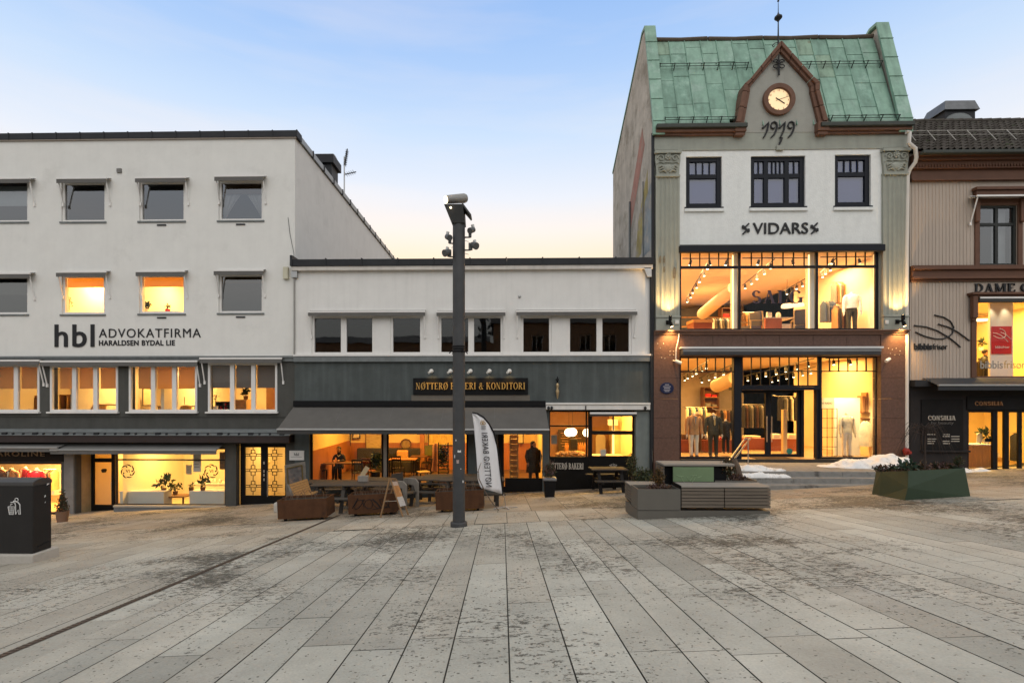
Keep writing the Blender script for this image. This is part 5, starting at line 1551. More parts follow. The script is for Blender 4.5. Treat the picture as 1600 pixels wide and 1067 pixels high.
# upper window
def casing(par, x0, x1, z0, z1, crown, w_=.15, brackets=True):
    b = MB().box(x0 - w_, x0, YD - .05, YD - .001, z0 - .0, z1).box(x1, x1 + w_, YD - .05, YD - .001, z0, z1)
    b.box(x0 - w_, x1 + w_, YD - .051, YD - .002, z1 + .001, z1 + .22)
    b.box(x0 - w_ - .1, x1 + w_ + .1, YD - .22, YD - .002, z1 + crown - .10, z1 + crown).box(x0 - w_ - .05, x1 + w_ + .05, YD - .15, YD - .002, z1 + .222, z1 + crown - .102)
    if brackets:
        for x in (x0 - w_ - .04, x1 + .02): b.box(x, x + .14, YD - .13, YD - .052, z1 - .55, z1 + .20); 
        for x in (x0 - w_ - .05, x1 + .01): b.ball((x + .08, YD - .10, z1 - .55), .08, .05, .07, 8, 6)
    return b.build('casing', BROWN, par, bevel=.008)
o = window(dm, uw[0], uw[1], uw[2], uw[3], YD + .03, mat=pm('black_green_frame', (.018, .020, .018), .5, .2), gl=GLASS_SKY, fw=.08, vx=[(uw[0] + uw[1]) / 2], hz=[zd(350.5)], bw=.10)
casing(o, uw[0], uw[1], uw[2], uw[3], .56)
MB().box(uw[0] + (uw[1] - uw[0]) * .56, uw[1] - .1, YD + .3, YD + .32, uw[2], uw[3]).build('curtain', pm('pale_curtain', (.35, .37, .36), .9, .1), o)
room(dm, dxl + .3, 20.3, YD + .26, 23, zd(425), zd(260), DARK_ROOM, DARK_ROOM, DARK_ROOM)
ya = YD - .36
slim_awning(dm, X(1526, ya), X(1640, ya), Z(304.5, ya, 1560), YD - .05, out=.33, drop=.05)
# lower window with crown
o = window(dm, lw[0], lw[1], lw[2], lw[3], YD + .03, mat=BROWN, gl=GLASS_SHOP, fw=.05)
cs = MB().box(lw[0] - .17, lw[0] - .002, YD - .06, YD - .001, lw[2], lw[3] + .02).box(lw[0] - .3, lw[1], YD - .25, YD - .002, lw[3] + .08, lw[3] + .16).box(lw[0] - .24, lw[1], YD - .16, YD - .0025, lw[3] + .02, lw[3] + .079)
cs.box(lw[0] - .24, lw[0] - .08, YD - .20, YD - .061, zd(498), zd(464)).box(lw[0] - .22, lw[0] - .10, YD - .16, YD - .061, zd(502), zd(498.2))
cs.build('casing', BROWN, o, bevel=.01)
MB().box(lw[0] - .05, lw[1], YD - .22, YD - .062, zd(474), zd(466)).build('awning_cassette', CHAR2, o, bevel=.02)
MB().box(lw[0] - .05, lw[1], YD - .24, YD - .221, zd(468.5), zd(466)).build('front_rail', WHITE_METAL, o)
# salon room
YEL = pm('salon_wall', (.78, .62, .30), .9, .05)
room(dm, dxl + .3, 20.3, YD + .26, 22.5, zd(592), zd(462), YEL, LWOOD, pm('salon_ceiling', (.78, .68, .45), .9, .05))
area(17.0, 20, zd(463.5), 1.2, .5, 110, (1, .64, .22))
area(19.0, 20, zd(463.5), 1.2, .5, 80, (1, .64, .22))
cl = MB().box(X(1547, 18.6), X(1583, 18.6), 18.6, 18.68, zd(592), zd(462))
cl.build('column', pm('white_column', (.78, .74, .66), .8, .04), dm)
spot(X(1553, 18.4), 18.42, zd(466), X(1553, 18.6), 18.6, zd(530), 26, (1, .8, .5), 70, .03, .9)
spot(X(1576, 18.4), 18.42, zd(466), X(1576, 18.6), 18.6, zd(530), 26, (1, .8, .5), 70, .03, .9)
# downpipe
dp = [at(1416, 207, YD - .36), at(1421, 207, YD - .36), at(1420, 224, YD - .38), at(1430, 232, YD - .38), at(1432, 246, YD - .34), at(1430, 254, YD - .3), at(1421, 266, YD - .14), at(1418, 276, YD - .12), at(1416.5, 400, YD - .12), at(1416.5, 600, YD - .12), at(1416.5, 716, YD - .12)]
MB().tube(dp, .062, 10).build('downpipe', pm('white_pipe', (.66, .62, .56), .5, .06), dm, smooth=True)
# signs on the wooden house
sg = thing('shop_sign', 'black serif letters DAME O on the beige boards under the brown string course', 'sign', (xd(1560), YD - .02, zd(457)))
letters(sg, 'DAME O', 1522.5, 1608, 443, 456.5, YD - .018, serif=True, ext=.025)
sg = thing('shop_sign', 'sweeping black curved lines over the word bibbisfrisør on beige boards', 'sign', (xd(1465), YD - .02, zd(546)))
lg = MB()
def PB(x, y): return (xd(1390 + x / 2.886), YD - .035, zd(430 + y / 2.886))
for pts in ([(198, 180), (240, 190), (270, 208), (285, 235), (280, 262), (262, 278), (235, 288), (200, 287), (160, 277), (130, 265), (113, 256)],
            [(107, 227), (160, 233), (210, 250), (262, 280), (296, 307), (315, 325)], [(215, 221), (262, 235), (300, 255), (335, 280), (356, 296)]):
    lg.tube([PB(*p) for p in pts], .023, 6)
lg.build('curved_line', SIGNBLK, sg)
letters(sg, 'bibbis', 1428, 1456, 536.5, 546.5, YD - .018, bold=.03, ext=.02)
letters(sg, 'frisør', 1457, 1480, 537, 546.5, YD - .018, ext=.02)
ps = thing('poster', 'red poster with white curved lines hanging on the white column in the lit salon window', 'poster', (X(1566, 18.6), 18.57, zd(553)))
q = R(1549.5, 510, 1580.5, 553, 18.57)
MB().box(q[0], q[1], 18.56, 18.585, q[2], q[3]).build('sheet', pm('red_poster', (.55, .015, .02), .6, .05), ps)
lg = MB()
for pts in ([(198, 180), (240, 190), (270, 208), (285, 235), (280, 262), (262, 278), (235, 288), (200, 287), (160, 277), (113, 256)], [(107, 227), (160, 233), (210, 250), (262, 280), (315, 325)], [(215, 221), (262, 235), (300, 255), (356, 296)]):
    lg.tube([(q[0] + (x - 95) / 275 * (q[1] - q[0]), 18.555, q[3] - .06 - (y - 175) / 160 * .52) for x, y in pts], .010, 5)
lg.build('curved_line', pm('poster_white', (.8, .7, .66), .6), ps)
text('lettering', 'bibbisfrisør', pm('poster_white', (.8, .7, .66), .6), q[0] + .12, q[1] - .08, q[2] + .20, q[2] + .29, 18.56, ps, ext=.004)
sg = thing('window_lettering', 'large grey lettering bibbisfrisør across the lit salon window', 'sign', (xd(1567), YD + .06, zd(580)))
letters(sg, 'bibbis', 1531.5, 1567, 563.5, 576, YD + .05, mat=pm('etched_grey', (.33, .31, .27), .7), bold=.02, ext=.003)
letters(sg, 'frisør', 1568.5, 1602, 563.5, 576, YD + .05, mat=pm('etched_orange', (.46, .33, .14), .7), ext=.003)
# black shop front and its awning
yq = YD - .02
BLK = pm('black_boarding', (.013, .012, .012), .6, .25, 3, spec=.12)
BLK2 = pm('charcoal_boarding', (.027, .024, .024), .7, .2, 3, spec=.15)
hd = (xd(1511), xd(1640), zd(736), zd(640))
hs = (xd(1438), xd(1506), zd(703), zd(624))
MB().wall(dxl, dxr, -2.0, zd(598), yq, yq + .25, [hd]).build('shop_front', BLK2, dm)
MB().box(hs[0], xd(1503), yq - .03, yq - .002, hs[2], hs[3]).build('display_board', BLK, dm)
MB().box(hs[0], xd(1512), yq - .10, yq - .002, zd(706), zd(703.2)).build('sill', BLK2, dm, bevel=.01)
MB().box(xd(1509), xd(1640), yq - .04, yq - .002, zd(640), zd(620)).build('fascia', BLK, dm)
o = window(dm, hd[0], xd(1557), hd[2], hd[3], yq + .05, mat=BLK, gl=GLASS_SHOP, fw=.09, name='door')
MB().tube([(xd(1549), yq - .02, zd(672)), (xd(1549), yq - .02, zd(712))], .02).box(xd(1540), xd(1549), yq + .03, yq + .049, zd(690), zd(685)).build('door_handle', BLACK, o)
window(dm, xd(1557), xd(1574), hd[2], hd[3], yq + .05, mat=BLK, gl=GLASS_SHOP, fw=.07)
window(dm, xd(1574), xd(1640), hd[2], hd[3], yq + .05, mat=BLK, gl=GLASS_SHOP, fw=.09, vx=[xd(1596)], bw=.12)
o = shop_awning(dm, X(1441, yq), dxr - 1, yq - .015, zd(590.5), .62, Z(601.5, yq - .62, 1520), .17, pm('charcoal_awning', (.04, .042, .046), .8, .12), pm('charcoal_valance', (.028, .03, .034), .8, .12))
MB().box(X(1421, yq), X(1445, yq), yq - .25, yq - .002, zd(604), zd(594)).build('awning_arm', DARK_METAL, o)
room(dm, dxl + .3, 20.3, yq + .255, 22, zd(737), zd(612), YEL, pm('salon_floor', (.35, .22, .09), .5, .1), YEL)
area(17.4, 19.6, zd(613.5), 1.6, .8, 110, (1, .62, .2))
ROSE = pm('copper_letters', (.40, .20, .09), .4, .1, metal=.3)
sg = thing('shop_sign', 'copper serif letters CONSILIA on the black fascia above the salon door', 'sign', (xd(1544), yq - .04, zd(633)))
letters(sg, 'CONSILIA', 1523, 1565, 627, 633.5, yq - .04, mat=ROSE, serif=True, ext=.012)
sg = thing('shop_sign', 'black board with pale CONSILIA lettering and a list of small lines', 'sign', (xd(1470), yq - .04, zd(700)))
PALE = pm('pale_letters', (.50, .45, .38), .6, .1)
letters(sg, 'CONSILIA', 1450, 1491, 649, 656.5, yq - .03, mat=PALE, serif=True, ext=.008)
letters(sg, 'by beauty', 1455, 1490, 658, 664, yq - .03, mat=pm('dim_letters', (.12, .11, .10), .6), ext=.006)
tl = MB()
rr = random.Random(5)
for v in (678.5, 681.5, 685.5, 689, 692.5):
    for a, b_ in ((1447, 1457 + rr.uniform(0, 4)), (1471, 1482), (1484, 1497)):
        if rr.random() < .85: tl.box(xd(a), xd(b_), yq - .035, yq - .0305, zd(v + .6), zd(v - .6))
tl.build('list_line', PALE, sg)
# ================================================================ things on the square
def gp(u, v):      # ground point under a pixel
    a = (u - CX) / F
    dx, dy, dz = a * ct - st, a * st + ct, (CY - v) / F
    t = -EYE / (dz - .052 * dx + .098 * dy)
    return Vector((dx * t, dy * t, EYE + dz * t))
# ---- lamp post
p = gp(717, 822)
px_, py_, pz_ = p
def ztop(v): return Z(v, py_, 717)
POST = pm('post_grey_paint', (.052, .053, .055), .55, .22, 3, .06, 25, spec=.4, col2=(.085, .083, .08), patch=.05, pscale=1.3)
lp = thing('lamp_post', 'tall dark grey lamp post with stickers, four floodlights and one lit lamp head', 'lamp post', p)
MB().tube([(px_, py_, pz_ - .05), (px_, py_, ztop(352))], .128, 28).build('pole', POST, lp, smooth=True)
MB().lathe(p, [(.17, -.1), (.175, .0), (.175, .085), (.16, .10), (.13, .105)], 28).build('base_collar', POST, lp, smooth=True)
cl = MB()
for k in range(3): cl.lathe((px_, py_, ztop(547) - .03 + .05 * k), [(.129, -.018), (.142, -.015), (.142, .015), (.129, .018)], 20)
for a in (.5, 2.4, 3.3, 5.4): cl.tube([(px_ + .14 * math.cos(a), py_ + .14 * math.sin(a), ztop(547)), (px_ + .20 * math.cos(a), py_ + .20 * math.sin(a), ztop(550) - .03)], .012, 5)
cl.build('cable_tie', BLACK, lp)
# tilted head plate and lamp drum
hp = MB()
za, zb_ = ztop(352), ztop(327)
hp.add([(px_ - .13, py_ - .14, za), (px_ + .14, py_ - .14, za), (px_ + .14, py_ + .16, za), (px_ - .13, py_ + .16, za),
        (px_ - .28, py_ - .30, zb_), (px_ + .10, py_ - .30, zb_ + .0), (px_ + .12, py_ + .16, zb_ + .02), (px_ - .26, py_ + .16, zb_ + .02)],
       [(0, 3, 2, 1), (4, 5, 6, 7), (0, 1, 5, 4), (1, 2, 6, 5), (2, 3, 7, 6), (3, 0, 4, 7)])
hp.build('head_bracket', POST, lp, bevel=.012)
MB().add([(px_ + .10, py_ - .28, zb_ + .03), (px_ + .27, py_ - .22, ztop(341)), (px_ + .27, py_ + .10, ztop(341)), (px_ + .10, py_ + .16, zb_ + .03),
          (px_ + .08, py_ - .28, zb_), (px_ + .25, py_ - .22, ztop(343)), (px_ + .25, py_ + .10, ztop(343)), (px_ + .08, py_ + .16, zb_)],
         [(0, 1, 2, 3), (4, 7, 6, 5), (0, 4, 5, 1), (1, 5, 6, 2), (2, 6, 7, 3), (3, 7, 4, 0)]).build('head_flap', POST, lp)
d0, d1 = Vector((px_ - .25, py_ - .16, ztop(316.5))), Vector((px_ + .14, py_ + .10, ztop(307)))
DRUM = pm('lamp_drum', (.30, .29, .27), .45, .1, 4, metal=.3)
drum = MB().tube([d0, d0 + (d1 - d0) * .12, d0 + (d1 - d0) * .9, d1], [.080, .085, .098, .08], 20).build('lamp_head', DRUM, lp, smooth=True)
ax = (d1 - d0).normalized()
MB().tube([d0 - ax * .012, d0 - ax * .004], [.068, .073], 20).build('lamp_lens', em('post_lamp_glow', (1.0, .80, .50), 5), drum)
MB().ball((px_ - .14, py_ - .305, ztop(333)), .02).build('lamp_bulb', em('post_lamp_glow', (1.0, .80, .50), 5), drum)
spot(*(d0 - ax * .05), *(d0 - ax * 3 - Vector((0, 1, 2.0))), 60, (1, .78, .48), 120, .08, .9)
FLD = pm('floodlight_grey', (.10, .10, .10), .5, .15, 5)
for (ub, vb, ut, vt, s_, kind) in ((710, 380.5, 699.5, 371, -1, 0), (710, 401.5, 699, 395, -1, 1), (724.5, 371, 738, 360, 1, 0), (724.5, 391, 741, 384, 1, 1)):
    f = MB()
    b0, b1 = at(ub, vb, py_), at(ub + s_ * (7 if s_ < 0 else 10), vb, py_ - .02)
    hd_ = at(ut, vt, py_ - .06)
    f.tube([b0, b1, b1 + Vector((0, -.02, .10))], .018, 6)
    if kind == 0:
        f.box(b1.x - .03, b1.x + .03, py_ - .07, py_ + .0, b1.z, b1.z + .14)
        f.tube([hd_ + Vector((-.05 * s_, -.06, -.03)), hd_ + Vector((.02 * s_, .05, .03))], [.065, .055], 12)
    else:
        f.box(b1.x - .03 * s_, b1.x + .05 * s_, py_ - .07, py_ + .0, b1.z - .0, b1.z + .14)
        f.tube([hd_ + Vector((-.04 * s_, .0, .02)), hd_ + Vector((.05 * s_, -.10, -.04))], [.06, .075], 12)
    f.tube([b0 + Vector((0, 0, -.06)), b1 + Vector((-.03 * s_, 0, -.09))], .005, 5)
    fo = f.build('floodlight', FLD, lp, smooth=True)
    MB().tube([hd_ + Vector((.02 * s_, .05, .06)), hd_ + Vector((.0, .05, .13))], [.03, .035], 8).build('glare_shield', pm('bright_shield', (.6, .6, .58), .4), fo)
stk = MB()
for du, v, wd, ht, m in ((-4, 687, 1.5, 3.2, 0), (1.5, 704, 5.5, 4, 0), (-6.2, 712, 1.6, 6, 0), (-1, 719.5, 4, 6, 1), (4, 731, 1.4, 1.6, 0), (7.4, 751, 2.2, 4.5, 0)):
    a = du / 10.2
    ang = math.asin(max(-.95, min(.95, a)))
    n0 = ang - wd / 20; n1 = ang + wd / 20
    stk.cur = m
    ks = 4
    zz = ztop(v)
    hh = ht * py_ / 800 / 2
    vs, fs = [], []
    for k in range(ks + 1):
        t = n0 + (n1 - n0) * k / ks
        x, y = px_ + .1295 * math.sin(t), py_ - .1295 * math.cos(t)
        vs += [(x, y, zz - hh * (1 if m else .8)), (x, y, zz + hh * (.7 + .3 * math.sin(k * 2.1)))]
    for k in range(ks): fs.append((2 * k, 2 * k + 2, 2 * k + 3, 2 * k + 1))
    stk.add(vs, fs)
stk.build('sticker', [pm('white_sticker', (.72, .72, .70), .5, .1, 30), pm('printed_sticker', (.45, .33, .30), .5, .5, 40)], lp, fix=False)

# ---- rubbish bin at the left edge
BIN = pm('bin_charcoal', (.025, .023, .022), .6, .12, 3, .08, 120, spec=.2)
q0, q1 = gp(50.6, 879), gp(93, 868.5)
bx1, by0, by1 = q0.x - .06, q0.y + .07, q1.y - .10
bx0 = bx1 - 1.55
zt_, zbn = Z(757, by0, 49), Z(865, by0, 49)
bn = thing('litter_bin', 'large dark grey litter bin with a white tidy man symbol on a concrete slab', 'bin', ((bx0 + bx1) / 2, (by0 + by1) / 2, zbn - .15))
prof = [(by0, zbn), (by1, zbn + .0), (by1, zt_)]
for k in range(9):
    t = k / 8
    prof.append((by1 - .0 - (by1 - by0) * t, zt_ + .085 * math.sin(math.pi * (.12 + .76 * t))))
prof.append((by0, zt_ - .01))
MB().prismx(prof, bx0, bx1).build('body', BIN, bn, bevel=.018)
MB().prismx([(by0 - .008, zt_ - .03), (by0 - .008, zt_ - .008)] + [(by0 + (by1 - by0) * k / 8, zt_ + .012 + .085 * math.sin(math.pi * (.12 + .76 * (1 - k / 8)))) for k in range(9)] + [(by1 + .008, zt_ - .03)], bx0 - .008, bx1 + .008).build('lid', pm('bin_lid', (.050, .047, .045), .45, .1, 3), bn, bevel=.012)
sl_ = MB()
sl_.add([(bx0 - .1, by0 - .07, zbn - .001), (bx1 + .06, by0 - .07, zbn - .001), (bx1 + .06, by1 + .10, zbn - .001), (bx0 - .1, by1 + .1, zbn - .001)] +
        [(x, y, gz(x, y) - .03) for x, y in ((bx0 - .1, by0 - .07), (bx1 + .06, by0 - .07), (bx1 + .06, by1 + .1), (bx0 - .1, by1 + .1))],
        [(0, 1, 2, 3), (0, 4, 5, 1), (1, 5, 6, 2), (2, 6, 7, 3), (3, 7, 4, 0)])
sl_.build('base_slab', pm('light_concrete', (.46, .43, .385), .9, .15, 4, .25, 40, col2=(.34, .31, .27), patch=.05), bn, bevel=.02)
MB().tube([(bx1 + .003, by0 + .09, zbn + .10), (bx1 + .003, by1 - .06, zbn + .135)], .010, 5).build('seam', BLACK, bn)
WSY = pm('white_symbol', (.62, .61, .59), .6, .06)
sy = MB()
def PS(x, y): return at(x / 5.333, 690 + y / 5.333, by0 - .006)
sy.tube([PS(90, 505), PS(112, 503), PS(126, 511), PS(130, 530), PS(130, 604)], .009, 5)
sy.tube([PS(112, 493), PS(150, 503), PS(166, 525), PS(170, 604)], .009, 5)
sy.tube([PS(131, 604), PS(152, 566), PS(158, 604), PS(170, 604)], .007, 5)
ringp = [PS(138 + 14 * math.cos(t * .52), 483 + 14 * math.sin(t * .52)) for t in range(13)]
sy.tube(ringp, .007, 5)
sy.tube([PS(68, 540), PS(122, 540), PS(110, 605), PS(80, 605), PS(68, 540)], .008, 5)
for x in (82, 95, 108): sy.tube([PS(x, 540), PS(x * .6 + 38, 604)], .004, 4)
for y in (556, 572, 588): sy.tube([PS(72, y), PS(118, y)], .004, 4)
sy.tube([PS(86, 530), PS(92, 520), PS(104, 518)], .008, 5)
sy.build('tidy_man_symbol', WSY, bn)
ss = MB()
for (a, b_, s1, s2) in ((.30, -.06, .05, .07), (.24, -.27, .03, .045), (.40, -.25, .03, .06), (.245, -.37, .02, .025)):
    ss.prismx([(by0 + a - s1 / 2, zt_ + b_), (by0 + a + s1 / 2, zt_ + b_ + .02), (by0 + a + s1 * .4, zt_ + b_ + s2), (by0 + a - s1 * .3, zt_ + b_ + s2 * .8)], bx1 + .001, bx1 + .004)
ss.build('sticker', pm('white_sticker', (.72, .72, .70), .5, .1, 30), bn)

# ---- feather flag
fp_ = gp(790, 794)
fpv = Vector((fp_.x, fp_.y, fp_.z))
fy = fp_.y
fg = thing('beach_flag', 'white feather flag with mirrored NØTTERØ BAKERI lettering leaning beside the lamp post', 'flag', fp_)
def PF(u, v, d=0.0): return at(u, v, fy - d)
edge_r = [(738, 643.5), (746, 645), (756, 650.5), (765, 661), (772.5, 675), (777.5, 695), (781, 720), (784, 745), (786.5, 773)]
inner_r = [(737.8, 645.8), (746, 647.5), (755, 653), (763.5, 663.5), (770.8, 677), (775.6, 696), (779, 720), (782, 745), (784.8, 771.5)]
left_e = [(738, 645.5), (739, 655), (740.5, 665), (741.5, 677), (742.7, 692), (744, 708), (745, 722), (745.8, 735), (746.5, 749), (749, 757), (752, 762.5)]
def lerp_poly(pl, t):
    k = t * (len(pl) - 1); i = min(int(k), len(pl) - 2); f = k - i
    return (pl[i][0] + (pl[i + 1][0] - pl[i][0]) * f, pl[i][1] + (pl[i + 1][1] - pl[i][1]) * f)
cols_ = 14
nr = 24
grid = []
for j in range(nr + 1):
    t = j / nr
    a, b_ = lerp_poly(left_e, t), lerp_poly(inner_r, t)
    grid.append([PF(a[0] + (b_[0] - a[0]) * k / cols_, a[1] + (b_[1] - a[1]) * (k / cols_), .035 * math.sin(k * .55 + t * 5) * math.sin(math.pi * k / cols_) + .012 * math.sin(t * 19 + k)) for k in range(cols_ + 1)])
fvs = [p for r_ in grid for p in r_]
ffs = [(j * (cols_ + 1) + k, j * (cols_ + 1) + k + 1, (j + 1) * (cols_ + 1) + k + 1, (j + 1) * (cols_ + 1) + k) for j in range(nr) for k in range(cols_)]
fl = MB().add(fvs, ffs).build('flag_cloth', pm('white_flag_cloth', (.78, .77, .78), .8, .04, 2, .1, 60), fg, smooth=True, fix=False)
md = fl.modifiers.new('thickness', 'SOLIDIFY'); md.thickness = .003
slv = MB()
for i in range(len(edge_r) - 1):
    pass
slv.tube([PF((a[0] + b_[0]) / 2, (a[1] + b_[1]) / 2) for a, b_ in zip(edge_r, inner_r)], .022, 8)
slv.build('pole_sleeve', BLACK, fg, smooth=True)
MB().tube([PF(785.5, 770), PF(788, 776), PF(790, 790)], [.012, .012, .014], 8).build('pole', STEEL, fg)
bs = MB()
for a in (0.3, 1.87, 3.44, 5.0):
    q = fpv + Vector((.32 * math.cos(a), .32 * math.sin(a), 0))
    bs.bar(fpv + Vector((0, 0, .05)), (q.x, q.y, gz(q.x, q.y) + .015), .05, .015)
bs.build('base_foot', pm('painted_grey_steel', (.36, .36, .36), .5, .1), fg)
def fmap(x, z, d):   # glyph x runs up, glyph y runs right: the lettering is seen from its back
    return PF(749 + (x - 0), z, d + .012)
vs, fs = text_polys('NØTTERØ BAKERI', .0, 1.08)
ax_, bx_ = min(p[0] for p in vs), max(p[0] for p in vs)
az_, bz_ = 0.0, .73
P_ = []
for x, y in vs:
    t = (x - ax_) / (bx_ - ax_)
    v = 760.5 - t * (760.5 - 676)
    ub = 759.5 - t * 7.2
    P_.append(PF(ub + (y - az_) / (bz_ - az_) * 9.8, v, .058))
ft = MB()
n_ = len(P_)
ft.add(P_ + [p + Vector((0, .03, 0)) for p in P_], list(fs) + [tuple(i + n_ for i in f) for f in fs])
ft.build('lettering', pm('flag_black', (.03, .03, .035), .7), fg, fix=False)
lgm = MB()
for (du, dv) in ((-2, 0), (2, 0)): lgm.tube([PF(754.5 + du + 1.9 * math.cos(t * .7), 661 + dv + 2.2 * math.sin(t * .7), .05) for t in range(10)], .010, 5)
lgm.tube([PF(752, 656.5, .05), PF(754.5, 657.5, .05), PF(757, 656.5, .05)], .01, 5)
lgm.build('pretzel_emblem', pm('flag_gold', (.40, .26, .10), .6), fg)
lgm = MB()
for k in range(4):
    lgm.tube([PF(751.5, 665.5 + k * 1.7, .05), PF(759, 665.5 + k * 1.7, .05)], .006, 4)
lgm.build('emblem_lettering', pm('flag_grey', (.10, .10, .11), .6), fg)
MB().tube([PF(747.5, 735, .06), PF(748.5, 748, .10), PF(756, 764, .16), PF(766, 781, .22), gp(779, 797.5) + Vector((0, 0, .01))], [.010, .014, .015, .015, .012], 6).tube([PF(747.5, 735, .06), PF(750, 727, .05), PF(752, 722, .05)], [.010, .008, .003], 5).tube([PF(747, 738, .06), PF(744, 733, .06), PF(743, 729, .06)], [.008, .006, .003], 5).build('prop_stick', pm('bark_stick', (.13, .095, .07), .9, .3, 20), fg)

# ---- rusty planters with bare twigs
CORTEN = pm('rusty_steel_planter', (.080, .032, .012), .85, .25, 5, .15, 60, streak=.2, col2=(.050, .022, .010), patch=.06, pscale=3)
SOIL = pm('dark_soil', (.035, .026, .018), .95, .3, 20, .5, 40)
TWIG = pm('dry_twig', (.15, .10, .07), .9, .3, 20)
def twigs(b, x0, x1, y0, y1, z, n, h, rnd, spread=.12, r=.005):
    for _ in range(n):
        x, y = rnd.uniform(x0, x1), rnd.uniform(y0, y1)
        hh = h * rnd.uniform(.5, 1.1)
        dx, dy = rnd.uniform(-spread, spread), rnd.uniform(-spread, spread)
        m = Vector((x + dx * .5, y + dy * .4, z + hh * .55))
        e = Vector((x + dx, y + dy, z + hh))
        b.tube([(x, y, z - .02), m, e], [r, r * .8, r * .4], 4)
        for k in range(2):
            q = m + (e - m) * rnd.uniform(0, .6)
            b.tube([q, q + Vector((rnd.uniform(-.1, .1), rnd.uniform(-.1, .1), rnd.uniform(.02, .13)))], [r * .6, r * .3], 4)
rt = random.Random(21)
PLG = 'rusty planters fencing the cafe terrace'
def planter(u0, u1, vt, vb, dep, lab, tw=22, graffiti=False, yaw=0.0, front=None):
    c = gp((u0 + u1) / 2, vb)
    Yp = c.y
    x0, x1 = X(u0, Yp), X(u1, Yp)
    zt__ = Z(vt, Yp, (u0 + u1) / 2)
    w_ = x1 - x0
    root = thing('planter', lab, 'planter', (0, 0, 0), group=PLG)
    h = zt__ - c.z - .05
    t = .02
    b = MB().box(-w_ / 2, w_ / 2, 0, t, 0, h).box(-w_ / 2, w_ / 2, dep - t, dep, 0, h).box(-w_ / 2, -w_ / 2 + t, t + .001, dep - t - .001, .001, h - .001).box(w_ / 2 - t, w_ / 2, t + .001, dep - t - .001, .001, h - .001).box(-w_ / 2 + t, w_ / 2 - t, t, dep - t, .01, .03)
    b.build('box', CORTEN, root)
    MB().box(-w_ / 2 + t + .001, w_ / 2 - t - .001, t + .001, dep - t - .001, h - .12, h - .06).build('soil', SOIL, root)
    f = MB()
    for sx in (-1, 1):
        for y in (.08, dep - .1): f.tube([(sx * (w_ / 2 - .16) - .03, y, -.03), (sx * (w_ / 2 - .16) + .03, y, -.03)], .035, 8).box(sx * (w_ / 2 - .16) - .035, sx * (w_ / 2 - .16) + .035, y - .03, y + .03, -.02, .0)
    f.build('castor', BLACK, root)
    tb_ = MB()
    twigs(tb_, -w_ / 2 + .06, w_ / 2 - .06, .08, dep - .08, h - .06, tw, .24, rt)
    tb_.build('twig', TWIG, root)
    if graffiti:
        gq = MB()
        for k in range(4):
            pts = [(-.35 + .22 * k + .13 * math.cos(t * .9 + k * 2) + .03 * t / 9, -.004, h * .5 + .13 * math.sin(t * 1.1 + k) ) for t in range(9)]
            gq.tube(pts, .010, 4)
        gq.tube([(-.52, -.004, h * .30), (-.36, -.004, h * .85)], .012, 4); gq.tube([(.0, -.004, h * .2), (.42, -.004, h * .34), (.10, -.004, h * .22)], .009, 4)
        gq.build('graffiti', pm('graffiti_dark', (.020, .012, .010), .7), root)
    root.location = (c.x, c.y + .0, c.z + .065)
    root.rotation_euler = (0, rad(-3.0), yaw)
    return root
planter(434, 511, 781, 813.5, .62, 'rusty brown planter with bare twigs in front of the slatted bench, leftmost of the three', 26)
planter(544.5, 620, 773, 805.5, .55, 'rusty brown planter with scrawled graffiti behind the folding sign', 30, True)
planter(681, 756, 768, 799.5, .55, 'rusty brown planter half hidden behind the lamp post', 26)
q = gp(432, 801)
ls = thing('stone_block', 'pale rounded concrete block at the left end of the terrace planters', 'block', q)
MB().box(q.x - .12, q.x + .3, q.y, q.y + .55, q.z - .05, q.z + .30).build('block', pm('light_concrete', (.34, .315, .28), .9, .15, 4, .25, 40), ls, bevel=.08)

# ---- slatted bench and the tall grey board behind
OLDWOOD = pm('weathered_wood', (.17, .15, .125), .85, .22, 3, .2, 40, stretch=(.6, 6, 6), col2=(.11, .095, .08), patch=.06)
HONEY = pm('honey_wood_slats', (.34, .19, .07), .7, .2, 3, .1, 40, stretch=(.6, 6, 6))
bp_ = gp(462, 800)
def PX(u, v, Y): return at(u, v, Y)
bd = thing('menu_board', 'tall weathered grey board with a picture behind the slatted bench', 'board', gp(462, 790))
yb_ = 15.0
c4 = [PX(445, 727, yb_), PX(477, 721, yb_ + .35), PX(480, 775, yb_ + .35), PX(449, 790, yb_)]
def slab4(b, c, d):
    n = (c[1] - c[0]).cross(c[3] - c[0]).normalized() * d
    vs = [p for p in c] + [p + n for p in c]
    return b.add(vs, [(0, 1, 2, 3), (7, 6, 5, 4), (0, 4, 5, 1), (1, 5, 6, 2), (2, 6, 7, 3), (3, 7, 4, 0)])
slab4(MB(), c4, .05).build('panel', OLDWOOD, bd)
def mixp(a, b_, t): return a + (b_ - a) * t
i4 = [mixp(mixp(c4[0], c4[1], s_), mixp(c4[3], c4[2], s_), t) for s_, t in ((.12, .08), (.84, .08), (.84, .60), (.12, .60))]
ncam = Vector((0, -.012, 0))
slab4(MB(), [p + ncam for p in i4], .004).build('picture', pm('faded_picture', (.11, .10, .095), .6, .5, 7, col2=(.22, .15, .11), patch=.1, pscale=5), bd)
fr = MB()
for a, b_ in ((0, 1), (0, 3), (1, 2)): fr.bar(i4[a] + ncam * 2, i4[b_] + ncam * 2, .03, .03)
fr.build('board_frame', pm('olive_frame', (.12, .085, .03), .7, .2), bd)
bn_ = thing('bench', 'honey coloured slatted bench seen obliquely behind the leftmost planter', 'bench', gp(475, 800))
yb1 = 14.0
q4 = [PX(452, 756, yb1), PX(480, 747.5, yb1 + .75), PX(486.5, 768, yb1 + .62), PX(461, 778.5, yb1 - .15)]
sl = MB()
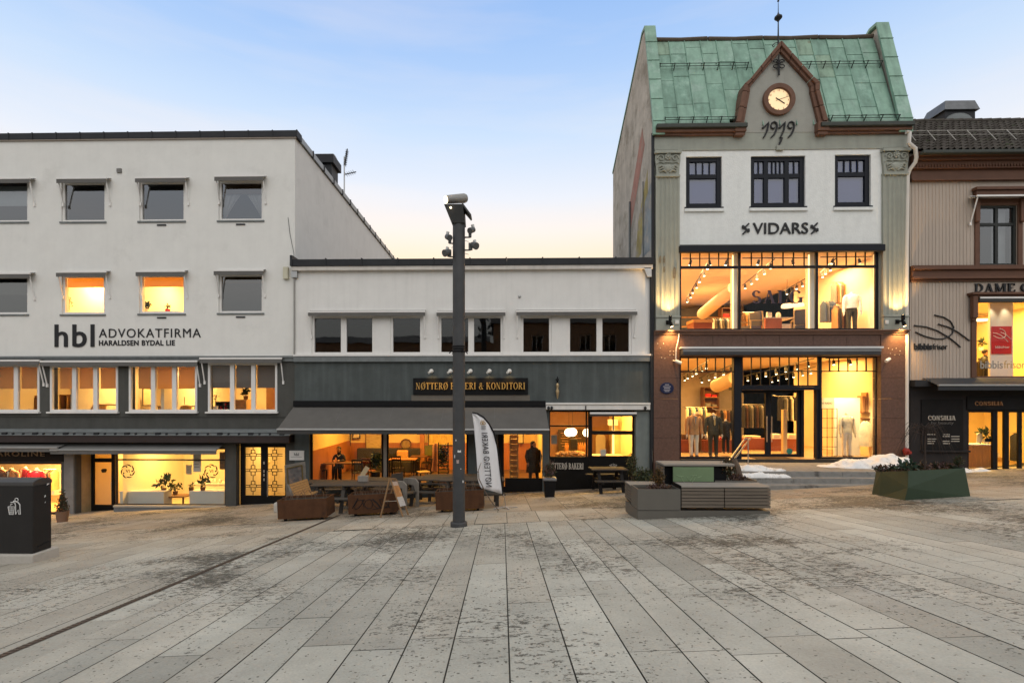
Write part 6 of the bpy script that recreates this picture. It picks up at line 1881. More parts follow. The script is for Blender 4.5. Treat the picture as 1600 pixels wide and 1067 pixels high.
for k in range(6):
    a, b_ = k / 6 + .012, (k + 1) / 6 - .012
    slab4(sl, [mixp(q4[0], q4[3], a), mixp(q4[1], q4[2], a), mixp(q4[1], q4[2], b_), mixp(q4[0], q4[3], b_)], .025)
sl.build('backrest', HONEY, bn_)
s4 = [PX(461, 778.5, yb1 - .15), PX(486.5, 768, yb1 + .62), PX(497, 767, yb1 + .42), PX(473, 778.5, yb1 - .5)]
sl = MB()
for k in range(4):
    a, b_ = k / 4 + .015, (k + 1) / 4 - .015
    slab4(sl, [mixp(s4[0], s4[3], a), mixp(s4[1], s4[2], a), mixp(s4[1], s4[2], b_), mixp(s4[0], s4[3], b_)], .03)
sl.build('seat', HONEY, bn_)
bk4 = MB()
slab4(bk4, [q4[0] + Vector((-.06, -.03, .0)), q4[0] + Vector((0, -.035, .0)), q4[3] + Vector((0, -.035, 0)), q4[3] + Vector((-.06, -.03, 0))], .05)
bk4.build('end_board', OLDWOOD, bn_)
for pnt in (s4[0], s4[1], s4[2], s4[3]):
    MB().tube([pnt + Vector((0, .0, -.03)), (pnt.x, pnt.y, gz(pnt.x, pnt.y))], .022, 6).build('leg', DARK_METAL, bn_)

# ---- picnic tables
GREYWOOD = pm('grey_picnic_wood', (.060, .051, .042), .85, .22, 3, .2, 40, stretch=(.6, 6, 6), col2=(.038, .033, .028), patch=.06)
def picnic(name, lab, L=1.75, topm=None, legm=None, feet=False, grp='picnic tables on the cafe terrace', top_w=.72, frame=False):
    topm = topm or GREYWOOD
    legm = legm or GREYWOOD
    r_ = thing(name, lab, 'table', (0, 0, 0), group=grp)
    b = MB()
    for k in range(5): b.box(-L / 2, L / 2, -top_w / 2 + k * top_w / 5 + .005, -top_w / 2 + (k + 1) * top_w / 5 - .005, .72, .755)
    b.build('table_top', topm, r_, bevel=.006)
    for s_ in (-1, 1):
        b = MB()
        for k in range(2): b.box(-L / 2, L / 2, s_ * .72 - .14 + k * .145, s_ * .72 - .005 + k * .145, .43, .465)
        b.build('seat', topm, r_, bevel=.006)
    for s_ in (-1, 1):
        x = s_ * (L / 2 - .22)
        b = MB()
        for q in (-1, 1): b.bar((x, q * .22, .71), (x, q * .60, -.02), .06, .10, up=(1, 0, 0))
        b.box(x - .035, x + .035, -.86, .86, .36, .428).box(x - .032, x + .032, -.33, .33, .64, .717)
        b.build('leg_frame', legm, r_, bevel=.008)
        if feet:
            f = MB()
            for q in (-1, 1): f.ball((x, q * .61, .03), .075, .075, .065, 10, 6)
            f.build('foot', BLACK, r_, smooth=True)
    return r_
DARKLEG = pm('black_stained_wood', (.016, .014, .013), .7, .2, 4, spec=.15)
T1 = picnic('picnic_table', 'grey picnic table just behind the leftmost planter, with a small menu on it', 1.8)
def tp(o, u, Y, rz):
    x = X(u, Y)
    return place(o, (x, Y, gz(x, Y)), rz)
tp(T1, 536, 15.2, rad(4))
t2 = copy_tree(T1, label='grey picnic table at the cafe window right of the folding sign'); tp(t2, 684, 15.6, rad(-5))
t3 = copy_tree(T1, label='grey picnic table hidden behind the lamp post and the feather flag'); tp(t3, 738, 14.5, rad(3))
t4 = copy_tree(T1, label='grey picnic table close to the cafe wall behind the folding sign'); tp(t4, 606, 16.6, rad(-3))
t6 = copy_tree(T1, label='grey picnic table left of the folding sign behind the graffiti planter'); tp(t6, 578, 14.6, rad(2))
t7 = copy_tree(T1, label='grey picnic table against the wall beneath the left cafe window'); tp(t7, 520, 16.7, rad(-2))
t8 = copy_tree(T1, label='grey picnic table behind the lamp post against the cafe wall'); tp(t8, 706, 16.75, rad(3))
t5 = picnic('picnic_table', 'small dark picnic table with round feet beneath the crown emblem', 1.15, pm('dark_picnic_top', (.032, .027, .024), .7, .2, 3), DARKLEG, True)
tp(t5, 950, 16.55, rad(2))
# rough settle with curved end (plank chair beside the folding sign)
st_r = thing('plank_chair', 'rough grey plank chair with a rounded arm right of the folding sign', 'chair', (0, 0, 0))
b = MB().prismx([(0, .0), (.10, .0), (.10, .42), (.16, .60), (.55, .62), (.58, .72), (.46, .80), (.12, .80), (.0, .70)], -.30, -.24)
b.build('side_panel', pm('silvered_plank', (.21, .185, .155), .85, .2, 3, .2, 40, stretch=(6, 6, .6)), st_r, bevel=.01)
b = MB().prismx([(0, .0), (.10, .0), (.10, .42), (.16, .60), (.55, .62), (.58, .72), (.46, .80), (.12, .80), (.0, .70)], .24, .30)
b.build('side_panel', pm('silvered_plank', (.21, .185, .155), .85, .2, 3, .2, 40), st_r, bevel=.01)
MB().box(-.239, .239, .05, .58, .40, .44).build('seat', GREYWOOD, st_r)
MB().box(-.239, .239, .54, .58, .441, .95).build('backrest', GREYWOOD, st_r)
b = MB().box(-.29, -.25, .5, .56, 0, .599).box(.25, .29, .5, .56, 0, .599)
b.build('leg', GREYWOOD, st_r)
tp(st_r, 645, 14.35, rad(62))
wc = thing('menu_card', 'small white wooden menu holder on the picnic table', 'menu holder', (X(568, 15.0), 15.0, gz(X(568, 15), 15.0) + .755))
cx0 = X(568, 15.0); z0 = gz(cx0, 15.0) + .80
MB().box(cx0 - .15, cx0 + .15, 14.92, 15.06, z0 - .035, z0 + .17).build('holder', pm('pale_planks', (.26, .235, .20), .8, .15, 6, stretch=(6, 1, 1)), wc, bevel=.006)
MB().bar((cx0 - .05, 15.0, z0 + .16), (cx0 + .12, 15.0, z0 + .42), .012, .14).build('card', pm('cream_card', (.45, .34, .20), .8, .1), wc)

# ---- folding sign
fs_ = thing('folding_sign', 'slim wooden A frame sign with an orange picture standing before the graffiti planter', 'sign', gp(615, 806))
WOODF = pm('oak_frame', (.26, .15, .07), .6, .2, 4)
ysg = gp(597, 808).y
def G(u, v, Y): return at(u, v, Y)
A0, A1 = gp(594.5, 808.5), gp(600.5, 805.5)
apx0, apx1 = G(608.5, 748.5, ysg + .15), G(617, 748, ysg + .40)
B0, B1 = gp(629.5, 807), gp(638, 804.5)
back = MB().bar(A0, apx0, .03, .03).bar(A1 + Vector((0, .2, .01)), apx1, .03, .03).bar(mixp(A0, apx0, .42), mixp(A1, apx1, .42), .025, .03)
back.build('rear_leg', WOODF, fs_)
fr = MB().bar(B0, apx0 + Vector((.03, 0, 0)), .03, .03).bar(B1, apx1 + Vector((.03, 0, 0)), .03, .03).bar(apx0, apx1, .05, .05)
fr.build('front_frame', WOODF, fs_)
pa = [mixp(apx0, B0, .08), mixp(apx1, B1, .08), mixp(apx1, B1, .74), mixp(apx0, B0, .74)]
pa = [p + Vector((.035, -.01, .01)) for p in pa]
md_ = .62
m0, m1 = mixp(pa[0], pa[3], md_), mixp(pa[1], pa[2], md_)
t0, t1 = mixp(pa[0], pa[3], .16), mixp(pa[1], pa[2], .16)
slab4(MB(), [pa[0], pa[1], t1, t0], .012).build('picture', pm('poster_pale', (.46, .36, .30), .6, .2, 9), fs_)
slab4(MB(), [t0, t1, m1, m0], .012).build('picture', pm('poster_orange', (.42, .20, .075), .6, .3, 7, col2=(.55, .36, .22), patch=.08, pscale=6), fs_)
slab4(MB(), [m0, m1, pa[2], pa[3]], .012).build('picture', pm('poster_white_foot', (.52, .50, .48), .6, .1, 20, col2=(.35, .30, .27), patch=.06, pscale=14), fs_)
MB().bar(mixp(A0, apx0, .42), mixp(B0, apx0, .42), .012, .012).build('brace', STEEL, fs_)

# ---- potted plant beside the bakery door, bushes
LEAF = pm('dark_leaf', (.030, .042, .018), .7, .4, 6)
LEAFB = pm('brown_heather', (.085, .045, .022), .8, .4, 8)
LEAFP = pm('purple_heather', (.10, .06, .055), .8, .4, 8)
LEAFY = pm('olive_leaf', (.070, .070, .022), .75, .4, 6)
def leaves(b, c, rx, ry, rz, n, sz, rnd, mats=1, upright=0.0):
    c = Vector(c)
    for _ in range(n):
        while True:
            q = Vector((rnd.uniform(-1, 1), rnd.uniform(-1, 1), rnd.uniform(-1, 1)))
            if .12 < q.length < 1: break
        lump = .78 + .22 * math.sin(q.x * 5 + q.z * 7) * math.cos(q.y * 6)
        p = c + Vector((q.x * rx, q.y * ry, q.z * rz)) * lump
        d = Vector((rnd.gauss(0, 1) * (1 - upright), rnd.gauss(0, 1) * (1 - upright), rnd.gauss(0, 1) + upright * 2)).normalized()
        s_ = Vector((rnd.gauss(0, 1), rnd.gauss(0, 1), rnd.gauss(0, 1)))
        s_ = (s_ - d * s_.dot(d)).normalized()
        L_ = sz * rnd.uniform(.6, 1.4)
        b.cur = rnd.randrange(mats)
        b.add([p, p + d * L_ * .5 + s_ * L_ * .22, p + d * L_, p + d * L_ * .5 - s_ * L_ * .22], [(0, 1, 2, 3)])
    return b
pq_ = gp(858.5, 776)
pp = thing('potted_plant', 'tall black pot of brown winter plants beside the bakery door', 'plant pot', pq_)
w_ = .185
MB().add([(pq_.x - w_ * .75, pq_.y - w_ * .75, pq_.z - .02), (pq_.x + w_ * .75, pq_.y - w_ * .75, pq_.z - .02), (pq_.x + w_ * .75, pq_.y + w_ * .75, pq_.z - .02), (pq_.x - w_ * .75, pq_.y + w_ * .75, pq_.z - .02),
          (pq_.x - w_, pq_.y - w_, pq_.z + .58), (pq_.x + w_, pq_.y - w_, pq_.z + .58), (pq_.x + w_, pq_.y + w_, pq_.z + .58), (pq_.x - w_, pq_.y + w_, pq_.z + .58)],
         [(0, 3, 2, 1), (4, 5, 6, 7), (0, 1, 5, 4), (1, 2, 6, 5), (2, 3, 7, 6), (3, 0, 4, 7)]).build('pot', BLACK, pp, bevel=.015)
MB().box(pq_.x - w_ - .02, pq_.x + w_ + .02, pq_.y - w_ - .02, pq_.y + w_ + .02, pq_.z + .52, pq_.z + .60).build('pot_rim', pm('pewter_rim', (.20, .20, .21), .4, .3, 9, metal=.4), pp, bevel=.012)
b = leaves(MB(), pq_ + Vector((0, 0, .80)), .26, .22, .26, 420, .085, rt, 3, .25)
b.build('foliage', [LEAFB, LEAF, LEAFP], pp, fix=False)
b = MB(); twigs(b, pq_.x - .1, pq_.x + .1, pq_.y - .1, pq_.y + .1, pq_.z + .55, 16, .6, rt, .2); b.build('twig', TWIG, pp)
YB2 = 16.9
def bush(name, lab, u, v0, v1, Y, wpx, n, mats, sz=.09, grp=None, potm=None, roundness=1.0):
    x = X(u, Y); zt1, zb1 = Z(v0, Y, u), Z(v1, Y, u)
    g_ = gz(x, Y)
    r_ = thing(name, lab, 'shrub', (x, Y, min(g_, zb1)), group=grp)
    rx = wpx * Y / 800 / 2
    c = (x, Y, (zt1 + zb1) / 2)
    b = leaves(MB(), c, rx, rx * .8, (zt1 - zb1) / 2, n, sz, rt, len(mats), .2)
    b.build('foliage', mats, r_, fix=False)
    s_ = MB().tube([(x, Y, g_ - .02), (x + .02, Y, (zt1 + zb1) / 2)], [.03, .01], 6)
    twigs(s_, x - rx * .5, x + rx * .5, Y - .1, Y + .1, zb1, 14, (zt1 - zb1) * .9, rt, .15)
    s_.build('stem', TWIG, r_)
    if potm: MB().lathe((x, Y, g_), [(.001, 0), (.14, 0), (.18, max(.2, zb1 - g_)), (.17, max(.2, zb1 - g_) + .01), (.001, max(.2, zb1 - g_) - .03)], 16).build('pot', potm, r_, smooth=True)
    return r_
bush('evergreen_shrub', 'narrow dark evergreen shrub in front of the rightmost bakery window', 987, 704, 752, 16.9, 19, 800, [LEAF, LEAFY], .07, potm=BLACK)
bush('evergreen_shrub', 'low spreading green shrub between the evergreen and the granite pier', 1004, 729, 760, 16.2, 36, 700, [LEAF, LEAFY, LEAF], .09, potm=BLACK)
cq = gp(97.5, 815)
cp_ = thing('potted_conifer', 'small conifer in a terracotta pot beside the clothes shop pier', 'plant pot', cq)
MB().lathe(cq, [(.001, 0), (.13, 0), (.17, .30), (.175, .33), (.15, .33), (.14, .29), (.001, .28)], 18).build('pot', pm('terracotta', (.20, .115, .07), .85, .15, 5), cp_, smooth=True)
b = MB()
for k in range(7):
    t = k / 6
    leaves(b, cq + Vector((0, 0, .40 + .50 * t)), .20 * (1 - t) + .02, .20 * (1 - t) + .02, .09, int(120 * (1.1 - t)), .07, rt, 2, .35)
b.build('foliage', [LEAF, LEAFB], cp_, fix=False)
MB().tube([cq + Vector((0, 0, .28)), cq + Vector((0, 0, .92))], [.02, .004], 5).build('trunk', TWIG, cp_)

# ---- bench island with planters in the middle of the square
IS = thing('bench_island', 'street furniture island of grey metal planter, slatted wooden bench and green backrest', 'bench', (4.05, 10.4, -.85))
ix0, ix1, iy0, iy1 = 2.74, 5.38, 10.4, 11.5
TAUPE = pm('taupe_metal', (.125, .115, .098), .55, .06, 3, .05, 80)
SLAT = pm('grey_brown_slat', (.150, .122, .095), .8, .2, 3, .15, 40, stretch=(.5, 6, 6), col2=(.11, .09, .072), patch=.08, pscale=2)
SLATTOP = pm('silver_slat_top', (.25, .225, .195), .8, .15, 3, .15, 40, stretch=(.5, 6, 6))
zpb = Z(797.5, iy0, 1020)
b = MB().add([(ix0, iy0 - .0, zpb - .012), (ix1, iy0, zpb + .10), (ix1, iy1 - .05, zpb + .1), (ix0, iy1 - .05, zpb - .012)] + [(x, y, gz(x, y) - .05) for x, y in ((ix0, iy0), (ix1, iy0), (ix1, iy1 - .05), (ix0, iy1 - .05))],
             [(0, 1, 2, 3), (0, 4, 5, 1), (1, 5, 6, 2), (2, 6, 7, 3), (3, 7, 4, 0), (4, 7, 6, 5)])
MB().box(ix0, ix1, iy0 + .0, iy1 - .05, gz(ix0, iy0) - .06, zpb).build('plinth', TAUPE, IS, bevel=.004)
pxr = X(1063, iy0)
zpt = Z(764, iy0, 1030)
b = MB().box(ix0 - .005, pxr, iy0 - .012, iy0 + .01, zpb + .012, zpt).box(ix0 - .005, pxr, iy0 + .50, iy0 + .52, zpb + .012, zpt).box(ix0 - .005, ix0 + .017, iy0 + .0105, iy0 + .4995, zpb + .013, zpt - .001).box(pxr - .022, pxr, iy0 + .0105, iy0 + .4995, zpb + .013, zpt - .001).box(ix0 + .018, pxr - .023, iy0 + .011, iy0 + .499, zpb + .013, zpb + .03)
b.build('planter', TAUPE, IS)
MB().box(ix0 + .02, pxr - .024, iy0 + .012, iy0 + .498, zpt - .14, zpt - .05).build('soil', SOIL, IS)
b = leaves(MB(), (ix0 + .5, iy0 + .25, zpt - .02), .33, .2, .075, 380, .055, rt, 2, .3)
b.build('heather', [LEAFP, LEAFB], IS, fix=False)
b = leaves(MB(), (X(1030, iy0 + .25), iy0 + .3, zpt + .16), .12, .12, .24, 420, .06, rt, 2, .45)
twigs(b, X(1026, 10.7), X(1034, 10.7), iy0 + .2, iy0 + .4, zpt - .05, 8, .45, rt, .1)
b.build('small_conifer', [pm('bronze_conifer', (.115, .062, .018), .8, .4, 8), pm('bronze_conifer_dark', (.05, .035, .012), .8, .4, 8)], IS, fix=False)
zs0, zs1 = Z(793, iy0, 1130), Z(759.5, iy0, 1130)
def slatted(x0, x1, y0, y1, z0, z1, n, front=True, left=True, right=False, top=True, split=None):
    b = MB()
    hgt = (z1 - z0 - .03) / n
    for k in range(n):
        a, c = z0 + k * hgt, z0 + (k + 1) * hgt - .012
        segs = [(x0, x1)] if not split else [(x0, split - .008), (split + .008, x1)]
        for s0, s1 in segs:
            if front: b.box(s0, s1, y0, y0 + .028, a, c)
        if left: b.box(x0, x0 + .028, y0 + .0285, y1, a, c)
        if right: b.box(x1 - .028, x1, y0 + .0285, y1, a, c)
    return b
slatted(pxr + .02, ix1, iy0 - .02, iy0 + .48, zs0, zs1, 6, split=X(1131.5, iy0), right=True).build('bench_front', SLAT, IS, bevel=.004)
MB().box(pxr + .05, ix1 - .04, iy0 + .03, iy0 + .46, zs0, zs1 - .035).box(pxr + .002, pxr + .018, iy0 - .005, iy0 + .5, zs0 - .02, zs1 + .01).build('bench_core', BLACK, IS)
b = MB()
for k in range(5): b.box(pxr + .02, ix1 + .01, iy0 - .025 + k * .105, iy0 + .075 + k * .105, zs1 - .028, zs1)
b.build('seat', SLATTOP, IS, bevel=.004)
# rear left slatted box and tall frame with the green board
zl1 = Z(753.5, 11.3, 1000)
slatted(ix0, X(1040, 11.2), iy0 + .545, iy1, zpb + .06, zl1, 6, left=True).build('bench_front', SLAT, IS, bevel=.004)
b = MB()
for k in range(5): b.box(ix0 - .01, X(1042, 11.2), iy0 + .54 + k * .105, iy0 + .64 + k * .105, zl1 - .026, zl1)
b.build('seat', SLATTOP, IS, bevel=.004)
MB().box(ix0 + .03, X(1038, 11.2), iy0 + .58, iy1 - .01, zpb + .02, zl1 - .03).build('bench_core', BLACK, IS)
yt0, yt1 = iy0 + .56, iy1 - .02
tx0, tx1 = X(1037, yt0) , X(1116, yt0)
zt1_ = Z(724.5, yt0, 1080)
b = slatted(tx0, tx1, yt0, yt1, zs1 - .02, zt1_ - .02, 5, front=False, left=True)
b.build('frame_side', SLAT, IS, bevel=.004)
MB().box(tx0 - .01, X(1147, yt0), yt0 - .03, yt1 + .02, zt1_ - .045, zt1_).build('frame_top', SLATTOP, IS, bevel=.006)
MB().box(tx0 + .035, tx1 + .3, yt0 + .13, yt1 - .03, zs1 - .3, zt1_ - .05).build('frame_core', BLACK, IS)
GREENB = pm('sage_green_panel', (.155, .225, .120), .7, .08, 4)
gx0_, gx1_ = X(1051.5, yt0 - .02), X(1115, yt0 - .02)
gb = MB().box(gx0_, gx1_, yt0 - .035, yt0 - .005, zs1 + .004, Z(729.5, yt0 - .03, 1083)).build('green_panel', GREENB, IS, bevel=.004)
sc_ = MB()
def PG(u, v): return at(u, v, yt0 - .038)
for pts in ([(1057, 742), (1062, 744.5), (1068, 743.5)], [(1064, 744), (1066, 749), (1070, 754)], [(1074, 745), (1078, 752), (1084, 742)], [(1079, 743), (1089, 742), (1086, 747), (1081, 755)], [(1090, 746), (1096, 744)]):
    sc_.tube([PG(*p) for p in pts], .005, 4)
sc_.build('chalk_scrawl', pm('pale_green_chalk', (.28, .38, .22), .9), gb)
MB().box(X(1116.5, yt0), ix1, yt0 - .04, yt0 - .02, zs1 - .25, zs1 + .03).box(ix1 - .02, ix1, yt0 - .019, iy1, zs1 - .25, zs1 + .03).build('planter', TAUPE, IS)
b = leaves(MB(), (X(1137, 11.1), 11.15, zs1 + .22), .20, .16, .30, 520, .06, rt, 3, .4)
b.build('small_conifer', [pm('rusty_conifer', (.09, .04, .015), .8, .4, 8), pm('bronze_conifer_dark', (.05, .035, .012), .8, .4, 8), LEAF], IS, fix=False)
b = leaves(MB(), (X(1150, 11.1), 11.1, zs1 + .05), .26, .15, .09, 360, .055, rt, 2, .3)
b.build('heather', [LEAFP, LEAFB], IS, fix=False)
MB().tube([PX(1144, 717, 11.35), PX(1151, 730, 11.3), PX(1157, 758, 11.25)], [.09, .08, .09], 8).build('stump', pm('dead_trunk', (.12, .085, .06), .9, .3, 6, .4, 20), IS)
lt_ = gp(1128, 803)
lo = thing('litter_scrap', 'small curled scrap of white litter against the bench plinth', 'litter', lt_)
MB().tube([lt_ + Vector((-.04, -.03, .015)), lt_ + Vector((.0, -.05, .02)), lt_ + Vector((.04, -.02, .015)), lt_ + Vector((.035, .01, .06)), lt_ + Vector((.0, .012, .07))], [.006, .012, .012, .010, .006], 5).build('scrap', pm('white_paper', (.75, .74, .72), .8), lo)

# ---- faceted green planter
GR = pm('green_facet_metal', (.034, .056, .032), .6, .10, 3, .05, 60)
P0, P1, P2 = gp(1374.5, 774), gp(1413, 781.5), gp(1516.5, 775)
P3 = Vector((P2.x - .05, P2.y + .62, gz(P2.x - .05, P2.y + .62)))
P4 = Vector((P0.x + .1, P0.y + .40, gz(P0.x + .1, P0.y + .4)))
gpn = thing('planter', 'low faceted dark green planter with winter plants in front of the wooden house', 'planter', ((P0.x + P2.x) / 2, P1.y + .3, P1.z))
Yt = P1.y
T0, T1_, T2 = at(1376.5, 737, P0.y), at(1419.5, 735.5, Yt + .06), at(1507.5, 731, P2.y + .02)
T3 = Vector((T2.x - .02, T2.y + .55, T2.z)); T4 = Vector((T0.x + .15, T0.y + .36, T0.z))
Mv = at(1418.5, 762, Yt - .02)
dn = Vector((0, 0, -.02))
gm = MB().add([P0 + dn, P1 + dn, P2 + dn, P3 + dn, P4 + dn, T0, T1_, T2, T3, T4, Mv],
              [(0, 1, 10, 5), (5, 10, 6), (6, 10, 7), (10, 1, 2, 7), (2, 3, 8, 7), (3, 4, 9, 8), (4, 0, 5, 9), (0, 4, 3, 2, 1)])
gm.build('box', GR, gpn, fix=True)
MB().add([p + Vector((0, .02, -.05)) for p in (T0, T1_, T2, T3, T4)], [(0, 1, 2, 3, 4)]).build('soil', SOIL, gpn)
b = MB()
for k in range(11):
    t = k / 10
    c = mixp(T0, T2, .06 + .86 * t) + Vector((0, .25, .03))
    leaves(b, c, .14, .16, .07, 70, .075, rt, 3, .25)
b.build('foliage', [LEAF, LEAFB, LEAFP], gpn, fix=False)
b = leaves(MB(), at(1497, 722, T2.y + .2), .10, .10, .13, 260, .05, rt, 2, .5)
b.build('small_conifer', [pm('bronze_conifer_dark', (.05, .035, .012), .8, .4, 8), LEAF], gpn, fix=False)
b = leaves(MB(), at(1416, 728, Yt + .2), .28, .1, .10, 60, .15, rt, 1, .1)
b.build('broad_leaf', [pm('waxy_leaf', (.025, .05, .03), .45, .3, 6)], gpn, fix=False)
b = MB()
base = at(1445, 733, Yt + .35)
for k in range(46):
    a = rt.uniform(0, 6.28); L_ = rt.uniform(.25, .75)
    top = base + Vector((0, 0, .85 + rt.uniform(-.1, .12)))
    e = top + Vector((math.cos(a) * L_, math.sin(a) * L_ * .5, -.1 - L_ * rt.uniform(.1, .9)))
    m = top + Vector((math.cos(a) * L_ * .5, math.sin(a) * L_ * .25, .10))
    b.tube([base + Vector((0, 0, .6)), top, m, e], [.008, .006, .005, .002], 4)
b.tube([base, base + Vector((.01, 0, .85))], [.022, .014], 6)
b.build('weeping_shrub', pm('dark_twig', (.05, .035, .028), .9, .3), gpn)

# ---- handrail, snow, standpipe
hr = thing('handrail', 'bent steel handrail at the left end of the shop steps', 'handrail', gp(1168, 745))
yh0, yh1 = 16.3, 14.6
b = MB()
for du, dy in ((0, 0), (7.5, .05)):
    b.tube([at(1140 + du * .8, 719, yh1 + dy), at(1162 + du, 688, yh0 - .35 + dy), at(1165 + du * .8, 685, yh0 - .25 + dy), at(1169 + du * .4, 686.5, yh0 - .2 + dy)], .024, 8)
b.build('rail', STEEL, hr, smooth=True)
q0 = at(1169, 688, yh0 - .2)
MB().tube([q0, (q0.x, q0.y, -.62)], .02, 8).tube([at(1140, 719, yh1), (at(1140, 719, yh1).x, yh1, -1.05)], .02, 8).tube([at(1146, 719, yh1 + .05), (at(1146, 719, yh1).x, yh1 + .05, -1.05)], .02, 8).build('post', STEEL, hr, smooth=True)
SNOW = pm('old_snow', (.80, .79, .77), .8, .08, 5, .35, 14, col2=(.50, .47, .43), patch=.07, pscale=4)
def snow(lab, pts, seed, base=None):
    """irregular heap: pts = (x, y, z0, rx, ry, h) lumps over one height field"""
    rn = random.Random(seed)
    x0 = min(p[0] - p[3] for p in pts); x1 = max(p[0] + p[3] for p in pts)
    y0 = min(p[1] - p[4] for p in pts); y1 = max(p[1] + p[4] for p in pts)
    nx, ny = 56, 24
    ph = [(rn.uniform(6, 17), rn.uniform(6, 17), rn.uniform(0, 6)) for _ in range(6)]
    vs, fs, keep = [], [], set()
    zb = pts[0][2]
    for i in range(nx + 1):
        for j in range(ny + 1):
            x, y = x0 + (x1 - x0) * i / nx, y0 + (y1 - y0) * j / ny
            h = -.05
            for (cx, cy, z, rx, ry, hh) in pts:
                d = 1 - ((x - cx) / rx) ** 2 - ((y - cy) / ry) ** 2
                if d > 0: h = max(h, hh * d ** .6)
            nz = sum(math.sin(a * x + c) * math.sin(b_ * y + c * 2) for a, b_, c in ph) / 6
            h += (nz * .10 + rn.uniform(-.015, .015)) * max(0, min(1, h * 8))
            vs.append((x, y, zb + h))
    for i in range(nx):
        for j in range(ny):
            f = (i * (ny + 1) + j, (i + 1) * (ny + 1) + j, (i + 1) * (ny + 1) + j + 1, i * (ny + 1) + j + 1)
            if max(vs[k][2] for k in f) > zb - .04: fs.append(f)
    o = MB().add(vs, fs).build('snow_pile', SNOW, None, smooth=True, fix=False)
    return tag(o, lab, 'snow')
ys = 16.4
snow('large dirty snow pile on the pavement left of the red standpipe', [(X(1392, 16.4), 16.5, -.64, .75, .62, .40), (X(1345, 16.4), 16.55, -.64, .85, .5, .26), (X(1375, 16.4), 16.2, -.64, .6, .5, .26), (X(1300, 16.4), 16.6, -.64, .35, .3, .07), (X(1318, 16.5), 16.4, -.64, .3, .35, .14)], 3)
snow('thin snow patch on the upper step landing beside the handrail', [(X(1178, 15.7), 15.75, -.635, .5, .3, .15), (X(1200, 15.7), 15.7, -.635, .55, .26, .09), (X(1165, 15.8), 15.8, -.635, .4, .3, .15)], 5)
snow('narrow snow ridge on the lower step near the wooden bench', [(X(1168, 15.25), 15.27, -.775, .28, .15, .12), (X(1184, 15.25), 15.27, -.775, .3, .15, .15), (X(1206, 15.25), 15.27, -.775, .35, .15, .11), (X(1221, 15.25), 15.27, -.775, .3, .14, .09)], 8)
snow('thin line of snow along the foot of the black salon front', [(X(1432 + 22 * k, 17.3), 17.35, -.93 + 0 * k, .5, .22, .13 + .05 * (k % 2)) for k in range(4)] + [(X(1530, 17.4), 17.4, -.93, .5, .2, .15)], 9)
sp2 = thing('standpipe', 'red capped standpipe at the foot of the white downpipe', 'hydrant', (X(1416, 17.45), 17.45, -.98))
xq = X(1416, 17.45)
MB().tube([(xq, 17.45, -1.0), (xq, 17.45, Z(716, 17.45, 1416))], .06, 10).build('pipe', CONCRETE, sp2)
MB().lathe((xq, 17.45, Z(705, 17.45, 1416)), [(.001, -.13), (.07, -.12), (.10, -.04), (.10, .05), (.065, .11), (.001, .12)], 14).build('cap', pm('red_enamel', (.30, .030, .02), .45, .15), sp2, smooth=True)
MB().tube([(xq, 17.33, Z(706, 17.45, 1416)), (xq, 17.27, Z(706, 17.45, 1416))], .05, 10).build('outlet', pm('red_enamel', (.30, .030, .02), .45, .15), sp2)
# ================================================================ inside the lit rooms
def fl_(u, Y, z): return (X(u, Y), Y, z)
BLACKW = pm('black_lacquer', (.016, .013, .011), .4, .2)
BROWNW = pm('brown_wood', (.13, .055, .022), .5, .2, 3, stretch=(1, 6, 6))
PAPER = pm('paper_white', (.72, .68, .60), .8, .05)
SKIN = pm('skin', (.48, .27, .18), .6, .06)
HAIR = pm('dark_hair', (.02, .013, .010), .6, .2, 20)
WHITEP = pm('white_lacquer', (.74, .70, .62), .5, .03)
REDBR = pm('red_brown_counter', (.22, .055, .022), .4, .15, 2)
PLANTG = pm('house_plant_leaf', (.03, .055, .02), .5, .4, 6)
JK = [pm('clothes_' + n, c, .85, .2, 6, .2, 30) for n, c in (('tan', (.42, .22, .09)), ('olive', (.05, .045, .03)), ('cream', (.72, .64, .50)), ('red', (.55, .03, .035)), ('brown', (.09, .045, .025)), ('blue', (.06, .09, .16)), ('black', (.015, .014, .014)), ('white', (.80, .78, .74)), ('grey', (.20, .19, .18)))]
TAN, OLIVE, CRM, RED_, BRN, BLU, BLK_, WHT, GRY = JK

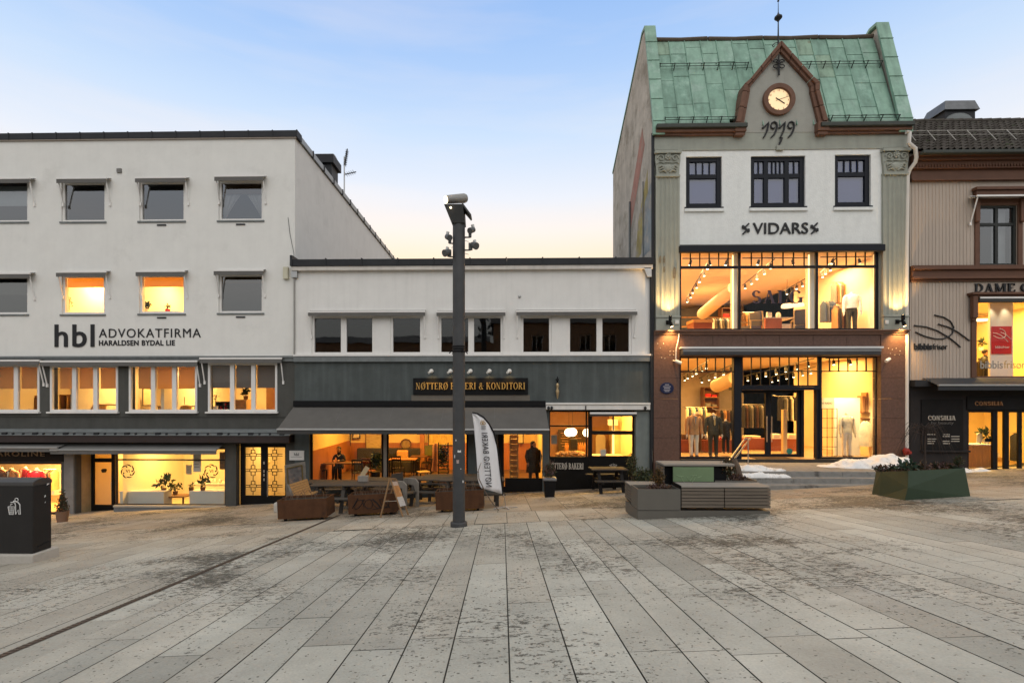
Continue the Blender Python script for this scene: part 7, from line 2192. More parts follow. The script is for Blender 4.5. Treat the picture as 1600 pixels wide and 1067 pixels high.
def picture(lab, u0, v0, u1, v1, Y, mat, frame=None):
    q = R(u0, v0, u1, v1, Y)
    r_ = thing('picture', lab, 'picture', ((q[0] + q[1]) / 2, Y, q[2]))
    f = .035
    b = MB().box(q[0], q[0] + f, Y - .03, Y, q[2], q[3]).box(q[1] - f, q[1], Y - .03, Y, q[2], q[3]).box(q[0] + f, q[1] - f, Y - .03, Y, q[2], q[2] + f).box(q[0] + f, q[1] - f, Y - .03, Y, q[3] - f, q[3])
    b.build('picture_frame', frame or BLACKW, r_)
    MB().box(q[0] + f, q[1] - f, Y - .015, Y - .003, q[2] + f, q[3] - f).build('canvas', mat, r_)
    return r_
def chair(lab, loc, rz, seatm=None, woodm=None, grp=None):
    r_ = thing('chair', lab, 'chair', (0, 0, 0), group=grp)
    wm = woodm or BLACKW
    MB().box(-.21, .21, -.21, .21, .43, .47).build('seat', seatm or wm, r_, bevel=.015)
    for sx in (-1, 1):
        MB().bar((sx * .19, -.19, 0), (sx * .19, -.19, .43), .035, .035).build('leg', wm, r_)
        MB().bar((sx * .19, .24, 0), (sx * .19, .20, .45), .035, .035).bar((sx * .19, .20, .45), (sx * .17, .28, .95), .035, .035).build('leg', wm, r_)
    b = MB()
    for z in (.93, .80): b.bar((-.18, .275 - (.93 - z) * .15, z), (.18, .275 - (.93 - z) * .15, z), .03, .07)
    for x in (-.08, 0, .08): b.bar((x, .21, .47), (x, .27, .92), .02, .015)
    b.build('backrest', wm, r_)
    return place(r_, loc, rz)
def table(lab, loc, rz, L=1.1, W=.7, topm=None, legm=None, h=.74):
    r_ = thing('table', lab, 'table', (0, 0, 0))
    MB().box(-L / 2, L / 2, -W / 2, W / 2, h - .035, h).build('table_top', topm or BROWNW, r_, bevel=.008)
    for sx in (-1, 1):
        for sy in (-1, 1): MB().bar((sx * (L / 2 - .06), sy * (W / 2 - .06), 0), (sx * (L / 2 - .06), sy * (W / 2 - .06), h - .036), .045, .045).build('leg', legm or BLACKW, r_)
    return place(r_, loc, rz)
def hand(b, p, d, s=1.0):
    """palm with four curled fingers and a thumb, hanging along d"""
    p = Vector(p); d = Vector(d).normalized()
    sd = Vector((0, 1, 0)).cross(d).normalized() if abs(d.y) < .9 else Vector((1, 0, 0))
    fw = d.cross(sd).normalized()
    b.tube([p, p + d * .05 * s, p + d * .085 * s], [.022 * s, .034 * s, .030 * s], 8)
    for k, ln in enumerate((.070, .080, .074, .058)):
        o = p + d * .078 * s + fw * (-.024 + .016 * k) * s
        b.tube([o, o + d * ln * .5 * s, o + (d * ln * .9 + sd * .02) * s], [.0085 * s, .008 * s, .006 * s], 6)
    o = p + d * .03 * s - fw * .028 * s
    b.tube([o, o + (d * .035 - fw * .022) * s, o + (d * .065 - fw * .024) * s], [.010 * s, .009 * s, .007 * s], 6)
    return b
def mannequin(lab, loc, rz, top, legs, shirt=None, tie=None, long_=.80, base=True, handm=None, grp=None):
    """headless shop mannequin 1.5 m to the neck: trousers, jacket with sleeves, collar, hands"""
    r_ = thing('mannequin', lab, 'mannequin', (0, 0, 0), group=grp)
    t = MB()
    for s_ in (-1, 1):
        t.oval([(s_ * .10, .0, .07, .055, .075), (s_ * .10, 0, .12, .062, .075), (s_ * .10, .01, .45, .068, .075), (s_ * .095, 0, .72, .088, .10), (s_ * .085, 0, .90, .095, .115)], 12)
    t.oval([(0, 0, .82, .155, .11), (0, 0, .90, .175, .12), (0, 0, 1.02, .160, .11)], 14)
    t.build('trousers', legs, r_, smooth=True)
    f = MB()
    for s_ in (-1, 1): f.oval([(s_ * .10, -.05, .0, .045, .12), (s_ * .10, -.04, .05, .042, .10), (s_ * .10, -.0, .09, .035, .045)], 10)
    f.build('shoe', BRN, r_, smooth=True)
    j = MB().oval([(0, 0, long_, .20, .135), (0, 0, long_ + .10, .198, .135), (0, 0, 1.06, .178, .122), (0, 0, 1.22, .205, .135), (0, 0, 1.36, .215, .125), (0, .0, 1.44, .165, .10), (0, .01, 1.49, .075, .07)], 18)
    for s_ in (-1, 1): j.tube([(s_ * .17, .0, 1.41), (s_ * .235, .0, 1.33), (s_ * .265, .0, 1.12), (s_ * .285, -.03, .90), (s_ * .285, -.05, .82)], [.065, .066, .056, .048, .046], 12)
    j.build('jacket', top, r_, smooth=True)
    if shirt:
        MB().add([(-.075, -.128, 1.46), (.075, -.128, 1.46), (.045, -.142, 1.28), (.0, -.146, 1.10), (-.045, -.142, 1.28)], [(0, 1, 2, 3, 4)]).build('shirt', shirt, r_, fix=False)
        c = MB()
        for s_ in (-1, 1): c.bar((s_ * .07, -.125, 1.47), (s_ * .035, -.148, 1.22), .045, .012, up=(0, -1, 0)); c.bar((s_ * .035, -.150, 1.22), (0, -.152, 1.10), .03, .012, up=(0, -1, 0))
        c.build('lapel', top, r_)
    if tie: MB().prism([(-.018, 1.44), (.018, 1.44), (.03, 1.18), (0, 1.12), (-.03, 1.18)], -.158, -.150).build('tie', tie, r_)
    MB().oval([(0, .01, 1.47, .058, .058), (0, .01, 1.53, .052, .052), (0, .01, 1.56, .050, .05), (0, .01, 1.565, .03, .03)], 12).build('neck', handm or CRM, r_, smooth=True)
    h = MB()
    for s_ in (-1, 1): hand(h, (s_ * .285, -.05, .82), (0, -.1, -1))
    h.build('hand', handm or CRM, r_, smooth=True)
    if base: MB().lathe((0, .05, 0), [(.001, .0), (.18, .0), (.18, .012), (.001, .012)], 20).build('stand', STEEL, r_)
    return place(r_, loc, rz)
def skin_body(par, verts, edges, mat, root=0, sub=1):
    me = bpy.data.meshes.new('body')
    me.from_pydata([tuple(Vector(v[:3]) - WL[par]) for v in verts], edges, [])
    o = bpy.data.objects.new('body', me)
    C.objects.link(o)
    me.materials.append(mat)
    m = o.modifiers.new('skin', 'SKIN')
    m.use_smooth_shade = True
    for i, v in enumerate(verts):
        me.skin_vertices[0].data[i].radius = (v[3], v[4] if len(v) > 4 else v[3])
        me.skin_vertices[0].data[i].use_root = i == root
    sb_ = o.modifiers.new('sub', 'SUBSURF'); sb_.levels = sb_.render_levels = sub
    o.parent = par
    WL[o] = WL[par].copy()
    return o
def head_parts(par, hx, hy, hz, face, hairm, longhair=False):
    """face direction is -y turned by face; ears, nose, eyes, mouth and hair on the head centre"""
    M = Matrix.Rotation(face, 3, 'Z')
    h = Vector((hx, hy, hz))
    q = lambda x, y, z: h + M @ Vector((x, y, z))
    b = MB().oval([(0, 0, -.115, .03, .035), (0, -.012, -.10, .05, .06), (0, -.006, -.05, .064, .083), (0, 0, .0, .074, .094), (0, .004, .05, .075, .096), (0, .006, .095, .055, .07), (0, .006, .115, .02, .03)], 14)
    b.tube([(0, -.088, .015), (0, -.108, -.022), (0, -.09, -.03)], [.008, .014, .006], 6)
    for s_ in (-1, 1): b.ball((s_ * .076, .008, -.01), .012, .02, .03, 8, 6)
    b.v = [h + M @ p for p in b.v]
    b.build('head', SKIN, par, smooth=True)
    e = MB()
    for s_ in (-1, 1): e.ball(q(s_ * .03, -.083, .008), .010, .008, .006, 8, 6)
    e.tube([q(-.022, -.082, -.062), q(0, -.09, -.064), q(.022, -.082, -.062)], .005, 5)
    e.build('facial_feature', pm('dark_features', (.10, .035, .03), .6), par)
    c = MB().oval([(0, .03, -.02 if not longhair else -.16, .074, .075), (0, .022, .02, .084, .088), (0, .015, .07, .083, .095), (0, .012, .11, .058, .07), (0, .012, .128, .02, .025)], 14)
    c.v = [h + M @ p for p in c.v]
    c.build('hair', hairm, par, smooth=True)

# ---- cafe
FZ = zb(768)
g1 = 'pictures on the cafe wall'
picture('narrow pale framed picture, leftmost on the ochre cafe wall', 487, 672, 496.5, 697.5, 23.08, pm('pale_print', (.62, .50, .30), .7, .2, 5))
picture('narrow dark framed picture second from left on the cafe wall', 498.5, 672, 508, 698, 23.08, pm('dark_print', (.22, .13, .06), .7, .5, 6))
picture('tall narrow framed print right of the dark chalkboard', 540.5, 672, 548, 696.5, 23.08, pm('pale_print', (.62, .50, .30), .7, .2, 5))
picture('small white framed drawing high on the cafe wall', 551, 672, 563, 685, 23.08, pm('white_print', (.70, .62, .50), .7, .2, 9))
picture('wide seascape painting left of the cafe window mullion', 571, 676, 597, 704, 23.08, pm('seascape', (.55, .42, .20), .7, .5, 3, stretch=(.6, 1, 4), col2=(.22, .13, .06), patch=.12, pscale=3), BROWNW)
picture('pale framed print high behind the bakery door', 808, 672, 818, 693, 22.9, pm('pale_print', (.62, .50, .30), .7, .2, 5))
picture('small framed print left of the bakery door print', 797, 680, 804, 690, 22.9, pm('white_print', (.70, .62, .50), .7, .2, 9))
picture('large yellow landscape behind the lamp post in the cafe', 669, 672, 712, 696, 23.08, pm('yellow_landscape', (.62, .42, .10), .7, .4, 4, stretch=(3, 1, 1)))
cbk = thing('chalkboard', 'tall dark chalkboard with a pale top on the ochre cafe wall', 'board', fl_(527, 23.05, zb(718)))
q = R(515.5, 686, 538, 719, 23.05)
MB().box(q[0], q[1], 23.02, 23.09, q[2], q[3]).build('panel', pm('chalkboard_dark', (.055, .05, .035), .8, .5, 6), cbk)
q = R(516, 672, 538, 685.5, 23.05)
MB().box(q[0], q[1], 23.03, 23.09, q[2], q[3]).build('header', pm('white_print', (.70, .62, .50), .7, .2, 9), cbk)
ty = thing('wall_tray', 'round brass tray hanging on the cafe wall right of the mullion', 'tray', fl_(634, 23.05, zb(704)))
MB().tube([(X(634, 23.0), 23.08, Z(694, 23, 634)), (X(634, 23.0), 23.03, Z(694, 23, 634))], [.19, .21], 24).build('plate', pm('brass_tray', (.55, .38, .14), .3, .2, 5, metal=.6), ty)
ring(MB(), X(634, 23.0), Z(694, 23, 634), .2, .25, 23.0, 23.06, 28).build('rim', BROWNW, ty)
MB().box(X(609, 23), X(650, 23), 23.02, 23.09, Z(712, 23, 630), Z(704.5, 23, 630)).box(X(656, 23), X(663, 23), 23.0, 23.09, Z(730, 23, 660), Z(664, 23, 660)).build('wall_trim', pm('orange_dado', (.42, .17, .05), .6, .15), bk)
MB().box(X(663.2, 23), X(690, 23), 23.03, 23.09, Z(712, 23, 676), Z(696, 23, 676)).build('wall_panel', pm('green_wall', (.13, .13, .03), .8, .1), bk)
bq = thing('wall_bench', 'long dark upholstered bench with a cushion along the cafe back wall', 'bench', fl_(590, 22.6, FZ))
MB().box(X(556, 22.6), X(655, 22.6), 22.75, 23.0, FZ + .45, FZ + .98).build('backrest', pm('dark_upholstery', (.035, .03, .02), .8, .2), bq, bevel=.03)
MB().box(X(556, 22.6), X(655, 22.6), 22.2, 22.74, FZ, FZ + .45).build('seat', pm('dark_upholstery', (.035, .03, .02), .8, .2), bq, bevel=.03)
MB().box(X(619, 22.5), X(637, 22.5), 22.55, 22.72, FZ + .46, FZ + .92).build('cushion', pm('orange_cushion', (.62, .32, .10), .8, .1), bq, bevel=.06)
table('small cafe table at the left end of the cafe window', fl_(508, 19.6, FZ), .1, .8, .6)
table('cafe table in front of the seated person', fl_(551, 19.8, FZ), 0, 1.2, .65)
table('orange lit cafe table before the cushioned bench', fl_(630, 21.0, FZ), 0, 1.1, .7, pm('orange_table', (.40, .15, .05), .5, .2))
table('cafe table near the rear right of the cafe', fl_(655, 22.0, FZ), 0, .7, .6)
CG = 'black cafe chairs'
CUSH = pm('cream_cushion', (.70, .46, .16), .8, .08)
chair('black chair with a cream cushion seen through the cafe window', fl_(662, 19.3, FZ), rad(-62), CUSH)
chair('black chair at the small table left in the cafe window', fl_(499, 19.6, FZ), rad(70))
chair('black chair facing the bench across the orange lit table', fl_(622, 20.3, FZ), rad(175))
chair('black chair right of the table at the rear of the cafe', fl_(667, 22.0, FZ), rad(-90))
chair('dark chair right of the seated person with its back to the window', fl_(560, 19.1, FZ), rad(185))
chair('reddish chair with a curved back near the window mullion', fl_(576, 19.5, FZ), rad(170), REDBR, REDBR)
rk = thing('plant_shelf', 'dark wooden rack of plants behind the lamp post in the cafe', 'shelf', fl_(692, 19.5, FZ))
b = MB()
for k in range(10): b.box(X(685, 19.5), X(701, 19.5), 19.4, 19.75, FZ + .25 + .13 * k, FZ + .27 + .13 * k)
for u in (685.5, 700.5): b.box(X(u, 19.5) - .02, X(u, 19.5) + .02, 19.4, 19.44, FZ, FZ + 1.55)
b.build('rack', BLACKW, rk)
b = leaves(MB(), fl_(693, 19.45, FZ + 1.0), .22, .12, .55, 300, .11, rt, 1, .1)
b.build('foliage', [PLANTG], rk, fix=False)
pn = thing('hanging_coat', 'salmon pink coat hanging beside the plant rack in the cafe', 'coat', fl_(680, 20.2, FZ + .4))
MB().oval([(X(680, 20.2), 20.2, FZ + .35, .16, .1), (X(680.5, 20.2), 20.2, FZ + .9, .12, .08), (X(681, 20.2), 20.2, FZ + 1.35, .13, .08), (X(681, 20.2), 20.2, FZ + 1.45, .05, .04)], 12).build('coat', pm('salmon_cloth', (.55, .25, .13), .85, .15, 6), pn, smooth=True)
fpl = thing('floor_plant', 'leafy dark plant on the cafe floor beside the mullion', 'plant', fl_(587, 19.3, FZ))
b = leaves(MB(), fl_(587, 19.3, FZ + .85), .30, .22, .36, 380, .13, rt, 1, .1)
b.build('foliage', [PLANTG], fpl, fix=False)
MB().lathe(fl_(587, 19.3, FZ), [(.001, 0), (.14, 0), (.18, .45), (.001, .45)], 14).build('pot', BLACKW, fpl)
# seated guest
sx_, sy_ = X(531, 20.2), 20.2
gs = thing('person', 'person in dark jacket sitting at a cafe table reading with head bowed', 'person', (sx_, sy_, FZ))
o3 = lambda x, y, z: (sx_ + x, sy_ + y, FZ + z)
V_ = [(*o3(0, 0, .52), .13, .11), (*o3(0, -.02, .72), .12, .10), (*o3(0, -.04, .92), .13, .10), (*o3(0, -.06, 1.04), .055), (*o3(-.01, -.09, 1.12), .05),
      (*o3(-.17, -.05, .97), .06), (*o3(-.24, -.12, .76), .05), (*o3(-.14, -.32, .80), .036), (*o3(.17, -.05, .97), .06), (*o3(.24, -.12, .76), .05), (*o3(.08, -.32, .80), .036),
      (*o3(-.10, -.05, .50), .09), (*o3(-.12, -.42, .50), .075), (*o3(-.12, -.44, .08), .05), (*o3(.10, -.05, .50), .09), (*o3(.12, -.42, .50), .075), (*o3(.12, -.44, .08), .05)]
E_ = [(0, 1), (1, 2), (2, 3), (3, 4), (2, 5), (5, 6), (6, 7), (2, 8), (8, 9), (9, 10), (0, 11), (11, 12), (12, 13), (0, 14), (14, 15), (15, 16)]
skin_body(gs, V_, E_, pm('dark_jacket', (.022, .02, .02), .85, .2, 8))
head_parts(gs, sx_ - .01, sy_ - .11, FZ + 1.20, rad(-12), HAIR, True)
MB().tube([o3(-.06, -.13, 1.0), o3(0, -.17, .93), o3(.07, -.13, 1.0)], .014, 6).build('collar', PAPER, gs)
h = MB(); hand(h, o3(-.14, -.33, .80), (.5, -.8, -.1)); hand(h, o3(.08, -.33, .80), (-.5, -.8, -.1)); h.build('hand', SKIN, gs, smooth=True)
# standing guest in the doorway
sx_, sy_ = X(833.5, 18.9), 18.9
gs = thing('person', 'person in a long dark coat standing inside the bakery door', 'person', (sx_, sy_, FZ))
V_ = [(*o3(0, 0, .86), .13, .10), (*o3(0, 0, 1.05), .12, .09), (*o3(0, 0, 1.25), .14, .10), (*o3(0, 0, 1.40), .055), (*o3(-.01, -.01, 1.46), .05),
      (*o3(-.17, 0, 1.33), .06), (*o3(-.23, .02, 1.08), .05), (*o3(-.20, -.10, .86), .036), (*o3(.17, 0, 1.33), .06), (*o3(.24, .03, 1.10), .05), (*o3(.22, -.08, .88), .036),
      (*o3(-.09, 0, .82), .095), (*o3(-.11, -.03, .46), .07), (*o3(-.13, .0, .08), .048), (*o3(.09, 0, .82), .095), (*o3(.13, -.03, .46), .07), (*o3(.16, .0, .08), .048)]
DK = pm('dark_brown_cloth', (.030, .022, .014), .9, .25, 7, .2, 30)
skin_body(gs, V_, E_, DK)
head_parts(gs, sx_ - .01, sy_ - .01, FZ + 1.53, rad(60), HAIR, True)
c = MB().oval([(sx_, sy_, FZ + .50, .27, .19), (sx_, sy_, FZ + .8, .25, .18), (sx_, sy_, FZ + 1.1, .22, .15), (sx_, sy_, FZ + 1.28, .24, .15), (sx_, sy_, FZ + 1.38, .17, .11), (sx_, sy_, FZ + 1.44, .07, .07)], 16)
for s_ in (-1, 1): c.tube([o3(s_ * .19, 0, 1.32), o3(s_ * .26, .02, 1.08), o3(s_ * .22, -.10, .88)], [.07, .065, .055], 10)
c.build('coat', DK, gs, smooth=True)
h = MB(); hand(h, o3(-.20, -.10, .87), (0, -.3, -1)); hand(h, o3(.22, -.09, .89), (0, -.3, -1)); h.build('hand', SKIN, gs, smooth=True)
f = MB()
for s_ in (-.13, .16): f.oval([(sx_ + s_, sy_ - .06, FZ, .045, .13), (sx_ + s_, sy_ - .04, FZ + .06, .042, .10), (sx_ + s_, sy_, FZ + .11, .04, .05)], 10)
f.build('shoe', BLACKW, gs, smooth=True)
rk = thing('display_rack', 'tall pale wooden rack standing just inside the bakery door', 'shelf', fl_(803, 19.0, FZ))
b = MB()
for k in range(9): b.box(X(797, 19), X(809.5, 19), 18.9, 19.25, FZ + .1 + .2 * k, FZ + .125 + .2 * k)
b.box(X(797, 19), X(809.5, 19), 19.26, 19.28, FZ, FZ + 1.85)
for u in (797, 809): b.box(X(u, 19) - .02, X(u, 19) + .02, 18.9, 18.94, FZ, FZ + 1.85)
b.build('rack', pm('honey_pine', (.50, .32, .12), .6, .15), rk)
# bakery counter
ct_ = thing('bakery_counter', 'glass fronted bakery counter heaped with bread under the globe lamps', 'counter', fl_(893, 19.5, FZ))
MB().box(X(880, 19.5), X(915, 19.5), 19.5, 20.2, FZ, Z(716, 19.5, 895) + .05).build('base', BROWNW, ct_)
MB().box(X(882, 19.5), X(914, 19.5), 19.55, 20.1, Z(716, 19.5, 895) + .06, Z(703, 19.5, 895)).build('glass_case', glass('case_glass', .8), ct_)
b = MB()
for _ in range(60): b.ball((rt.uniform(X(883, 19.6), X(913, 19.6)), rt.uniform(19.6, 20.0), Z(716, 19.5, 895) + rt.uniform(.09, .22)), .05, .035, .03, 8, 5)
b.build('bread', pm('bread_crust', (.50, .25, .07), .6, .3, 8), ct_, smooth=True)
b = MB()
for _ in range(40): b.ball((rt.uniform(X(868, 18.6), X(914, 18.6)), rt.uniform(18.2, 18.9), zb(714) + rt.uniform(.0, .08)), .06, .05, .04, 8, 5)
b.build('bread', pm('bread_crust', (.50, .25, .07), .6, .3, 8), ct_, smooth=True)
GLOBE = em('globe_glow', (1.0, .78, .46), 4.5)
gl0 = thing('pendant_lamp', 'left glowing white globe lamp above the bakery counter', 'lamp', fl_(889, 19.3, Z(675.5, 19.3, 889)), group='globe lamps over the bakery counter')
p_ = Vector(fl_(889, 19.3, Z(675.5, 19.3, 889)))
MB().ball(p_, .17, .17, .155, 18, 12).build('globe', GLOBE, gl0, smooth=True)
MB().tube([p_ + Vector((0, 0, .15)), p_ + Vector((0, 0, .9))], .008, 5).build('cord', BLACKW, gl0)
copy_tree(gl0, fl_(894.5, 19.1, Z(675, 19.1, 894)), 0, 'right glowing white globe lamp overlapping its neighbour above the counter')
copy_tree(gl0, fl_(917.5, 19.3, Z(676, 19.3, 917)), 0, 'glowing white globe lamp half hidden by the black window post')
cd = thing('coffee_machine', 'dark coffee machine with bottles behind the bakery counter', 'machine', fl_(895, 20.6, FZ + 1.0))
MB().box(X(890, 20.6), X(901, 20.6), 20.4, 20.9, Z(701, 20.5, 895), Z(685, 20.5, 895)).build('machine', BLACKW, cd, bevel=.03)
b = MB()
for u in (884, 887, 904, 907, 910, 914): b.lathe(fl_(u, 20.5, Z(702, 20.5, u)), [(.04, -.4), (.05, 0), (.05, .14), (.02, .22), (.02, .28), (.001, .28)], 8)
b.build('bottle', pm('amber_bottle', (.35, .14, .04), .2, .3, 8), cd, smooth=True)
ss = thing('menu_board', 'small grey notice hanging inside the left edge of the bakery window', 'board', fl_(865.5, 18.3, zb(694)))
q = R(861, 679.5, 870.5, 693.5, 18.2)
MB().box(q[0], q[1], 18.2, 18.23, q[2], q[3]).build('panel', pm('grey_notice', (.20, .19, .16), .8, .1), ss)
sc = thing('service_counter', 'pale counter with a leaning white sign in the right bakery window', 'counter', fl_(955, 19.2, FZ))
MB().box(X(924, 19.2), X(972, 19.2), 19.0, 19.6, FZ, Z(711, 19.2, 950)).build('base', pm('pale_counter', (.62, .48, .28), .5, .1), sc)
q = R(938, 702, 947, 714.5, 18.4)
MB().box(q[0], q[1], 18.4, 18.42, q[2], q[3]).build('sign_card', PAPER, sc)
mr_ = thing('mirror', 'arched pale mirror on the brown wall in the right bakery window', 'mirror', fl_(939, 22.6, Z(712, 22.6, 939)))
q = R(931, 683, 946, 714, 22.6)
MB().box(q[0], q[1], 22.6, 22.63, q[2], q[3]).ball(((q[0] + q[1]) / 2, 22.615, q[3]), (q[1] - q[0]) / 2, .015, .14, 16, 8).build('panel', pm('mirror_pale', (.42, .34, .24), .4, .1), mr_)
MB().box(X(958, 21), X(990, 21), 21.0, 21.1, FZ, zb(640)).build('partition', WALLY, bk)
lsp = thing('light_strip_post', 'glowing vertical pillar in the right bakery window', 'light', fl_(957.5, 20.9, FZ))
MB().box(X(956.5, 20.9), X(959.5, 20.9), 20.85, 20.93, Z(712, 20.9, 958), Z(664, 20.9, 958)).build('tube', em('pillar_glow', (1.0, .66, .25), 1.6), lsp)
MB().box(X(950, 20.9), X(964, 20.9), 20.7, 20.95, Z(664, 20.9, 957), Z(655, 20.9, 957)).build('pillar_head', PAPER, lsp)

# ---- clothes shop, ground floor
GF = zv(718) + .0
mannequin('mannequin in tan jacket and cream trousers in the left shop window', fl_(1084, 18.45, GF), rad(6), TAN, CRM, GRY, None, grp='mannequins in the shop windows')
mannequin('mannequin in dark olive suit and pale tie in the left shop window', fl_(1114.5, 18.45, GF), rad(-4), OLIVE, OLIVE, WHT, pm('gold_tie', (.45, .30, .10), .6), grp='mannequins in the shop windows')
mannequin('mannequin all in cream in the brightly lit right shop window', fl_(1323, 18.5, GF), rad(8), pm('cream_knit', (.62, .52, .36), .9, .25, 9, .4, 20), CRM, None, None, .88, grp='mannequins in the shop windows')
ch_ = mannequin('small mannequin in a black quilted coat behind the dark suit', fl_(1134, 18.9, GF + .1), rad(-8), BLK_, BLK_, None, None, .75, grp='mannequins in the shop windows')
ch_.scale = (.78, .78, .78)
mannequin('mannequin in a brown knit at the far left of the left shop window', fl_(1090, 19.9, GF), rad(20), BRN, BRN, None, None, grp='mannequins in the shop windows')
wp = thing('backdrop', 'tall glowing white panel behind the cream mannequin', 'panel', fl_(1324, 19.0, GF))
q = R(1303.5, 621.5, 1344, 714, 19.0)
MB().box(q[0], q[1], 19.0, 19.05, GF, q[3]).build('panel', pm('white_panel', (.80, .76, .66), .8, .03), wp)
spot(X(1330, 18.2), 18.2, zv(560), X(1323, 18.7), 18.7, GF + 1.0, 900, (1, .74, .36), 70, .05)
spot(X(1100, 18.2), 18.0, zv(560), X(1092, 18.5), 18.5, GF + .8, 260, (1, .62, .25), 80, .05)
wp = thing('sign_board', 'cream lettered board above the black wire grid', 'panel', fl_(1293, 18.7, Z(638, 18.7, 1293)))
q = R(1281, 621.5, 1303, 638, 18.7)
MB().box(q[0], q[1], 18.7, 18.73, q[2], q[3]).build('panel', pm('cream_board', (.62, .50, .32), .8, .04), wp)
text('lettering', 'NY RADIO', BLACKW, q[0] + .06, q[1] - .06, q[2] + .15, q[2] + .23, 18.7, wp, ext=.003)
gd = thing('wire_grid', 'black wire grid rack left of the cream mannequin', 'rack', fl_(1295, 18.75, GF))
q = R(1284.5, 638.5, 1308, 714, 18.75)
b = MB()
for k in range(4): b.bar((q[0] + (q[1] - q[0]) * k / 3, 18.75, GF), (q[0] + (q[1] - q[0]) * k / 3, 18.75, q[3]), .016, .016)
for k in range(6): b.bar((q[0], 18.752, GF + (q[3] - GF) * k / 5), (q[1], 18.752, GF + (q[3] - GF) * k / 5), .016, .016)
b.build('grid', BLACKW, gd)
sh_ = thing('display_shelf', 'wooden shelf with leather bags and a quilted vest at the right window edge', 'shelf', fl_(1357, 19.2, GF))
b = MB()
for v in (644, 653, 660): b.box(X(1343, 19.2), X(1371, 19.2), 19.0, 19.5, Z(v, 19.2, 1357) - .03, Z(v, 19.2, 1357))
b.build('shelf', BROWNW, sh_)
b = MB()
for u, v0, v1 in ((1347, 644, 618), (1353, 644, 613), (1360, 644, 612), (1366, 644, 619)): b.box(X(u - 2.4, 19.2), X(u + 2.4, 19.2), 19.1, 19.4, Z(v0, 19.2, u) + .002, Z(v1, 19.2, u))
b.build('bag', TAN, sh_, bevel=.02)
MB().oval([(X(1350, 19.1), 19.0, Z(697, 19, 1350), .26, .14), (X(1350, 19.1), 19.0, Z(676, 19, 1350), .26, .14), (X(1349, 19.1), 19.0, Z(662, 19, 1350), .18, .1), (X(1349, 19.1), 19.0, Z(658, 19, 1350), .08, .06)], 14).build('vest', CRM, sh_, smooth=True)
def counter(lab, u0, u1, v, Y, mat, piles=True, h=None):
    zt_ = Z(v, Y, (u0 + u1) / 2)
    r_ = thing('sales_table', lab, 'table', fl_((u0 + u1) / 2, Y, GF))
    MB().box(X(u0, Y), X(u1, Y), Y, Y + .7, GF, zt_).build('base', mat, r_, bevel=.01)
    if piles:
        b = MB()
        x = X(u0, Y) + .12
        rn = random.Random(u0)
        while x < X(u1, Y) - .2:
            b.cur = rn.randrange(4)
            hh = rn.uniform(.06, .22)
            n = int(hh / .05) + 1
            for k in range(n): b.box(x, x + .28, Y + .08 + rn.uniform(0, .03), Y + .45, zt_ + k * .05 + .002, zt_ + k * .05 + .046)
            x += .31
        b.build('folded_clothes', [CRM, BRN, WHT, RED_], r_, bevel=.012)
    return r_
counter('red brown table of folded clothes behind the mannequins', 1064, 1146, 687, 20.0, REDBR)
counter('red brown table just inside the left door leaf', 1163, 1197, 685, 21.0, REDBR)
counter('red brown table of folded clothes behind the right door leaf', 1206, 1250, 686, 20.6, REDBR)
def rail(lab, u0, u1, v0, v1, Y, mats, n, depth=.45, z0=None):
    """clothes rail: a bar with hanging jackets, v0 bar, v1 hem"""
    zr_, zh = Z(v0, Y, (u0 + u1) / 2), Z(v1, Y, (u0 + u1) / 2)
    r_ = thing('clothes_rail', lab, 'clothes rail', fl_((u0 + u1) / 2, Y, zh))
    MB().tube([(X(u0, Y), Y, zr_), (X(u1, Y), Y, zr_)], .016, 6).tube([(X(u0, Y), Y, zr_), (X(u0, Y), Y + .01, zr_ - .02), (X(u0, Y), Y + .5, zr_ + .05)], .012, 5).build('rail', STEEL, r_)
    for k in range(n):
        x = X(u0, Y) + (X(u1, Y) - X(u0, Y)) * (k + .5) / n
        t = (X(u1, Y) - X(u0, Y)) / n * .46
        b = MB().oval([(x, Y, zh, t, depth * .46), (x, Y, (zh + zr_) / 2, t * .95, depth * .42), (x, Y, zr_ - .14, t * .9, depth * .44), (x, Y, zr_ - .07, t * .6, depth * .22), (x, Y, zr_ - .02, t * .3, .03)], 10)
        b.build('jacket', mats[k % len(mats)], r_, smooth=True)
    return r_
rail('rail of dark jackets seen through the right door leaf', 1217, 1250, 619, 657, 22.0, [BLK_, OLIVE, GRY, BLK_, CRM], 8)
rail('rail of coats at the back left of the ground floor', 1120, 1150, 640, 672, 23.6, [BRN, BLK_, TAN], 6)
pst = thing('display_post', 'pale wooden post in the middle of the right door leaf', 'post', fl_(1227, 19.6, GF))
MB().box(X(1224, 19.6), X(1230, 19.6), 19.6, 19.75, GF, Z(640, 19.6, 1227)).build('post', pm('pale_oak', (.55, .38, .18), .6, .1), pst)
def track(lab, a, b_, n, spotlen=.17, r=.05, cols=None, lit=True, tilt=(0.1, -.25)):
    a, b_ = Vector(a), Vector(b_)
    r_ = thing('track_light', lab, 'track light', (a + b_) / 2)
    MB().bar(a, b_, .03, .03).build('track', BLACKW, r_)
    for k in range(n):
        p = a + (b_ - a) * (k + .5) / n
        d = Vector((tilt[0] * (1 if k % 2 else -1), tilt[1], -1)).normalized()
        s_ = MB().tube([p + Vector((0, 0, -.015)), p + Vector((0, 0, -.08))], .012, 5).tube([p + Vector((0, 0, -.07)), p + Vector((0, 0, -.07)) + d * spotlen], [r * .9, r], 10).build('spotlight', pm('spot_grey', (.045, .045, .05), .5), r_, smooth=True)
        e = p + Vector((0, 0, -.07)) + d * spotlen
        MB().tube([e + d * .001, e + d * .006], [r * .8, r * .8], 10).build('lens', em('spot_lens_glow', (1.0, .80, .48), 9), s_)
    return r_
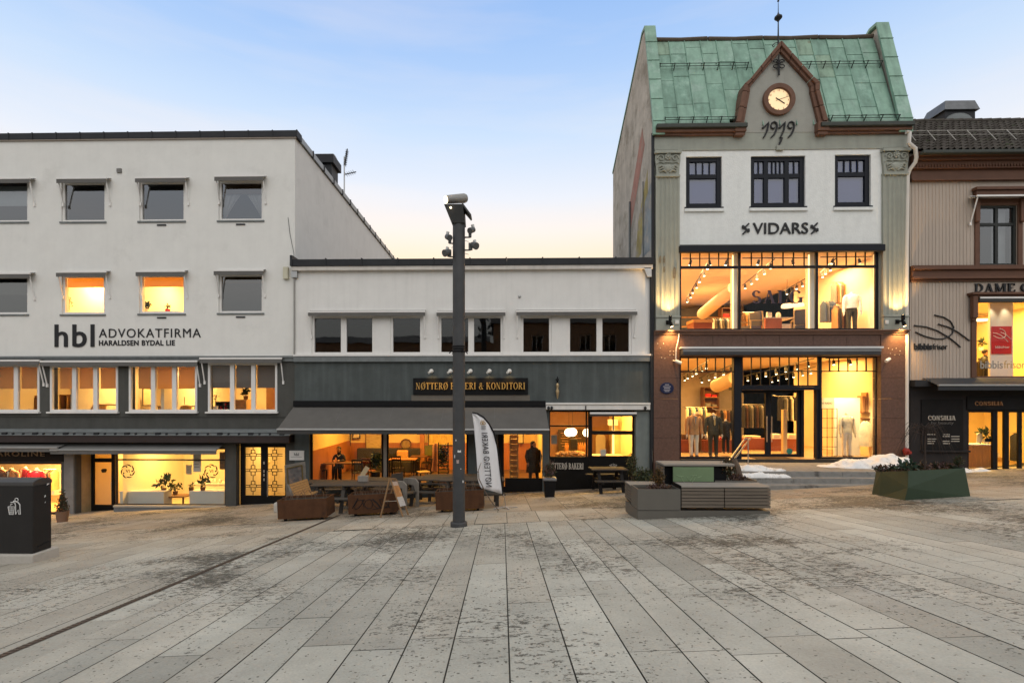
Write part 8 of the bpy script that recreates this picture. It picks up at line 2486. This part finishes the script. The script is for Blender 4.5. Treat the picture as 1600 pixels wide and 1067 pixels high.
track('track of spots along the left of the first floor ceiling', at(1109, 405, 18.5), at(1072, 468, 25.5), 7)
track('track of spots left of centre under the first floor ceiling', at(1210, 405, 18.6), at(1160, 446, 22.4), 5)
track('track of spots right of centre under the first floor ceiling', at(1266, 431, 20.6), at(1226, 454, 24.0), 5)
track('track of spots at the right of the first floor ceiling', at(1306, 404, 18.5), at(1281, 427, 21.0), 4)
track('short front track in the left first floor pane', at(1066, 404, 18.4), at(1150, 404, 18.4), 3, tilt=(.3, .1))
track('short front track in the middle first floor pane', at(1160, 403.5, 18.4), at(1264, 403, 18.4), 2, tilt=(.3, .1))
track('short front track in the right first floor pane', at(1282, 402, 18.4), at(1362, 401, 18.4), 2, tilt=(.3, .1))
track('track of spots at the left of the ground floor ceiling', at(1108, 563, 18.4), at(1066, 588, 23.5), 6)
track('track of spots over the mannequins on the ground floor', at(1149, 568, 18.6), at(1092, 591, 23), 5)
track('track of spots above the shop door', at(1272, 560, 18.5), at(1162, 588, 22.5), 7)
track('second track of spots behind the shop door transom', at(1274, 573, 20.5), at(1200, 590, 24.5), 6)
track('short track in the right ground floor window', at(1290, 560, 18.5), at(1340, 559, 18.6), 2)
DUCT = pm('white_duct', (.60, .50, .38), .5, .04)
for lab, a, b_, r in (('fat pale ventilation duct across the left first floor pane', at(1096, 492, 25.0), at(1147, 450, 21.6), .27), ('pale ventilation duct on the ground floor ceiling', at(1117, 604, 23.5), at(1148, 591, 22.2), .30)):
    dk = thing('ventilation_duct', lab, 'duct', (Vector(a) + Vector(b_)) / 2)
    d = (Vector(b_) - Vector(a))
    MB().tube([a + d * t for t in (0, .02, .06, 1)], [r * .6, r * .9, r, r], 18).build('duct', DUCT, dk, smooth=True)
# first floor
F1 = zv(521)
mannequin('mannequin in a white shirt and dark trousers on the first floor', fl_(1331, 19.0, F1 + .12), rad(-10), WHT, OLIVE, None, None, .95, handm=WHT, grp='mannequins in the shop windows')
spot(X(1318, 18.3), 18.3, zv(395), X(1331, 19), 19.0, F1 + 1.2, 260, (1, .82, .55), 60, .04)
rail('rail of grey trousers on the first floor left of the white shirt', 1301, 1321, 441, 474, 20.5, [GRY, TAN, CRM], 6)
rail('rail of hanging jeans low at the left of the right pane', 1284, 1303, 470, 503, 20.0, [BLU, GRY, BLU], 4)
rail('rail of golden brown trousers below the white shirt', 1303, 1322, 478, 515, 19.6, [TAN, BRN, OLIVE], 7)
sh_ = thing('display_shelf', 'dark shelves stacked with folded white shirts at the first floor right', 'shelf', fl_(1355, 19.6, F1))
MB().box(X(1344, 19.6), X(1367, 19.6), 20.0, 20.1, F1, Z(412, 19.6, 1355)).build('back_panel', SLATE, sh_)
b = MB(); c = MB()
for k in range(5):
    z = Z(475 - 6 * k, 19.6, 1355)
    b.box(X(1345, 19.6), X(1366, 19.6), 19.5, 19.99, z - .015, z)
    c.box(X(1346.5, 19.6), X(1364, 19.6), 19.55, 19.9, z + .001, z + .075)
b.build('shelf', BROWNW, sh_); c.build('folded_shirts', WHT, sh_, bevel=.03)
MB().box(X(1345, 19.6), X(1366, 19.6), 19.5, 19.98, F1, Z(479, 19.6, 1355)).build('cabinet', pm('dark_oak', (.05, .03, .015), .5, .2), sh_)
def armchair(lab, loc, rz):
    r_ = thing('armchair', lab, 'chair', (0, 0, 0), group='armchairs on the first floor')
    up = pm('grey_upholstery', (.10, .10, .125), .9, .1)
    MB().box(-.27, .27, -.28, .28, .30, .44).build('seat', up, r_, bevel=.03)
    MB().box(-.27, .27, .22, .30, .441, 1.0).build('backrest', up, r_, bevel=.03)
    for sx in (-1, 1):
        MB().bar((sx * .30, -.26, 0), (sx * .30, -.26, .62), .04, .04).bar((sx * .30, -.28, .62), (sx * .30, .30, .64), .05, .03).build('armrest', pm('pale_oak', (.55, .38, .18), .6, .1), r_)
        MB().bar((sx * .30, .32, 0), (sx * .30, .28, .98), .04, .04).build('leg', pm('pale_oak', (.55, .38, .18), .6, .1), r_)
    return place(r_, loc, rz)
armchair('grey armchair at the left end of the red table', fl_(1172, 19.2, F1), rad(-72))
armchair('grey armchair at the right end of the red table', fl_(1253, 19.0, F1), rad(160))
rt_ = thing('sales_table', 'red cloth covered table with boxes between two armchairs on the first floor', 'table', fl_(1215, 19.6, F1))
zt9 = Z(497, 19.5, 1215)
MB().box(X(1196, 19.5), X(1222, 19.5), 19.5, 20.3, F1, zt9).build('tablecloth', pm('rust_cloth', (.40, .13, .07), .85, .1), rt_, bevel=.015)
MB().box(X(1195, 19.5), X(1242, 19.5), 19.49, 20.31, zt9 + .001, zt9 + .03).box(X(1223, 19.5), X(1240, 19.5), 19.6, 20.2, F1, zt9 - .2).build('table_top', WHITEP, rt_)
b = MB().box(X(1199, 19.6), X(1206, 19.6), 19.6, 19.7, zt9 + .031, zt9 + .24).ball(fl_(1216, 19.7, zt9 + .13), .10, .08, .12, 8, 6)
b.build('box', PAPER, rt_)
bx9 = thing('sales_table', 'low red brown display chest at the left first floor pane', 'table', fl_(1103, 20, F1))
MB().box(X(1084, 20), X(1113, 20), 20, 20.7, F1, Z(504, 20, 1098)).build('base', REDBR, bx9)
MB().box(X(1083, 20), X(1114, 20), 19.98, 20.72, Z(503.9, 20, 1098), Z(499, 20, 1098)).build('table_top', TAN, bx9)
for lab, u0, v0, u1, v1, Y in (('dark doorway cupboard at the back of the middle first floor pane', 1190, 474, 1208, 517, 27), ('dark display wall at the back of the left first floor pane', 1062, 482, 1150, 517, 28)):
    r_ = thing('cupboard', lab, 'cupboard', fl_((u0 + u1) / 2, Y, F1))
    q = R(u0, v0, u1, v1, Y)
    MB().box(q[0], q[1], Y, Y + .3, F1, q[3]).build('carcass', pm('blue_black', (.045, .048, .065), .7, .1), r_)
    MB().box(q[0] + .1, q[1] - .1, Y - .02, Y - .002, q[3] - .5, q[3] - .46).box(q[0] + .1, q[1] - .1, Y - .02, Y - .002, q[3] - 1.0, q[3] - .96).build('shelf', TAN, r_)
pd = thing('pendant_lamp', 'pair of glowing round lamps hanging over the first floor table', 'lamp', at(1235, 477, 22))
for u, v in ((1230, 478), (1247, 476)):
    p_ = at(u, v, 22)
    MB().oval([(p_.x, p_.y, p_.z - .08, .22, .22), (p_.x, p_.y, p_.z + .0, .24, .24), (p_.x, p_.y, p_.z + .08, .18, .18)], 16).build('shade', em('shade_glow', (1.0, .74, .40), 1.6), pd, smooth=True)
    MB().tube([p_ + Vector((0, 0, .08)), (p_.x, p_.y, zv(392))], .006, 4).build('cord', BLACKW, pd)

# ---- law office, first floor and second floor
OZ = zf(668)
def shelf(lab, u0, u1, v0, v1, Y, mat=None, zbot=None):
    q = R(u0, v0, u1, v1, Y)
    r_ = thing('office_shelf', lab, 'shelf', ((q[0] + q[1]) / 2, Y, zbot or q[2]))
    n = 3
    b = MB().box(q[0], q[1], Y + .3, Y + .33, zbot or q[2], q[3])
    for k in range(n): b.box(q[0], q[1], Y, Y + .299, (zbot or q[2]) + (q[3] - (zbot or q[2])) * k / (n - 1) - .015, (zbot or q[2]) + (q[3] - (zbot or q[2])) * k / (n - 1) + .015)
    for x in (q[0], (q[0] + q[1]) / 2, q[1]): b.box(x - .015, x + .015, Y - .002, Y + .299, zbot or q[2], q[3])
    b.build('carcass', mat or OAKW, r_)
    c = MB()
    rn = random.Random(int(u0))
    x = q[0] + .05
    while x < q[1] - .1:
        c.cur = rn.randrange(3)
        c.box(x, x + .06, Y + .04, Y + .26, (zbot or q[2]) + .02, (zbot or q[2]) + rn.uniform(.18, .28)); x += rn.uniform(.065, .13)
    c.build('binder', [BLACKW, PAPER, RED_], r_)
    return r_
OAKW = pm('light_oak', (.50, .32, .13), .6, .12)
shelf('open wooden shelf of binders in the office window left of centre', 93, 116, 617, 645, 20.5, OAKW, OZ)
shelf('row of dark binders in the rightmost office window', 337, 360, 628, 641, 19.2, BLACKW)
bk2 = thing('notice_wall', 'dark pinboard across the back of the left of centre office', 'board', fl_(150, 23.2, zf(622)))
q = R(104, 596, 186, 622, 23.2)
MB().box(q[0], q[1], 23.2, 23.3, q[2], q[3]).build('panel', pm('dark_brown_board', (.085, .045, .02), .8, .2), bk2)
def desk(lab, u0, u1, v, Y, mat):
    z = Z(v, Y, (u0 + u1) / 2)
    r_ = thing('desk', lab, 'desk', fl_((u0 + u1) / 2, Y, OZ))
    MB().box(X(u0, Y), X(u1, Y), Y, Y + .7, z - .03, z).build('desk_top', mat, r_)
    for u in (u0 + 1, u1 - 1): MB().box(X(u, Y) - .02, X(u, Y) + .02, Y + .03, Y + .67, OZ, z - .031).build('leg', mat, r_)
    b = MB()
    rn = random.Random(int(u0))
    for k in range(5):
        x = X(u0, Y) + (X(u1, Y) - X(u0, Y)) * rn.uniform(.1, .85)
        b.box(x, x + .22, Y + .1, Y + .4, z + .001 + k * .012, z + .011 + k * .012)
    b.build('paper', PAPER, r_)
    return r_
desk('pale desk with papers in the left of centre office window', 122, 186, 632, 19.3, OAKW)
desk('wooden desk in the third office window', 246, 306, 634, 19.4, OAKW)
mon = thing('monitor', 'dark computer monitor on the desk in the third office window', 'monitor', fl_(280, 19.6, Z(633, 19.6, 280)))
q = R(275.5, 620, 288, 632, 19.6)
MB().box(q[0], q[1], 19.6, 19.64, q[2], q[3]).build('screen', BLACKW, mon, bevel=.01)
MB().bar(((q[0] + q[1]) / 2, 19.62, q[2]), ((q[0] + q[1]) / 2, 19.62, q[2] - .12), .05, .03).build('foot', BLACKW, mon)
oc = thing('office_chair', 'black swivel chair at the right of the third office window', 'chair', fl_(301, 19.1, OZ))
x, y = X(302, 19.1), 19.1
MB().oval([(x, y, OZ + .45, .22, .22), (x, y, OZ + .52, .24, .23)], 14).build('seat', BLACKW, oc)
MB().oval([(x + .16, y, OZ + .60, .04, .2), (x + .20, y, OZ + .9, .04, .22), (x + .22, y, OZ + 1.12, .03, .14)], 12).ball((x + .21, y, OZ + 1.22), .05, .13, .08, 10, 6).build('backrest', BLACKW, oc, smooth=True)
MB().tube([(x, y, OZ + .05), (x, y, OZ + .45)], .03, 8).bar((x - .28, y, OZ + .05), (x + .28, y, OZ + .05), .04, .03).bar((x, y - .28, OZ + .05), (x, y + .28, OZ + .05), .04, .03).build('base', STEEL, oc)
picture('tall framed poster leaning in the third office window', 223, 606, 241, 634, 21.5, pm('pale_print', (.62, .50, .30), .7, .2, 5))
def houseplant(lab, u, v0, v1, Y, wpx, n, potm=None, sz=.12):
    p = at(u, v1, Y)
    zt_ = Z(v0, Y, u)
    r_ = thing('house_plant', lab, 'plant', p)
    hh = zt_ - p.z
    MB().lathe(p, [(.001, 0), (.07, 0), (.09, .14), (.001, .14)], 12).build('pot', potm or PAPER, r_)
    b = leaves(MB(), p + Vector((0, 0, .14 + (hh - .14) / 2)), wpx * Y / 1600, wpx * Y / 1800, (hh - .14) / 2, n, sz, rt, 1, .2)
    b.build('foliage', [PLANTG], r_, fix=False)
    MB().tube([p + Vector((0, 0, .1)), p + Vector((0, 0, hh * .7))], .012, 5).build('stem', TWIG, r_)
    return r_
houseplant('leafy plant on the desk of the left of centre office', 136, 604, 632, 19.5, 16, 90)
houseplant('slim branch in a vase in the rightmost office window', 337, 609, 640.5, 18.4, 9, 26, sz=.08)
def board(u0, u1, v, Y): MB().box(X(u0, Y), X(u1, Y), YH + .32, Y + .2, Z(v, Y, (u0 + u1) / 2) - .03, Z(v, Y, (u0 + u1) / 2) - .001).build('window_board', WHITEP, hb)
board(326, 346, 640.5, 18.4); board(98, 165, 491, 18.6); board(218, 289, 489, 18.5)
houseplant('bushy plant on a wooden box in the rightmost office window', 384, 606, 624, 19.2, 10, 110, BROWNW)
cbx = thing('wooden_box', 'wooden box cabinet under the plant in the rightmost office window', 'cabinet', fl_(380, 19.2, OZ))
MB().box(X(369, 19.2), X(389, 19.2), 19.0, 19.5, OZ, Z(624.2, 19.2, 380)).build('carcass', OAKW, cbx)
MB().box(X(371, 19.2), X(387, 19.2), 18.985, 18.998, OZ + .5, Z(626, 19.2, 380)).build('cabinet_door', TAN, cbx)
for u in (19, 70, 192, 316): MB().box(X(u, 21), X(u, 21) + .12, YG + .6, 23.4, OZ, zf(561.5)).build('partition', CREAM, hb)
MB().box(X(416, 22), X(432, 22), 22, 22.1, OZ, zf(600)).build('partition', BROWNW, hb)
cb2 = thing('cupboard', 'brown cupboard in the leftmost office window', 'cupboard', fl_(50, 20.4, OZ))
MB().box(X(39, 20.4), X(62, 20.4), 20.4, 20.9, OZ, Z(618, 20.4, 50)).build('carcass', pm('brown_cupboard', (.30, .15, .05), .6, .15), cb2)
MB().box(X(44, 20.4), X(62, 20.4), 20.38, 20.399, OZ, Z(621, 20.4, 50)).build('cupboard_door', pm('brown_door', (.24, .115, .04), .6, .15), cb2)
lt9 = thing('ceiling_light', 'slanting strip light on the ceiling of the third office', 'light', at(293, 587, 20))
MB().bar(at(282, 585.5, 19.2), at(308, 591.5, 21.5), .07, .04).build('tube', em('strip_glow', (1.0, .8, .5), 6), lt9)
houseplant('slender twiggy plant in the left lit second floor window', 108, 463, 491, 18.6, 13, 40, sz=.08)
houseplant('bushy plant in the right lit second floor window', 228, 472, 489, 18.45, 16, 120)
houseplant('red flower in a pot in the right lit second floor window', 262, 476, 489, 18.45, 9, 40, RED_, sz=.09)
picture('pale picture on the wall of the right lit second floor room', 250, 462, 270, 486, 22.8, pm('pale_print', (.62, .50, .30), .7, .2, 5), OAKW)
# ---- shop with the round window emblem
SZ = zf(806)
def cab(lab, u0, u1, vt, vb, Y):
    q = R(u0, vt, u1, vb, Y)
    r_ = thing('window_cabinet', lab, 'cabinet', ((q[0] + q[1]) / 2, Y, q[2] - .05))
    MB().box(q[0], q[1], Y, Y + .45, q[2] - .05, q[3] - .03).build('carcass', pm('white_cabinet', (.60, .57, .50), .6, .04), r_)
    MB().box(q[0] - .01, q[1] + .01, Y - .015, Y + .46, q[3] - .029, q[3]).build('cabinet_top', WHITEP, r_)
cab('low white cabinet at the left of the shop window', 187, 256, 767.5, 788, 18.35)
cab('low white cabinet at the right of the shop window', 296, 350.5, 767, 788, 18.35)
tb9 = table('dark wooden table of plants between the two white cabinets', (X(276, 18.9), 18.9, zf(795)), 0, .92, .6, BROWNW, BROWNW, Z(773.5, 18.9, 276) - zf(795))
houseplant('wide leafed plant left on the dark shop table', 256, 741, 768, 18.7, 26, 60, BROWNW, .2)
houseplant('trailing plant in the middle of the dark shop table', 274, 755, 773, 18.7, 26, 90, BROWNW, .12)
houseplant('upright plant in a dark pot on the right white cabinet', 317, 742, 767, 18.5, 20, 60, BROWNW, .15)
houseplant('small plant beside the dark pot on the right cabinet', 299, 755, 767, 18.5, 9, 40, BROWNW, .08)
ws = thing('work_counter', 'pale counter behind the right white cabinet', 'counter', fl_(327, 20.6, SZ))
MB().box(X(300, 20.6), X(352, 20.6), 20.6, 21.1, SZ, Z(757, 20.6, 327)).build('carcass', CREAM, ws)
MB().box(X(299, 20.6), X(353, 20.6), 20.57, 21.12, Z(756.8, 20.6, 327), Z(754.5, 20.6, 327)).build('counter_top', WHITEP, ws)
b = MB()
for u in (325, 331, 336, 344): b.lathe(fl_(u, 20.7, Z(754.4, 20.6, 327)), [(.05, 0), (.07, .05), (.06, .12), (.03, .16), (.001, .16)], 10)
b.build('bowl', PAPER, ws)
for lab, u0, v0, u1, v1, Y, m in (('white hanging paper with writing in the shop window', 302, 708, 314, 737, 18.2, PAPER), ('cream notice left of the hanging paper', 290.5, 726, 299.5, 741, 18.2, pm('cream_board', (.62, .50, .32), .8, .04)), ('dark price list at the right edge of the shop window', 343, 706, 351, 733, 18.3, pm('dark_print', (.22, .13, .06), .7, .5, 6))):
    q = R(u0, v0, u1, v1, Y)
    r_ = thing('notice', lab, 'notice', ((q[0] + q[1]) / 2, Y, q[2]))
    MB().box(q[0], q[1], Y, Y + .006, q[2], q[3]).build('sheet', m, r_)
    b = MB()
    for k in range(4): b.box(q[0] + .04, q[1] - .05 - .03 * (k % 2), Y - .003, Y - .0005, q[2] + (q[3] - q[2]) * (.25 + .16 * k), q[2] + (q[3] - q[2]) * (.25 + .16 * k) + .012)
    b.build('written_line', BLACKW if m is PAPER else TAN, r_)
spot(X(222, 20.8), 20.8, zf(700), X(217, 21.5), 21.5, zf(740), 60, (1, .78, .42), 80, .05)
for lab, u, v in (('round black leaf wreath emblem at the left of the shop window', 199.5, 736), ('round black leaf wreath emblem at the right of the shop window', 330, 736)):
    yw_ = YS + .075
    r_ = thing('window_emblem', lab, 'sign', (X(u, yw_), yw_, Z(v + 12, yw_, u)), group='wreath emblems on the shop window')
    b = MB()
    cx9, cz9 = X(u, yw_), Z(v, yw_, u)
    for k in range(7):
        a = k * 2 * math.pi / 7
        b.tube([(cx9 + (.20 + .05 * t) * math.cos(a + t * .95), yw_, cz9 + (.20 + .05 * t) * math.sin(a + t * .95)) for t in (0, .25, .5, .75, 1)], [.008, .02, .024, .018, .005], 6)
        if k % 2 == 0: b.ball((cx9 + .16 * math.cos(a), yw_, cz9 + .16 * math.sin(a)), .030, .006, .030, 8, 6)
    b.build('wreath', SIGNBLK, r_)
    text('lettering', 'VI', SIGNBLK, cx9 - .07, cx9 + .07, cz9 - .05, cz9 + .06, yw_, r_, ext=.006)
# ---- clothes shop far left
KZ = zf(806)
mannequin('mannequin torso in a shiny red quilted jacket above the litter bin', fl_(57, 18.6, KZ), rad(6), pm('red_quilt', (.60, .02, .04), .35, .2, 6, .6, 9), BLK_, None, None, .75, grp='mannequins in the far left window')
mannequin('mannequin in a dark red coat beside the red quilted jacket', fl_(39, 18.9, KZ), rad(-6), pm('wine_cloth', (.22, .01, .025), .6, .2, 6), BLK_, CRM, None, .7, grp='mannequins in the far left window')
mannequin('mannequin in a brown checked jacket above the litter bin', fl_(18, 18.6, KZ), rad(0), pm('brown_check', (.20, .09, .04), .7, .7, 9), BRN, CRM, None, .75, grp='mannequins in the far left window')
mannequin('mannequin in a brown quilted jacket at the left picture edge', fl_(2, 18.7, KZ), rad(10), pm('brown_quilt', (.16, .065, .03), .4, .3, 6, .5, 9), BRN, None, None, .75, grp='mannequins in the far left window')
rail('rail of brown clothes at the right of the far left window', 68, 88, 733, 765, 20.0, [BRN, TAN, BLK_], 5)
spot(X(45, 18.2), 18.2, zf(722), X(48, 18.7), 18.7, KZ + 1.0, 60, (1, .72, .34), 100, .05)
# ---- hair salon
SAZ = zd(592)
sx_, sy_ = X(1539, 19.4), 19.4
FZs, FZ = FZ, SAZ - .25
gs = thing('person', 'person in a dark cape seated upright in the hair salon window', 'person', (sx_, sy_, FZ))
V_ = [(*o3(0, 0, .55), .13, .11), (*o3(0, 0, .78), .12, .10), (*o3(0, 0, 1.0), .14, .10), (*o3(.01, 0, 1.13), .055), (*o3(.02, 0, 1.20), .05),
      (*o3(0, -.17, 1.05), .06), (*o3(.04, -.22, .82), .05), (*o3(.22, -.16, .74), .036), (*o3(0, .17, 1.05), .06), (*o3(.04, .22, .82), .05), (*o3(.22, .16, .74), .036),
      (*o3(.05, -.10, .52), .09), (*o3(.40, -.11, .52), .075), (*o3(.42, -.11, .12), .05), (*o3(.05, .10, .52), .09), (*o3(.40, .11, .52), .075), (*o3(.42, .11, .12), .05)]
skin_body(gs, V_, E_, pm('dark_jacket', (.022, .02, .02), .85, .2, 8))
head_parts(gs, sx_ + .02, sy_, FZ + 1.28, rad(70), HAIR)
MB().oval([(sx_ + .14, sy_, FZ + .40, .34, .30), (sx_ + .10, sy_, FZ + .62, .30, .28), (sx_ + .02, sy_, FZ + .9, .19, .24), (sx_, sy_, FZ + 1.05, .14, .20), (sx_ + .01, sy_, FZ + 1.15, .07, .07)], 16).build('cape', pm('black_cape', (.02, .018, .016), .5, .2), gs, smooth=True)
h = MB(); hand(h, o3(.22, -.16, .74), (1, 0, -.2)); hand(h, o3(.22, .16, .74), (1, 0, -.2)); h.build('hand', SKIN, gs, smooth=True)
sc = thing('salon_chair', 'black salon chair under the caped person', 'chair', (sx_, sy_, FZ))
MB().box(sx_ - .25, sx_ + .3, sy_ - .28, sy_ + .28, FZ + .30, FZ + .42).build('seat', BLACKW, sc, bevel=.03)
MB().box(sx_ - .33, sx_ - .25, sy_ - .26, sy_ + .26, FZ + .35, FZ + .95).build('backrest', BLACKW, sc, bevel=.03)
MB().lathe((sx_, sy_, FZ), [(.001, 0), (.28, 0), (.28, .03), (.04, .05), (.04, .30), (.001, .30)], 16).build('base', STEEL, sc)
FZ = FZs
for lab, u0, v0, u1, v1 in (('bright ceiling panel at the left of the salon', 1527, 494, 1549, 500), ('bright ceiling panel at the right edge of the salon', 1583, 478, 1612, 483)):
    lt9 = thing('ceiling_light', lab, 'light', at((u0 + u1) / 2, v0, 21.5), group='salon ceiling lights')
    q = R(u0, v0, u1, v1, 21.5)
    MB().box(q[0], q[1], 21.5, 21.9, q[2], q[2] + .05).build('diffuser', em('panel_glow', (1.0, .85, .52), 4), lt9)
    MB().box(q[0] - .03, q[1] + .03, 21.47, 21.93, q[2] + .051, q[2] + .08).build('housing', PAPER, lt9)
houseplant('dark leafy plant at the back left of the salon window', 1533, 528, 548, 21, 8, 50, sz=.14)
DZ = zd(737)
rc = thing('reception_desk', 'vertical boarded wooden reception desk behind the salon door', 'desk', fl_(1531, 19.0, DZ))
b = MB()
x = X(1510, 19)
while x < X(1552, 19): b.box(x, x + .075, 19.0, 19.5, DZ, Z(694, 19, 1531) - .04); x += .083
b.build('front_board', pm('orange_oak', (.50, .22, .06), .5, .15, 3, stretch=(6, 6, .6)), rc)
MB().box(X(1508, 19), X(1555, 19), 18.96, 19.55, Z(694, 19, 1531) - .038, Z(694, 19, 1531)).build('desk_top', WHITEP, rc)
mon = thing('monitor', 'white desktop screen seen from behind on the reception desk', 'monitor', at(1530, 694, 19.2))
slab4(MB(), [at(1527, 678, 19.2), at(1534, 675, 19.35), at(1537, 690, 19.35), at(1526, 692, 19.2)], .02).build('screen', WHITEP, mon)
MB().tube([at(1531, 688, 19.3), at(1531, 694, 19.3)], .03, 6).build('foot', STEEL, mon)
houseplant('fan leafed plant on the reception desk', 1541, 667, 693, 19.25, 15, 50, WHITEP, .2)
picture('small dark framed print behind the salon door', 1561, 667, 1567, 677, 21.8, pm('dark_print', (.22, .13, .06), .7, .5, 6))
for v in (690,): 
    r_ = thing('side_cabinet', 'low pale cabinet behind the narrow salon pane', 'cabinet', fl_(1566, 20.5, DZ))
    MB().box(X(1558, 20.5), X(1572, 20.5), 20.5, 20.9, DZ, Z(715, 20.5, 1565)).build('carcass', OAKW, r_)
    MB().box(X(1560, 20.5), X(1566, 20.5), 20.6, 20.8, Z(714.9, 20.5, 1565), Z(708, 20.5, 1565)).build('box', PAPER, r_)
rail('dark coat hanging at the right salon pane', 1583, 1590, 676, 720, 19.6, [BLK_], 1)

# more stock in the depth of the shop
rail('long rail of dark suits at the back of the ground floor middle', 1160, 1200, 632, 668, 25.5, [BLK_, BRN, OLIVE, GRY], 10)
rail('rail of pale shirts at the back of the left ground floor window', 1072, 1104, 636, 662, 26.5, [WHT, BLU, CRM], 9)
rail('rail of blue jackets far back behind the shop door', 1206, 1240, 634, 664, 27.5, [BLU, GRY, TAN], 8)
rail('rail of shirts at the back left of the first floor', 1112, 1142, 497, 516, 24.5, [WHT, GRY, BLU], 8)
rail('rail of brown jackets at the back of the middle first floor pane', 1160, 1186, 488, 511, 25.5, [BRN, TAN, GRY], 8)
rail('rail of white shirts at the back of the right first floor pane', 1284, 1300, 446, 468, 23.0, [WHT, CRM, GRY], 6)
rail('rail of pale jackets under the shelves in the right shop window', 1344, 1366, 664, 696, 20.0, [CRM, TAN], 5)
for lab, u, v, Y, hh in (('tall lit clothes cabinet at the back of the first floor', 1140, 482, 27.0, F1), ('tall lit clothes cabinet at the back of the ground floor', 1112, 606, 28.0, GF)):
    r_ = thing('wardrobe', lab, 'wardrobe', fl_(u, Y, hh))
    x0, x1, z1 = X(u - 12, Y), X(u + 12, Y), Z(v, Y, u)
    MB().box(x0, x1, Y + .45, Y + .5, hh, z1).box(x0, x0 + .04, Y, Y + .449, hh, z1).box(x1 - .04, x1, Y, Y + .449, hh, z1).box(x0, x1, Y, Y + .5, z1, z1 + .05).build('carcass', BROWNW, r_)
    for k in range(5):
        z = hh + (z1 - hh) * k / 5
        MB().box(x0 + .041, x1 - .041, Y + .02, Y + .44, z, z + .03).build('shelf', TAN, r_)
        MB().box(x0 + .1, x0 + .4, Y + .05, Y + .4, z + .031, z + .22).box(x0 + .48, x1 - .1, Y + .05, Y + .4, z + .031, z + .16).build('folded_clothes', (WHT, BLU, CRM, GRY, RED_)[k], r_, bevel=.02)

MB().box(X(346, 19.2), X(361, 19.2), 19.25, 19.48, OZ, Z(641, 19.2, 350) - .02).build('cabinet', OAKW, hb)
r_ = thing('menu_board', 'dark wide board on the back wall behind the globe lamps', 'board', fl_(892, 22.9, zb(712)))
MB().box(X(872, 22.9), X(916, 22.9), 22.9, 23.0, Z(712, 22.9, 892), Z(671, 22.9, 892)).build('panel', pm('dark_menu', (.06, .035, .018), .7, .3, 5), r_)
b = MB()
for k in range(6): b.box(X(876 + 2 * (k % 2), 22.9), X(898 + 5 * (k % 3), 22.9), 22.88, 22.899, Z(677 + 4 * k, 22.9, 892), Z(676 + 4 * k, 22.9, 892))
b.build('written_line', TAN, r_)

# every bar, guard rail and joint an object of its own
def split_loose(o):
    me = o.data
    par = list(range(len(me.vertices)))
    def root(a):
        while par[a] != a: par[a] = par[par[a]]; a = par[a]
        return a
    for e in me.edges: par[root(e.vertices[0])] = root(e.vertices[1])
    isl = {}
    for p in me.polygons: isl.setdefault(root(p.vertices[0]), []).append(p)
    if len(isl) < 2 or len(isl) > 90: return
    for k, polys in enumerate(list(isl.values())):
        ids = sorted({v for p in polys for v in p.vertices}); new = {v: i for i, v in enumerate(ids)}
        m2 = bpy.data.meshes.new(o.name.split('.')[0])
        m2.from_pydata([tuple(me.vertices[v].co) for v in ids], [], [tuple(new[v] for v in p.vertices) for p in polys])
        for m_ in me.materials: m2.materials.append(m_)
        c = o.copy(); c.data = m2; C.objects.link(c)
    bpy.data.objects.remove(o)
for o in list(C.objects):
    if o.type == 'MESH' and o.parent and o.name.split('.')[0] in ('glazing_bar', 'coping_joint', 'door_bell', 'bracket', 'window_post', 'light_strip'): split_loose(o)
